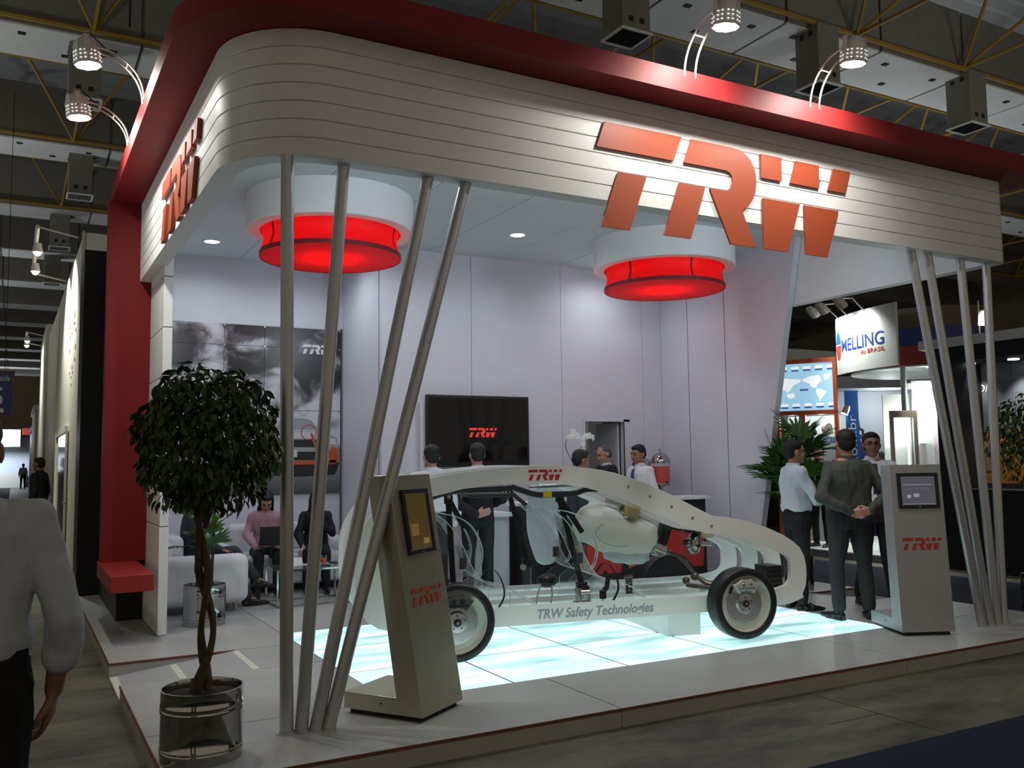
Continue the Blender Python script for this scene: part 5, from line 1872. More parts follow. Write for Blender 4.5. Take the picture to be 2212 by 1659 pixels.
def loft(b, rings, tf):
    n = 20
    vs_, fs_ = [], []
    for z, rx, ry, cx, cy in rings:
        for j in range(n):
            a = 2 * math.pi * j / n
            ca, sa = math.cos(a), math.sin(a)
            vs_.append(tf(Vector((cx + rx * math.copysign(abs(ca) ** 0.85, ca), cy + ry * math.copysign(abs(sa) ** 0.85, sa), z))))
    k = len(rings)
    for i in range(k - 1):
        for j in range(n):
            fs_.append((i * n + j, i * n + (j + 1) % n, (i + 1) * n + (j + 1) % n, (i + 1) * n + j))
    fs_ += [tuple(reversed(range(n))), tuple(range((k - 1) * n, k * n))]
    b.add(vs_, fs_)


def add_hand(b, w, d, nrm, thumb_side, k, curl):
    d, nrm = Vector(d).normalized(), Vector(nrm)
    nrm = (nrm - d * nrm.dot(d)).normalized()
    t = d.cross(nrm) * thumb_side
    w = Vector(w)
    for o_ in (-0.030, -0.010, 0.010, 0.030):
        b.cap(w + t * o_ * 0.6 * k, w + d * 0.088 * k + t * o_ * k, 0.016 * k, 0.0135 * k)
    for i, (o_, ln) in enumerate(((0.033, 0.072), (0.011, 0.080), (-0.011, 0.075), (-0.032, 0.058))):
        p = w + d * 0.09 * k + t * o_ * k
        dd = d.copy()
        for s_ in range(3):
            a = curl * (0.5 + 0.3 * s_)
            dd = (dd * math.cos(a) + nrm * math.sin(a)).normalized()
            nn = nrm
            q = p + dd * ln * (0.45, 0.32, 0.23)[s_] * k
            b.cap(p, q, (0.0100 - 0.0007 * s_) * k, (0.0094 - 0.0007 * s_) * k)
            p = q
    p = w + d * 0.025 * k + t * 0.032 * k
    q = p + (d * 0.75 + t * 0.60 + nrm * 0.3).normalized() * 0.045 * k
    b.cap(p, q, 0.0145 * k, 0.0115 * k)
    b.cap(q, q + (d * 0.95 + t * 0.15 + nrm * 0.35).normalized() * 0.036 * k, 0.0112 * k, 0.0092 * k)


NP = 0


def person(label, loc, rz, h=1.75, pose=None, top=None, legs=None, skin=None, hair_m=None, hair='short', lean=0.0, twist=0.0,
           head_pitch=0.0, head_yaw=0.0, face=False, vox=0.010, sleeve=1.0, jacket=False, tie=None, curl=0.35, build=1.0, skirt=False,
           shoe=None, glasses=False, female=False, group=None, belt=True, collar=None):
    global NP
    NP += 1
    seed = NP
    F_ = Fig(h)
    if pose:
        F_.J.update(pose)
    k = F_.k
    J = {a: Vector(c) * (k if a[1:] not in ('hd', 'hn') else 1) for a, c in F_.J.items() if not isinstance(c, bool)}
    pel = J['pel'].copy()
    LM = Matrix.Translation(pel) @ Matrix.Rotation(-lean, 4, 'X') @ Matrix.Rotation(twist, 4, 'Z') @ Matrix.Translation(-pel)
    absl = pose and pose.get('abs')
    for a in ('neck', 'head', 'lsh', 'rsh') + (() if absl else ('lel', 'rel', 'lwr', 'rwr')):
        J[a] = LM @ J[a]
    if not absl:
        for a in ('lhd', 'rhd', 'lhn', 'rhn'):
            J[a] = LM.to_3x3() @ J[a]
    dz = pel.z - 0.95 * k

    def tf(p):
        q = Vector((p.x, p.y, p.z))
        w_ = min(1, max(0, (q.z - 0.92 * k) / (0.18 * k)))
        q = Vector((q.x + pel.x, q.y + pel.y, q.z + dz))
        return q.lerp(LM @ q, w_)
    bw = build
    TR = [(0.84, 0.150, 0.105), (0.92, 0.165, 0.118), (1.00, 0.158, 0.112), (1.08, 0.150, 0.106), (1.18, 0.160, 0.112), (1.28, 0.175, 0.118), (1.375, 0.178, 0.110), (1.435, 0.150, 0.095), (1.47, 0.098, 0.078), (1.495, 0.06, 0.06)]
    if female:
        TR = [(0.84, 0.155, 0.11), (0.92, 0.165, 0.115), (1.00, 0.145, 0.10), (1.08, 0.128, 0.092), (1.18, 0.138, 0.105), (1.28, 0.152, 0.118), (1.375, 0.152, 0.10), (1.435, 0.130, 0.085), (1.47, 0.082, 0.066), (1.495, 0.05, 0.05)]

    def torso(b, infl, z0, z1):
        rg = [(z * k, (rx * bw + infl) * k, (ry * bw + infl) * k, 0, (0.012 if z < 1.0 else 0) * k) for z, rx, ry in TR if z0 - 1e-6 <= z <= z1 + 1e-6]
        loft(b, rg, tf)
    hc = J['head']
    HM = Matrix.Translation(hc) @ LM.to_3x3().to_4x4() @ Matrix.Rotation(head_yaw, 4, 'Z') @ Matrix.Rotation(-head_pitch, 4, 'X') @ Matrix.Scale(k * 1.09, 4)
    H3 = HM.to_3x3().to_4x4()

    def he(b, c, r):
        e_ = MB().ell((0, 0, 0), r, 18, 12)
        b.add([HM @ (Vector(c) + p) for p in e_.v], e_.f)
    # ---- body
    b = MB()
    torso(b, -0.015, 0.84, 1.495)
    b.cap(J['neck'], HM @ Vector((0, -0.015, -0.05)), 0.056 * k * (0.85 if female else 1), 0.052 * k * (0.85 if female else 1))
    he(b, (0, -0.008, 0.025), (0.074, 0.094, 0.088))
    he(b, (0, 0.030, -0.045), (0.058, 0.060, 0.070))
    he(b, (0, 0.066, -0.088), (0.026, 0.024, 0.022))
    he(b, (0, 0.078, 0.030), (0.046, 0.014, 0.014))
    he(b, (0, 0.094, -0.020), (0.013, 0.018, 0.018))
    he(b, (0, 0.088, 0.004), (0.009, 0.012, 0.028))
    he(b, (0, 0.080, -0.058), (0.024, 0.012, 0.011))
    for sx in (-1, 1):
        he(b, (0.077 * sx, -0.012, -0.008), (0.010, 0.018, 0.030))
        he(b, (0.040 * sx, 0.056, -0.030), (0.024, 0.024, 0.026))
    for s_, ts in (('l', 1), ('r', -1)):
        b.cap(J[s_ + 'sh'], J[s_ + 'el'], 0.046 * k, 0.038 * k)
        b.cap(J[s_ + 'el'], J[s_ + 'wr'], 0.040 * k, 0.027 * k)
        add_hand(b, J[s_ + 'wr'], J[s_ + 'hd'], J[s_ + 'hn'], ts, k, curl)
        b.cap(J[s_ + 'hip'], J[s_ + 'kn'], 0.075 * k, 0.050 * k)
        b.cap(J[s_ + 'kn'], J[s_ + 'an'], 0.050 * k, 0.034 * k)
        b.cap(J[s_ + 'an'], J[s_ + 'an'].lerp(J[s_ + 'toe'], 0.45) - Vector((0, 0, 0.02 * k)), 0.030 * k, 0.016 * k)
    me = remesh_mb(b, vox, 3)
    me.name = 'person'
    me.materials.append(skin)
    root = bpy.data.objects.new('person', me)
    COL.objects.link(root)
    root.location = loc
    root.rotation_euler = (0, 0, rz)
    PM[root.name] = Matrix.Translation(Vector(loc)) @ Matrix.Rotation(rz, 4, 'Z')
    tag(root, label, 'person', group)

    def part(name, mb, m, voxel=vox, it=4, fl=0.0, fs=7):
        me_ = remesh_mb(mb, voxel, it)
        if fl:
            fold(me_, fl, fs, seed)
        me_.name = name
        me_.materials.append(m)
        o = bpy.data.objects.new(name, me_)
        COL.objects.link(o)
        o.parent = root
        PM[o.name] = PM[root.name].copy()
        return o
    # ---- trousers or skirt
    b = MB()
    rg = [(z * k, (rx * bw + 0.012) * k, (ry * bw + 0.012) * k, 0, 0.012 * k) for z, rx, ry in ((0.83, 0.148, 0.108), (0.92, 0.165, 0.118), (1.0, 0.158, 0.112), (1.03, 0.155, 0.110))]
    loft(b, rg, tf)
    for s_ in ('l', 'r'):
        b.cap(J[s_ + 'hip'], J[s_ + 'kn'], 0.098 * k * bw, 0.070 * k)
        b.cap(J[s_ + 'kn'], J[s_ + 'an'] + (J[s_ + 'kn'] - J[s_ + 'an']).normalized() * 0.03 * k, 0.070 * k, 0.060 * k)
    tr_ = part('trousers', b, legs, fl=0.010, fs=9)
    # ---- top
    b = MB()
    torso(b, 0.020 if jacket else 0.012, 0.84 if jacket else 1.08, 1.47)
    if not jacket:
        rg = [(z * k, (rx * bw + e_) * k, (ry * bw + e_) * k, 0, 0.010 * k) for z, rx, ry, e_ in ((1.0, 0.150, 0.106, 0.012), (1.02, 0.154, 0.110, 0.020), (1.06, 0.153, 0.109, 0.026), (1.10, 0.152, 0.108, 0.018), (1.16, 0.152, 0.108, 0.010))]
        loft(b, rg, tf)
    for s_ in ('l', 'r'):
        b.cap(J['neck'].lerp(J[s_ + 'sh'], 0.12) - Vector((0, 0, 0.02 * k)), J[s_ + 'sh'], 0.050 * k, 0.056 * k)
    ex = 0.008 if jacket else 0
    for s_ in ('l', 'r'):
        b.cap(J[s_ + 'sh'], J[s_ + 'el'], (0.060 + ex) * k, (0.054 + ex) * k)
        e_ = J[s_ + 'el'].lerp(J[s_ + 'wr'], 0.95 * sleeve)
        b.cap(J[s_ + 'el'], e_, (0.056 + ex) * k, (0.040 + ex + (0.012 if sleeve < 1 else 0)) * k)
        if sleeve < 1:
            b.cap(J[s_ + 'el'].lerp(J[s_ + 'wr'], sleeve * 0.85), e_, 0.056 * k, 0.056 * k)
    part('jacket' if jacket else 'shirt', b, top, fl=0.018 if not jacket else 0.008, fs=9)
    # collar
    if collar is not False:
        b = MB()
        nk = J['neck']
        axis = LM.to_3x3() @ Vector((0, 0, 1))
        cm = frame(nk + axis * 0.005 * k, LM.to_3x3() @ Vector((1, 0, 0)), axis)
        rc = 0.066 if not female else 0.055
        prof = [(rc + 0.012, -0.02), (rc + 0.002, 0.035), (rc - 0.004, 0.035), (rc + 0.004, -0.02)]
        b.lathe([(r_ * k, z * k) for r_, z in prof], n=24, M=cm, closed=True)
        o = b.build('collar', collar or top, root, world=False)
    if belt and not jacket:
        b = MB()
        loft(b, [(1.005 * k, (0.158 * bw + 0.017) * k, (0.112 * bw + 0.017) * k, 0, 0.012 * k), (1.032 * k, (0.156 * bw + 0.017) * k, (0.111 * bw + 0.017) * k, 0, 0.012 * k)], tf)
        b.build('belt', m_shoe, root, world=False)
    if jacket:
        # shirt front between the lapels
        b = MB()
        b.add([tf(Vector((x * k, (0.118 * bw + 0.0215 + d_) * k, z * k))) for x, z, d_ in ((-0.055, 1.43, -0.045), (0.055, 1.43, -0.045), (0.05, 1.36, -0.004), (0.0, 1.13, 0.0), (-0.05, 1.36, -0.004))], [(0, 1, 2, 3, 4)])
        b.build('shirt_front', jacket, root, world=False)
    if tie is not None:
        b = MB()
        y_ = 0.118 * bw + (0.024 if jacket else 0.022)
        pts = [tf(Vector((0, (y_ + d_) * k, z * k))) for z, d_ in ((1.43, -0.036), (1.37, -0.004), (1.28, 0.004), (1.16, 0.0), (1.06, -0.004))]
        b.ribbon(pts, 0.05 * k, LM.to_3x3() @ Vector((1, 0, 0)), 0.006)
        b.build('tie', tie, root, world=False)
    # ---- shoes
    for s_ in ('l', 'r'):
        an, toe = J[s_ + 'an'], J[s_ + 'toe']
        d = (toe - an)
        flat_ = pose and pose.get('free')
        if not flat_:
            d.z = 0
        L_ = 0.275 * k
        d.normalize()
        up_ = Vector((0, 0, 1)) - d * d.z
        up_.normalize()
        base = an - up_ * (0.085 * k) - d * 0.06 * k
        fm = frame(base, d.cross(up_), up_)
        b = MB()
        for y_, r_, z_ in ((0.035, 0.036, 0.045), (0.10, 0.042, 0.042), (0.17, 0.046, 0.034), (0.225, 0.040, 0.027), (0.255, 0.026, 0.022)):
            e_ = MB().ell((0, y_ * k, z_ * k), (r_ * k, 0.048 * k, z_ * k * 0.98), 14, 8)
            b.add([fm @ p for p in e_.v], e_.f)
        b.box(-0.036 * k, 0.036 * k, 0.0, 0.20 * k, 0.0, 0.022 * k, fm)
        part('shoe', b, shoe or m_shoe, voxel=min(vox, 0.009), it=7)
    # ---- hair
    b = MB()
    he(b, (0, -0.022, 0.046), (0.082, 0.092, 0.082))
    he(b, (0, -0.052, 0.005), (0.074, 0.060, 0.074))
    he(b, (0, 0.030, 0.084), (0.060, 0.048, 0.036))
    if hair == 'long':
        he(b, (0, -0.06, -0.06), (0.080, 0.050, 0.10))
        for sx in (-1, 1):
            he(b, (0.072 * sx, 0.0, -0.02), (0.020, 0.05, 0.085))
            he(b, (0.075 * sx, 0.02, -0.14), (0.024, 0.034, 0.11))
        he(b, (0, -0.06, -0.15), (0.075, 0.035, 0.08))
    if hair == 'receding':
        b = MB()
        he(b, (0, -0.024, 0.042), (0.080, 0.086, 0.080))
        he(b, (0, -0.052, 0.0), (0.074, 0.060, 0.070))
    part('hair', b, hair_m or m_hair, voxel=min(vox, 0.008), it=2, fl=0.004, fs=30)
    if face:
        b = MB()
        for sx in (-1, 1):
            e_ = MB().ell((0.030 * sx, 0.0835, 0.012), (0.012, 0.006, 0.007), 10, 6)
            b.add([HM @ p for p in e_.v], e_.f)
            e_ = MB().ell((0.031 * sx, 0.091, 0.032), (0.020, 0.005, 0.005), 10, 6)
            b.add([HM @ p for p in e_.v], e_.f)
        b.build('eye', m_hair, root, world=False)
        b = MB()
        e_ = MB().ell((0, 0.0895, -0.058), (0.022, 0.005, 0.005), 10, 6)
        b.add([HM @ p for p in e_.v], e_.f)
        b.build('mouth', mat('lips', (0.25, 0.08, 0.06), 0.5), root, world=False)
    if glasses:
        b = MB()
        for sx in (-1, 1):
            pts = [HM @ Vector((0.032 * sx + 0.022 * math.cos(a * math.pi / 6), 0.102, 0.010 + 0.016 * math.sin(a * math.pi / 6))) for a in range(12)]
            b.tube(pts, 0.002, n=5, closed=True)
            b.tube([HM @ Vector((0.054 * sx, 0.100, 0.014)), HM @ Vector((0.080 * sx, 0.0, 0.014))], 0.002, n=5)
        b.tube([HM @ Vector((-0.01, 0.104, 0.012)), HM @ Vector((0.01, 0.104, 0.012))], 0.002, n=5)
        b.build('glasses', m_blackplastic, root, world=False)
    return root


m_shirtw = mat('shirt_white', (0.62, 0.66, 0.74), 0.75, bump=0.15, bscale=60)
m_shirtw2 = mat('shirt_white_warm', (0.70, 0.70, 0.72), 0.75, bump=0.15, bscale=60)
m_shirtblue = mat('shirt_grey_blue', (0.34, 0.37, 0.42), 0.8, bump=0.15, bscale=60)
m_shirtgrey = mat('shirt_pale_grey', (0.50, 0.53, 0.57), 0.8, bump=0.2, bscale=40)
m_shirtgreen = mat('shirt_grey_green', (0.060, 0.066, 0.055), 0.7, bump=0.2, bscale=50)
m_trblack = mat('trousers_black', (0.010, 0.010, 0.013), 0.8)
m_trgrey = mat('trousers_charcoal', (0.030, 0.031, 0.034), 0.8)
m_suit = mat('suit_black', (0.011, 0.011, 0.014), 0.75)
m_suit2 = mat('suit_charcoal', (0.030, 0.033, 0.042), 0.75)
m_pink = mat('blouse_pink', (0.42, 0.24, 0.28), 0.8, bump=0.2, bscale=60, var=0.15, vscale=30)
m_tieb = mat('tie_blue', (0.05, 0.07, 0.16), 0.5)
m_tied = mat('tie_dark', (0.02, 0.02, 0.03), 0.5)

# man walking away at the left edge
person('man in a pale grey shirt with rolled sleeves walking away at the left edge', (-0.125, 3.34, ZF), rad(-4), 1.85,
       {'rel': (0.275, -0.045, 1.115), 'rwr': (0.245, 0.035, 0.885), 'rhd': (-0.15, 0.25, -1), 'rhn': (-0.9, 0.2, -0.1), 'lan': (-0.11, 0.2, 0.085), 'lkn': (-0.1, 0.16, 0.5), 'ltoe': (-0.12, 0.38, 0.03), 'ran': (0.11, -0.15, 0.085), 'rkn': (0.11, 0.0, 0.5), 'rtoe': (0.13, 0.02, 0.03)},
       m_shirtgrey, m_trblack, m_skinB, m_hair, vox=0.007, sleeve=0.52, curl=0.5, build=1.06)
# three men talking at the nose of the car
person('man in a white shirt with folded arms in profile by the car nose', (7.06, 6.78, 0), rad(-111), 1.72,
       {'lel': (-0.27, 0.09, 1.13), 'lwr': (-0.03, 0.25, 1.17), 'lhd': (1, 0.0, 0.1), 'lhn': (0, -1, 0), 'rel': (0.27, 0.10, 1.12), 'rwr': (0.03, 0.28, 1.13), 'rhd': (-1, -0.05, 0.1), 'rhn': (0, -1, 0)},
       m_shirtw, m_trblack, m_skinA, m_hair, face=True, vox=0.008, glasses=True, tie=m_tied, build=1.05)
person('man in a dark grey green shirt seen from behind with hands clasped behind him', (7.05, 6.09, 0), rad(-22), 1.80,
       {'lel': (-0.325, -0.12, 1.14), 'lwr': (-0.075, -0.21, 0.985), 'lhd': (1, -0.05, -0.15), 'lhn': (0, 1, 0), 'rel': (0.325, -0.12, 1.14), 'rwr': (0.085, -0.235, 1.005), 'rhd': (-1, -0.05, -0.25), 'rhn': (0, 1, 0), 'lan': (-0.15, -0.02, 0.085), 'ran': (0.15, -0.02, 0.085), 'lkn': (-0.135, 0.01, 0.5), 'rkn': (0.135, 0.01, 0.5), 'ltoe': (-0.2, 0.14, 0.03), 'rtoe': (0.2, 0.14, 0.03)},
       m_shirtgreen, m_trgrey, m_skinA, m_hair, vox=0.008, curl=0.7, build=1.22, head_yaw=rad(-12))
hp = tag(MB().box(-0.012, 0.012, -0.06, 0.06, -0.004, 0.004, Matrix.Translation((6.98, 5.86, 0.985)) @ Euler((0.3, 0.2, -1.3)).to_matrix().to_4x4()).build('pen_pack', mat('pen_mix', (0.25, 0.27, 0.35), 0.4)), 'small bundle of pens held behind the back of the man in grey green', 'pens')
person('man in a white shirt with a name badge behind the man in grey green', (7.93, 6.52, 0), rad(140), 1.79,
       {'lel': (-0.25, -0.03, 1.13), 'lwr': (-0.26, 0.02, 0.88), 'ran': (0.17, -0.05, 0.085), 'lan': (-0.16, 0.03, 0.085)},
       m_shirtw2, m_trblack, m_skinB, m_hair, face=True, vox=0.009, glasses=True, tie=m_tied)
# people behind the car
person('man in a white shirt with his back turned in front of the television', (3.90, 8.85, 0), rad(-12), 1.72, None, m_shirtw2, m_trgrey, m_skinA, m_hair, vox=0.010)
person('man in a black suit with a hand behind his back facing the television', (4.45, 8.86, 0), rad(-14), 1.735,
       {'lel': (-0.28, -0.10, 1.13), 'lwr': (-0.05, -0.19, 0.97), 'lhd': (0.9, -0.1, 0.3), 'lhn': (0, 1, 0), 'rel': (0.27, -0.02, 1.14), 'rwr': (0.18, 0.19, 1.06), 'rhd': (0, 1, 0)},
       m_suit, m_suit, m_skinA, m_hair, vox=0.010, jacket=m_shirtw2, collar=m_shirtw2)
person('dark haired man bending behind the roof of the car under the orchid', (5.62, 8.72, 0), rad(-95), 1.66, None, m_suit2, m_trblack, m_skinB, m_hair, vox=0.011, lean=0.12, jacket=m_shirtw2)
person('short dark haired person inside the doorway', (7.02, 10.75, 0), rad(150), 1.53, None, m_suit2, m_trblack, m_skinB, m_hair, vox=0.012)
person('balding man in a dark suit looking down behind the windscreen', (7.03, 10.09, 0), rad(84), 1.735, None, m_suit, m_suit, m_skinA, m_hairgrey, hair='receding', vox=0.010, jacket=m_shirtw, collar=m_shirtw, tie=m_tied, head_pitch=0.25, face=True, lean=0.05)
person('young man in a white shirt and blue tie beside the juice dispenser', (7.23, 9.64, 0), rad(98), 1.725, None, m_shirtw2, m_trblack, m_skinB, m_hair, vox=0.010, tie=m_tieb, head_pitch=0.15, face=True)
# seated group
SEAT = {'pel': (0, 0, 0.55), 'neck': (0, -0.01, 1.07), 'head': (0, 0.03, 1.222)}
for s_, sx in (('l', -1), ('r', 1)):
    SEAT.update({s_ + 'sh': (0.160 * sx, -0.01, 1.005), s_ + 'hip': (0.095 * sx, 0.02, 0.53), s_ + 'kn': (0.12 * sx, 0.45, 0.53), s_ + 'an': (0.12 * sx, 0.46, 0.10), s_ + 'toe': (0.14 * sx, 0.62, 0.04)})
p = dict(SEAT)
p.update({'lel': (-0.25, 0.05, 0.76), 'lwr': (-0.12, 0.28, 0.66), 'lhd': (0.4, 1, -0.1), 'lhn': (0, 0, -1), 'rel': (0.25, 0.05, 0.76), 'rwr': (0.12, 0.28, 0.66), 'rhd': (-0.4, 1, -0.1), 'rhn': (0, 0, -1),
          'lkn': (-0.08, 0.47, 0.60), 'lan': (-0.02, 0.72, 0.28), 'ltoe': (0.0, 0.93, 0.24), 'ran': (0.10, 0.60, 0.09), 'rtoe': (0.12, 0.80, 0.09), 'free': True, 'abs': False})
person('man in a charcoal suit sitting cross legged in the white armchair', (1.70, 10.26, 0), rad(-92), 1.70, p, m_suit2, m_suit2, m_skinB, m_hair, vox=0.010, jacket=m_shirtw2, lean=0.08)
p = dict(SEAT)
p.update({'lel': (-0.24, 0.06, 0.78), 'lwr': (-0.13, 0.30, 0.67), 'lhd': (0.5, 1, -0.2), 'lhn': (0, 0, -1), 'rel': (0.24, 0.06, 0.78), 'rwr': (0.13, 0.30, 0.67), 'rhd': (-0.5, 1, -0.2), 'rhn': (0, 0, -1)})
person('woman in a pink blouse with long dark hair typing on the sofa', (2.68, 11.08, 0), rad(172), 1.60, p, m_pink, m_trblack, m_skinA, m_hair, hair='long', vox=0.010, female=True, lean=0.22, head_pitch=0.55, face=True, belt=False)
lp = thing('laptop', 'black laptop on the lap of the woman in pink', 'laptop', (2.68, 10.73, 0.60), rad(172))
MB().box(-0.16, 0.16, -0.02, 0.20, 0.0, 0.02).build('keyboard', m_blackplastic, lp, world=False, bevel=0.004)
MB().box(-0.16, 0.16, 0.0, 0.012, 0.0, 0.22, Matrix.Translation((0, 0.20, 0.015)) @ Matrix.Rotation(rad(-18), 4, 'X')).build('lid', m_blackplastic, lp, world=False, bevel=0.004)
p = dict(SEAT)
p.update({'lel': (-0.22, 0.12, 0.80), 'lwr': (-0.04, 0.24, 0.98), 'lhd': (0.2, 0.1, 1), 'lhn': (0, -1, 0), 'rel': (0.24, 0.08, 0.78), 'rwr': (0.17, 0.33, 0.66), 'rhd': (0, 1, -0.2), 'rhn': (0, 0, -1)})
person('woman in black with long hair and a raised hand on the sofa', (3.30, 11.06, 0), rad(166), 1.58, p, m_suit, m_trblack, m_skinA, m_hair, hair='long', vox=0.010, female=True, lean=0.25, head_pitch=0.2, face=True, belt=False, collar=False)
# people far off
person('man in a dark suit standing in the left aisle by the white wall', (0.45, 20.3, ZF), rad(60), 1.82, None, m_suit, m_suit, m_skinB, m_hair, vox=0.016, jacket=m_shirtw)
person('distant man in a dark top walking down the left aisle', (-1.3, 74, ZF), rad(0), 1.78, None, m_suit, m_trgrey, m_skinB, m_hair, vox=0.022)
person('distant man in a pale shirt walking down the left aisle', (0.62, 74, ZF), rad(0), 1.82, None, m_shirtblue, m_trblack, m_skinB, m_hair, vox=0.022)
person('dark suited visitor standing on the white step beyond the blue aisle', (12.20, 11.14, 0.0), rad(100), 1.75, None, m_suit, m_suit, m_skinA, m_hair, vox=0.014, jacket=m_shirtw2)
person('distant grey haired visitor near the blue banner', (15.6, 12.55, ZF), rad(-20), 1.75, None, m_shirtw2, m_trblack, m_skinA, m_hairgrey, vox=0.016)
person('distant dark haired visitor in front of the dark blue poster', (16.02, 12.2, ZF), rad(-40), 1.72, None, m_suit2, m_trblack, m_skinB, m_hair, vox=0.016)
person('distant visitor in black left of the lit showcase', (16.1, 11.65, ZF), rad(-70), 1.74, None, m_suit, m_suit, m_skinB, m_hair, vox=0.016)

# ------------------------------------------------------------------ neighbours on the right
m_bwhite = mat('stand_white', (0.70, 0.72, 0.70), 0.6)
m_bgrey = mat('stand_grey', (0.30, 0.31, 0.33), 0.7)
m_orange = mat('frame_orange', (0.42, 0.085, 0.03), 0.5)
m_blueband = mat('band_blue', (0.03, 0.055, 0.20), 0.5)
m_redband = mat('band_red', (0.34, 0.03, 0.03), 0.5)
m_brownband = mat('band_brown', (0.13, 0.09, 0.075), 0.6)
m_banner = mat('banner_blue', (0.012, 0.11, 0.36), 0.5)
m_navy = mat('poster_navy', (0.012, 0.03, 0.13), 0.5)
m_signblue = mat('sign_blue', (0.015, 0.05, 0.30), 0.5)
m_signred = mat('sign_red', (0.60, 0.06, 0.03), 0.5)

np_ = thing('neighbour_platform', 'white step of the booth across the blue aisle', 'platform', (14.5, 11.0, ZF))
MB().box(11.85, 14.6, 8.96, 13.0, ZF, -0.02).build('base', m_bgrey, np_)
MB().box(11.82, 14.6, 8.93, 13.0, -0.02, 0.0).build('deck', m_bwhite, np_)

# curved sign
SA, SB, SC = Vector((12.50, 10.92)), Vector((12.06, 10.22)), Vector((11.95, 9.26))
SZ0, SZ1 = 2.947, 3.93


def arcp(u, off=0.0):
    p = SA * (1 - u) ** 2 + SB * 2 * u * (1 - u) + SC * u * u
    t = (SB - SA) * (2 * (1 - u)) + (SC - SB) * (2 * u)
    t.normalize()
    n_ = Vector((t.y, -t.x))
    if n_.x > 0:
        n_ = -n_
    return p + n_ * off


cs = thing('curved_sign', 'curved white sign with blue and red lettering across the aisle', 'sign', (12.1, 10.1, SZ0))
b = MB()
N = 24
vs_, fs_ = [], []
for i in range(N + 1):
    for o_, z in ((0, SZ0), (-0.04, SZ0), (-0.04, SZ1), (0, SZ1)):
        q = arcp(i / N, o_)
        vs_.append((q.x, q.y, z))
for i in range(N):
    for j in range(4):
        fs_.append((i * 4 + j, i * 4 + (j + 1) % 4, i * 4 + 4 + (j + 1) % 4, i * 4 + 4 + j))
fs_ += [(3, 2, 1, 0), tuple(N * 4 + j for j in range(4))]
b.add(vs_, fs_)
b.build('panel', m_bwhite, cs)


def wrap(tb, u0, u1, f0, f1, m, nm):
    """spread flat points over the curved sign"""
    xs = [p.x for p in tb.v]
    zs = [p.z for p in tb.v]
    xa, xb, za, zb = min(xs), max(xs), min(zs), max(zs)
    out = []
    for p in tb.v:
        u = u0 + (u1 - u0) * (p.x - xa) / (xb - xa)
        z = SZ0 + (SZ1 - SZ0) * (f0 + (f1 - f0) * (p.z - za) / (zb - za))
        q = arcp(u, 0.004 + (0.002 if p.y < 0 else 0))
        out.append(Vector((q.x, q.y, z)))
    tb.v = out
    tb.build(nm, m, cs)


wrap(text_mb('MELLING', 1.0, bold=0.006), 0.17, 0.86, 0.37, 0.59, m_signblue, 'letters')
wrap(text_mb('do BRASIL', 1.0), 0.54, 0.87, 0.265, 0.335, m_signred, 'letters')


def half_ell(a0, a1):
    b = MB()
    pts = [(math.cos(rad(a0 + (a1 - a0) * i / 20)), math.sin(rad(a0 + (a1 - a0) * i / 20))) for i in range(21)]
    b.prism(pts, lambda a, c, t: Vector((a, t, c)), 0, -0.01)
    return b


wrap(half_ell(5, 175), 0.015, 0.15, 0.53, 0.74, m_banner, 'emblem')
wrap(half_ell(185, 355), 0.015, 0.15, 0.25, 0.505, m_signred, 'emblem')
wrap(half_ell(20, 160), 0.07, 0.11, 0.755, 0.775, m_signblue, 'emblem')
for i, (u, lab) in enumerate(((0.12, 'small spotlight at the far end of the curved sign'), (0.33, 'small spotlight second along the curved sign'), (0.62, 'small spotlight over the middle of the curved sign'))):
    q = arcp(u, 0.45)
    r_ = arcp(u, -0.02)
    t = thing('sign_spotlight', lab, 'spotlight', (r_.x, r_.y, SZ1), group='spotlights on arms over the curved sign')
    MB().tube([(r_.x, r_.y, SZ1 - 0.05), ((q.x + r_.x) / 2, (q.y + r_.y) / 2, SZ1 + 0.18), (q.x, q.y, SZ1 + 0.16)], 0.012, n=6).build('arm', m_lampbody, t)
    M = frame((q.x, q.y, SZ1 + 0.10), (0, 1, 0), (Vector((q.x, q.y, SZ1 + 0.1)) - Vector((r_.x, r_.y, 3.5))).normalized())
    MB().lathe([(0.001, 0.10), (0.06, 0.10), (0.075, 0.06), (0.085, -0.10), (0.078, -0.10), (0.07, 0.0), (0.001, 0.0)], n=8, M=M).build('housing', m_lampbody, t)
    MB().lathe([(0.001, -0.085), (0.075, -0.085), (0.075, -0.08), (0.001, -0.08)], n=16, M=M).build('lens', m_lens, t)
    add_light('sign_beam', 'SPOT', M @ Vector((0, 0, -0.12)), 55, (0.95, 1.0, 0.95), (r_.x, r_.y, 3.45), size=0.06, angle=110, blend=0.8)

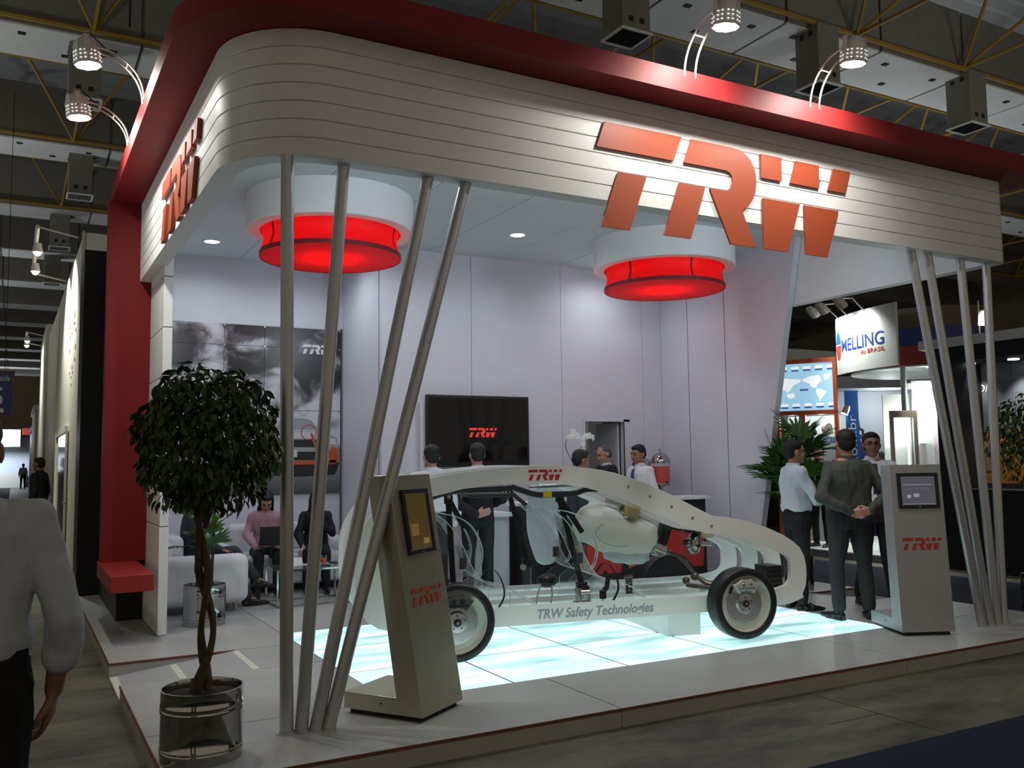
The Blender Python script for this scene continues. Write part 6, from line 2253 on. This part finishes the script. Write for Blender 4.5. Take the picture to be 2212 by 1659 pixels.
# round canopy of that booth with three coloured bands
rc_ = thing('banded_canopy', 'round canopy with brown blue and red bands beside the curved sign', 'canopy', (13.6, 9.6, 2.95))
for z0, z1, m in ((3.62, 3.95, m_brownband), (3.32, 3.62, m_blueband), (2.98, 3.32, m_redband)):
    MB().lathe([(1.0, z0), (1.0, z1), (0.95, z1), (0.95, z0)], n=48, M=Matrix.Translation((13.70, 9.95, 0)), closed=True).build('band', m, rc_)
MB().lathe([(0.001, 2.95), (1.40, 2.95), (1.40, 2.975), (0.001, 2.975)], n=48, M=Matrix.Translation((13.8, 9.9, 0))).build('ceiling_disc', m_bwhite, rc_)
MB().lathe([(0.001, 2.935), (0.09, 2.935), (0.09, 2.949), (0.001, 2.949)], n=20, M=Matrix.Translation((12.75, 9.25, 0))).build('downlight', m_down, rc_)
for (x, y) in ((12.75, 9.25), (13.4, 10.8), (13.6, 9.7)):
    add_light('neighbour_downlight', 'SPOT', (x, y, 2.92), 110, (0.92, 1.0, 0.93), (x, y, 0), size=0.08, angle=140, blend=0.8)

# world map board in an orange frame, product shelf below
A, B_ = Vector((12.20, 12.10)), Vector((12.74, 11.14))
dv = (B_ - A)
Lb = dv.length
BM_ = frame((A.x, A.y, 0), (dv.x, dv.y, 0))
mb_ = thing('map_board', 'pale blue world map board in an orange frame', 'display board', (A.x, A.y, 0))
b = MB()
for x0, x1, z0, z1 in ((0, Lb, 3.22, 3.30), (0, Lb, 2.29, 2.37), (Lb - 0.07, Lb, 0.0, 3.22), (0, 0.07, 0.0, 3.22), (0.42, 0.53, 0.0, 2.29)):
    b = MB().box(x0, x1, -0.04, 0.04, z0, z1)
    xf(b, BM_).build('frame_bar', m_orange, mb_, bevel=0.004)
m_map = mat('map_screen', (0.3, 0.45, 0.55), 0.3, emit=S(150, 200, 226), es=0.85)
xf(MB().box(0.07, Lb - 0.07, -0.012, 0.012, 2.37, 3.22), BM_).build('map_screen', m_map, mb_)
m_land = mat('map_land', (0.7, 0.7, 0.7), 0.4, emit=S(226, 232, 232), es=0.9)
m_tagblue = mat('map_tag', (0.05, 0.1, 0.3), 0.4, emit=S(60, 95, 150), es=0.6)


def land(pts):
    b = MB().prism([(0.07 + p[0] * (Lb - 0.14), 2.37 + p[1] * 0.85) for p in pts], lambda a, c, t: BM_ @ Vector((a, t, c)), -0.012, -0.016)
    b.build('continent', m_land, mb_)


land([(0.02, 0.66), (0.10, 0.70), (0.25, 0.68), (0.42, 0.66), (0.40, 0.60), (0.28, 0.55), (0.22, 0.45), (0.16, 0.40), (0.10, 0.46), (0.03, 0.44)])
land([(0.16, 0.36), (0.28, 0.38), (0.30, 0.30), (0.22, 0.26), (0.15, 0.30)])
land([(0.44, 0.66), (0.60, 0.72), (0.75, 0.74), (0.80, 0.62), (0.72, 0.55), (0.70, 0.48), (0.62, 0.48), (0.56, 0.58), (0.46, 0.62)])
land([(0.82, 0.74), (0.96, 0.76), (0.94, 0.66), (0.86, 0.62)])
land([(0.70, 0.45), (0.78, 0.44), (0.88, 0.38), (0.80, 0.26), (0.75, 0.18), (0.73, 0.28), (0.69, 0.36)])
for i in range(5):
    for z in (0.05, 0.84):
        xa = 0.10 + i * 0.19 * Lb
        za = 2.37 + z * 0.85
        xf(MB().box(xa, xa + 0.13, -0.018, -0.013, za, za + 0.03), BM_).build('name_tag', m_tagblue, mb_)
        xf(MB().box(xa, xa + 0.13, -0.018, -0.013, za + 0.034, za + 0.084), BM_).build('name_card', m_land, mb_)
xf(MB().box(0.45, 0.60, -0.018, -0.013, 2.37 + 0.42 * 0.85, 2.37 + 0.42 * 0.85 + 0.03), BM_).build('name_tag', m_tagblue, mb_)
xf(MB().box(0.07, Lb, 0.55, 0.58, 0.0, 2.29), BM_).build('back_panel', m_bgrey, mb_)
xf(MB().box(0.07, Lb - 0.07, 0.05, 0.5, 1.93, 1.945), BM_).build('glass_shelf', m_glass, mb_)
m_gear = mat('pump_metal', (0.55, 0.55, 0.52), 0.35, metal=0.7)
for i, (x, lab) in enumerate(((0.10, 'pale round pump part on the left of the glass shelf'), (0.62, 'small black figure of stacked parts on the glass shelf'), (0.84, 'large cast pump housing on the glass shelf'))):
    t = thing('pump_part', lab, 'machine part', BM_ @ Vector((x, 0.25, 1.946)))
    if i == 1:
        b = MB().ell((0, 0, 0.03), (0.05, 0.04, 0.03), 12, 8)
        b.cyl((0, 0, 0.05), (0, 0, 0.10), 0.02, n=10)
        b.ell((0, 0, 0.13), (0.035, 0.03, 0.03), 12, 8)
        b.build('body', m_blackplastic, t, world=False)
    else:
        s_ = 0.7 if i == 0 else 1.0
        b = MB().cyl((0, -0.04 * s_, 0.10 * s_), (0, 0.05 * s_, 0.10 * s_), 0.10 * s_, n=20)
        b.box(-0.05 * s_, 0.12 * s_, -0.03 * s_, 0.06 * s_, 0.0, 0.10 * s_)
        b.build('body', m_gear, t, world=False, bevel=0.006)
        MB().cyl((0, -0.07 * s_, 0.10 * s_), (0, -0.04 * s_, 0.10 * s_), 0.035 * s_, n=14).build('shaft', m_aluminium, t, world=False)
tb_ = text_mb('INTERNATION', 0.085, bold=0.003)
xf(tb_, BM_ @ Matrix.Translation((0.60, -0.003, 1.80)))
b = MB().box(0.58, Lb - 0.08, 0.0, 0.004, 1.78, 1.88)
xf(b, BM_).build('label_strip', m_banner, mb_)
tb_.build('label_text', m_bwhite, mb_)
tb_ = text_mb('ORCE', 0.16, bold=0.005)
xf(tb_, BM_ @ Matrix.Translation((0.10, 0.50, 1.98)))
tb_.build('label_text', m_banner, mb_)
add_light('shelf_light', 'POINT', BM_ @ Vector((0.75, 0.25, 2.2)), 12, (0.9, 1.0, 0.95), size=0.05)
add_light('shelf_light', 'POINT', BM_ @ Vector((0.22, 0.25, 2.2)), 8, (0.9, 1.0, 0.95), size=0.05)

# lit glass showcase with pillar
sc_ = thing('glass_showcase', 'tall lit glass showcase above the right kiosk', 'showcase', (12.6, 9.5, 0))
SM = frame((12.30, 9.74, 0), (12.62 - 12.30, 9.50 - 9.74, 0))
m_caseframe = mat('case_frame', (0.42, 0.34, 0.29), 0.5)
for x0, x1, z0, z1 in ((0, 0.06, 0, 2.26), (0.36, 0.42, 0, 2.26), (0.06, 0.36, 2.15, 2.26), (0.06, 0.36, 0.0, 0.5)):
    xf(MB().box(x0, x1, -0.02, 0.03, z0, z1), SM).build('frame_bar', m_caseframe, sc_)
xf(MB().box(0.42, 0.78, 0.2, 0.25, 0, 2.75), SM).build('back_panel', m_bwhite, sc_)
xf(MB().box(0.0, 0.42, 0.36, 0.40, 0, 2.55), SM).build('back_panel', m_bwhite, sc_)
xf(MB().box(0.72, 0.80, -0.02, 0.2, 0, 2.9), SM).build('side_post', mat('post_lilac', (0.45, 0.38, 0.42), 0.5), sc_)
xf(MB().box(0.06, 0.36, 0.0, 0.006, 0.5, 2.15), SM).build('glass_door', m_glass, sc_)
xf(MB().box(0.28, 0.30, 0.05, 0.07, 0.5, 2.14), SM).build('light_tube', mat('case_tube', (1, 1, 1), 0.3, emit=(0.92, 1.0, 0.97), es=6), sc_)
for z in (1.15, 1.72):
    xf(MB().box(0.05, 0.70, 0.04, 0.34, z, z + 0.008), SM).build('glass_shelf', m_glass, sc_)
xf(MB().cyl((0.22, -0.08, 2.26), (0.22, -0.08, 2.97), 0.045, n=18), SM).build('pillar', m_bwhite, sc_)
xf(MB().box(0.30, 0.72, 0.0, 0.2, 2.62, 2.70), SM).build('header', m_bwhite, sc_)
for x, z, lab in ((0.14, 1.729, 'white open booklet inside the lit showcase'), (0.55, 1.729, 'small white cap shaped part inside the lit showcase')):
    if x < 0.3:
        b = MB().prism([(-0.05, 0), (0.05, 0), (0.02, 0.07), (-0.03, 0.07)], lambda a, c, t: Vector((a, t + c * 0.6, c)), 0, 0.006)
        tag(xf(b, SM @ Matrix.Translation((x, 0.15, z))).build('booklet', m_bwhite), lab, 'booklet')
    else:
        b = MB().lathe([(0.06, 0.0), (0.062, 0.008), (0.038, 0.012), (0.03, 0.05), (0.001, 0.06)], n=18)
        tag(xf(b, SM @ Matrix.Translation((x, 0.15, z))).build('cap_part', m_bwhite), lab, 'machine part')
add_light('showcase_glow', 'POINT', SM @ Vector((0.2, 0.15, 2.0)), 10, (0.9, 1.0, 0.95), size=0.05)
add_light('showcase_glow', 'POINT', SM @ Vector((0.55, 0.0, 2.3)), 8, (0.9, 1.0, 0.95), size=0.05)

# blue banner, poster and hall booth behind
bn = thing('tall_banner', 'tall blue banner with white web address running up it', 'banner', (15.45, 13.1, ZF))
NM = frame((15.32, 13.22, 0), (0.875, -0.4836, 0))
xf(MB().box(0, 0.28, 0, 0.02, ZF, 2.92), NM).build('cloth', m_banner, bn)
tb_ = text_mb('.com.br', 0.25)
xf(tb_, NM @ Matrix.Translation((0.215, -0.003, 1.30)) @ Matrix.Rotation(rad(-90), 4, 'Y') @ Matrix.Scale(1.42, 4, (1, 0, 0)))
tb_.build('letters', m_bwhite, bn)
ps = thing('navy_poster', 'dark navy poster with white heading behind the distant visitors', 'poster', (16.2, 13.0, ZF))
NM2 = frame((15.75, 13.35, 0), (0.875, -0.4836, 0))
xf(MB().box(0, 0.37, 0, 0.02, ZF, 2.0), NM2).build('sheet', m_navy, ps)
tb_ = text_mb('GITALIZA\u00c7\u00c3O', 0.075)
xf(tb_, NM2 @ Matrix.Translation((0.02, -0.003, 1.84)))
tb_.build('letters', m_bwhite, ps)
bk = thing('grey_stand', 'grey stand with pale ceiling and a hacksaw picture behind the showcase', 'stand', (17, 14, ZF))
xf(MB().box(-1.5, 1.6, 0.5, 0.55, ZF, 2.95), NM2).build('wall', m_bgrey, bk)
xf(MB().box(-1.6, 1.7, -0.6, 0.6, 2.95, 3.2), NM2).build('fascia', m_bgrey, bk)
saw = [Vector((0.02, 0.49, 2.45)), Vector((0.25, 0.49, 2.40)), Vector((0.28, 0.49, 2.15)), Vector((0.36, 0.49, 2.10)), Vector((0.36, 0.49, 1.98)), Vector((0.25, 0.49, 2.0)), Vector((0.0, 0.49, 2.15))]
MB().tube([NM2 @ p for p in saw], 0.025, n=6).build('saw_picture', m_blackplastic, bk)
xf(MB().box(-0.9, -0.35, 0.2, 0.25, ZF, 2.3), NM2).build('lit_panel', mat('lit_panel', (0.6, 0.7, 0.68), 0.5, emit=(0.75, 0.95, 0.9), es=0.5), bk)
add_light('stand_light', 'POINT', NM2 @ Vector((0.6, -0.4, 2.6)), 60, (0.85, 0.95, 1.0), size=0.1)
sp_ = thing('clip_spotlight', 'small spotlight clipped beside the blue banner', 'spotlight', (15.2, 13.2, 2.6))
xf(MB().lathe([(0.001, 0.10), (0.05, 0.10), (0.07, 0.05), (0.075, -0.08), (0.001, -0.07)], n=10), NM @ Matrix.Translation((-0.02, -0.1, 2.5)) @ Matrix.Rotation(0.4, 4, 'Y')).build('housing', m_lampbody, sp_)
xf(MB().lathe([(0.001, -0.085), (0.07, -0.085), (0.07, -0.08), (0.001, -0.08)], n=14), NM @ Matrix.Translation((-0.02, -0.1, 2.5)) @ Matrix.Rotation(0.4, 4, 'Y')).build('lens', m_lens, sp_)
ob = thing('dark_blue_box', 'dark blue booth block seen past the slanted wall edge', 'booth', (16, 17, ZF))
MB().box(14.5, 17.2, 16.2, 17.0, ZF, 4.3).build('wall', mat('block_navy', (0.02, 0.03, 0.055), 0.7), ob)
MB().box(16.2, 19.0, 16.0, 17.1, 3.9, 4.2).build('ledge', m_bwhite, ob)

# black booth
bb = thing('black_booth', 'black booth with lit grey wall panels at the right', 'booth', (12.3, 6.5, ZF))
m_bbk = mat('booth_black', (0.010, 0.010, 0.011), 0.6)
m_bdg = mat('booth_darkgrey', (0.11, 0.114, 0.118), 0.6, var=0.1, vscale=2)
MB().box(12.0, 12.9, 8.40, 8.66, ZF, 3.12).build('pier', m_bbk, bb)
MB().box(12.0, 13.4, 3.7, 8.40, 2.90, 3.12).build('soffit', m_bbk, bb)
MB().box(11.96, 13.4, 3.65, 8.9, 3.12, 3.26).build('fascia_strip', m_bwhite, bb)
for i in range(5):
    y1 = 8.93 - i * 1.0
    MB().box(12.7, 12.74, y1 - 0.992, y1, ZF, 2.9).build('wall_panel', m_bdg, bb)
MB().box(12.0, 12.5, 3.7, 8.39, ZF, 1.05).build('counter', m_bbk, bb)
MB().box(12.685, 12.699, 6.6, 8.85, 1.118, 1.885).build('orange_poster', mat('poster_orange', (0.42, 0.17, 0.025), 0.5, var=0.35, vscale=2.5), bb)
MB().prism([(8.30, 1.30), (8.62, 1.28), (8.72, 1.55), (8.50, 1.78), (8.30, 1.70)], lambda a, c, t: Vector((t, a, c)), 12.684, 12.680).build('poster_figure', mat('poster_tan', (0.36, 0.17, 0.07), 0.5), bb)
tb_ = text_mb('UBR', 0.20, shear=0.2, bold=0.008)
xf(tb_, frame((12.694, 8.87, 2.63), (0, -1, 0)))
tb_.build('letters', mat('letters_yellow', (0.80, 0.50, 0.01), 0.5), bb)
tb_ = text_mb('CATION', 0.17, shear=0.2)
xf(tb_, frame((12.694, 8.87, 2.47), (0, -1, 0)))
tb_.build('letters', m_bwhite, bb)
for y in (8.52, 7.85, 6.9):
    dl = MB().lathe([(0.001, 2.885), (0.075, 2.885), (0.075, 2.899), (0.001, 2.899)], n=20, M=Matrix.Translation((12.45, y - 0.12, 0)))
    dl.build('downlight', m_down, bb)
    add_light('booth_downlight', 'SPOT', (12.45, y - 0.12, 2.87), 75, (0.9, 0.95, 1.0), (12.62, y - 0.12, 1.5), size=0.05, angle=85, blend=0.7)
sl = thing('far_spotlight', 'glowing white lamp between the right hand poles', 'lamp', (12.3, 7.95, 3.55))
MB().lathe([(0.001, 3.62), (0.05, 3.62), (0.09, 3.56), (0.10, 3.42), (0.001, 3.42)], n=18, M=Matrix.Translation((12.3, 8.02, 0))).build('shade', mat('lamp_glow', (1, 0.95, 0.85), 0.4, emit=(1.0, 0.88, 0.62), es=2.2), sl)
MB().cyl((12.3, 8.12, 3.255), (12.3, 8.12, 3.79), 0.01, n=6).build('stem', m_lampbody, sl)
MB().box(12.29, 12.31, 8.01, 8.13, 3.62, 3.64).build('bar', m_lampbody, sl)

# ------------------------------------------------------------------ neighbours on the left
m_lwall = mat('aisle_wall_white', (0.62, 0.59, 0.50), 0.6, var=0.05)
lw = thing('aisle_booth', 'long white booth wall running down the left aisle', 'booth', (0.8, 13.1, ZF))
b = MB().prism([(0.74, 13.15), (1.3, 13.15), (1.3, 24.5), (0.66, 24.5)], lambda a, c, t: Vector((a, c, t)), ZF, 4.66)
b.build('wall', m_lwall, lw)
b = MB().box(0.60, 1.0, 24.6, 30, ZF, 5.0)
b.build('wall', m_lwall, lw)
MB().box(0.72, 0.745, 13.13, 13.3, ZF, 4.68).build('corner_post', mat('post_cream', (0.50, 0.46, 0.36), 0.6), lw)
MB().box(0.69, 0.72, 15.4, 18.6, 0.0, 2.05).build('glass_door', mat('door_glass', (0.20, 0.22, 0.22), 0.08, metal=0.5), lw)
b = MB()
b.box(0.68, 0.71, 15.3, 15.4, ZF, 2.15)
b.box(0.66, 0.70, 18.6, 18.7, ZF, 2.15)
b.box(0.67, 0.71, 15.4, 18.6, 2.05, 2.15)
b.build('door_frame', m_lwall, lw)
b = MB().box(0.66, 0.68, 14.2, 14.26, 0.90, 1.10)
b.cyl((0.66, 14.23, 1.02), (0.60, 14.23, 1.02), 0.012, n=8)
b.box(0.595, 0.61, 14.13, 14.25, 1.01, 1.035)
b.build('door_handle', m_chrome, lw)
m_stain = mat('wall_motif', (0.40, 0.26, 0.18), 0.6)
rnd = random.Random(5)
for k in range(18):
    y = 14.3 + rnd.random() * 1.4
    z = 2.75 + rnd.random() * 1.1
    MB().ell((0.735 - (y - 13.15) * 0.007, y, z), (0.004, 0.05, 0.02 + 0.03 * rnd.random()), 8, 5).build('printed_motif', m_stain, lw)
for (ya, yb, z, lab) in ((14.1, 17.6, 4.90, 'nearer bar with two spotlights on the white aisle wall'), (26.3, 28.6, 5.0, 'farther bar with two spotlights on the white aisle wall')):
    t = thing('spotlight_bar', lab, 'light bar', (0.45, ya, z))
    MB().cyl((0.20, ya, z), (0.20, yb, z), 0.03, n=8).build('bar', m_lampbody, t)
    for y in (ya, yb):
        MB().cyl((0.20, y, z), (0.72, y, z - 0.1), 0.015, n=6).build('bracket', m_lampbody, t)
    for q in (0.28, 0.72):
        y = ya + (yb - ya) * q
        h_ = MB().lathe([(0.001, 0.08), (0.05, 0.08), (0.075, -0.06), (0.001, -0.05)], n=10, M=Matrix.Translation((0.22, y, z - 0.10)))
        h_.build('lamp_head', m_lampbody, t)
        MB().ell((0.22, y, z - 0.16), 0.055, 10, 8).build('lamp_lens', m_lens, t)
        add_light('aisle_beam', 'SPOT', (0.24, y, z - 0.24), 420, (0.95, 0.98, 0.90), (0.72, y, z - 1.0), size=0.06, angle=120, blend=0.8)
as_ = thing('aisle_sign', 'blue hanging aisle sign at the left edge of the picture', 'sign', (-0.5, 20, 2.52))
MB().box(-1.0, -0.05, 20, 20.05, 2.52, 3.38).build('panel', m_navy, as_)
for a in ((-1.02, -0.03, 19.98, 20.07, 3.36, 3.40), (-1.02, -0.03, 19.98, 20.07, 2.50, 2.54), (-0.07, -0.03, 19.98, 20.07, 2.54, 3.36)):
    MB().box(*a).build('frame_bar', mat('sign_frame', (0.10, 0.05, 0.06), 0.5), as_)
tb_ = text_mb('aisle', 0.15, shear=0.2)
w_ = max(p.x for p in tb_.v)
xf(tb_, Matrix.Translation((-0.11 - w_ * 0.72, 19.995, 3.20)) @ Matrix.Scale(0.72, 4, (1, 0, 0)))
tb_.build('letters', m_bwhite, as_)
tb_ = text_mb('5', 0.50, bold=0.01)
w_ = max(p.x for p in tb_.v)
xf(tb_, Matrix.Translation((-0.22 - w_, 19.995, 2.72)))
tb_.build('letters', m_bwhite, as_)
MB().box(-0.60, -0.20, 19.99, 20.0, 2.58, 2.66).build('label', m_bwhite, as_)
for x in (-0.9, -0.2):
    MB().cyl((x, 20.02, 3.4), (x, 20.02, 9), 0.006, n=5).build('wire', m_black, as_)
# lit booths at the end of the aisle
fb = thing('far_booth', 'bright pale blue booth at the far end of the left aisle', 'booth', (-1, 80, ZF))
MB().box(-4, 1.2, 80, 80.3, ZF, 4.2).build('wall', mat('far_blue_white', (0.55, 0.62, 0.72), 0.6), fb)
MB().box(-5, 0.4, 78.2, 80, 3.0, 4.3).build('header', m_bwhite, fb)
MB().box(0.5, 1.4, 78.0, 79.9, 3.9, 4.4).build('red_beam', m_redband, fb)
MB().box(-3, 0.8, 79.2, 79.9, ZF, 1.0).build('counter', m_bwhite, fb)
add_light('far_booth_light', 'POINT', (-1.5, 77.0, 3.5), 900, (0.85, 0.92, 1.0), size=0.3)
fl_ = tag(MB().box(-6, 3, 86, 86.1, 9.4, 9.6).build('strip_lamp', mat('strip_glow', (1, 1, 1), 0.5, emit=(1, 0.95, 0.8), es=1.2)), 'thin bright strip lamp on the far end wall', 'lamp')
for i, (x0, x1, y0, y1, z1, m, lab) in enumerate(((0.55, 1.4, 32, 37, 3.3, m_lwall, 'pale booth block past the dark suited man'), (0.60, 1.5, 38.5, 44, 2.9, m_banner, 'blue booth panel farther down the left aisle'), (0.80, 1.6, 46, 60, 3.4, m_bwhite, 'white booth block deep in the left aisle'))):
    t = thing('aisle_stand', lab, 'booth', (x0, y0, ZF))
    MB().box(x0, x1, y0, y1, ZF, z1).build('wall', m, t)
    MB().box(x0 - 0.05, x1, y0 - 0.05, y1, z1, z1 + 0.15).build('header', m_bwhite, t)

# ------------------------------------------------------------------ added unseen uplights to brighten the hall beams
for (x, y, z, e_, lab) in ((14.2, 4.2, 3.26, 500, 'added uplight on the roof of the black booth'), (16.6, 16.5, 4.3, 900, 'added uplight on the dark blue booth block'), (5.0, -5.0, ZF, 1300, 'added uplight on the floor behind the camera'),
                           (-5.0, 9.0, ZF, 1100, 'added uplight on the floor left of the left aisle'), (-5.0, 22.0, ZF, 1100, 'added uplight on the floor far left of the aisle'), (-4.0, 38.0, ZF, 1100, 'farthest added uplight left of the aisle'), (24.0, 12.0, ZF, 450, 'added uplight on the floor far to the right'), (24.0, 24.0, ZF, 800, 'added uplight on the floor beyond the grey stand')):
    t = thing('added_uplight', lab, 'uplight', (x, y, z))
    MB().lathe([(0.001, 0), (0.12, 0), (0.12, 0.05), (0.16, 0.10), (0.16, 0.22), (0.15, 0.22), (0.14, 0.12), (0.001, 0.12)], n=16, M=Matrix.Translation((x, y, z))).build('housing', m_lampbody, t)
    add_light('added_uplight_beam', 'SPOT', (x, y, z + 0.25), e_, (0.90, 0.96, 1.0), (x, y, 20), size=0.8, angle=165, blend=1.0)

bpy.data.scenes.remove(WORK)
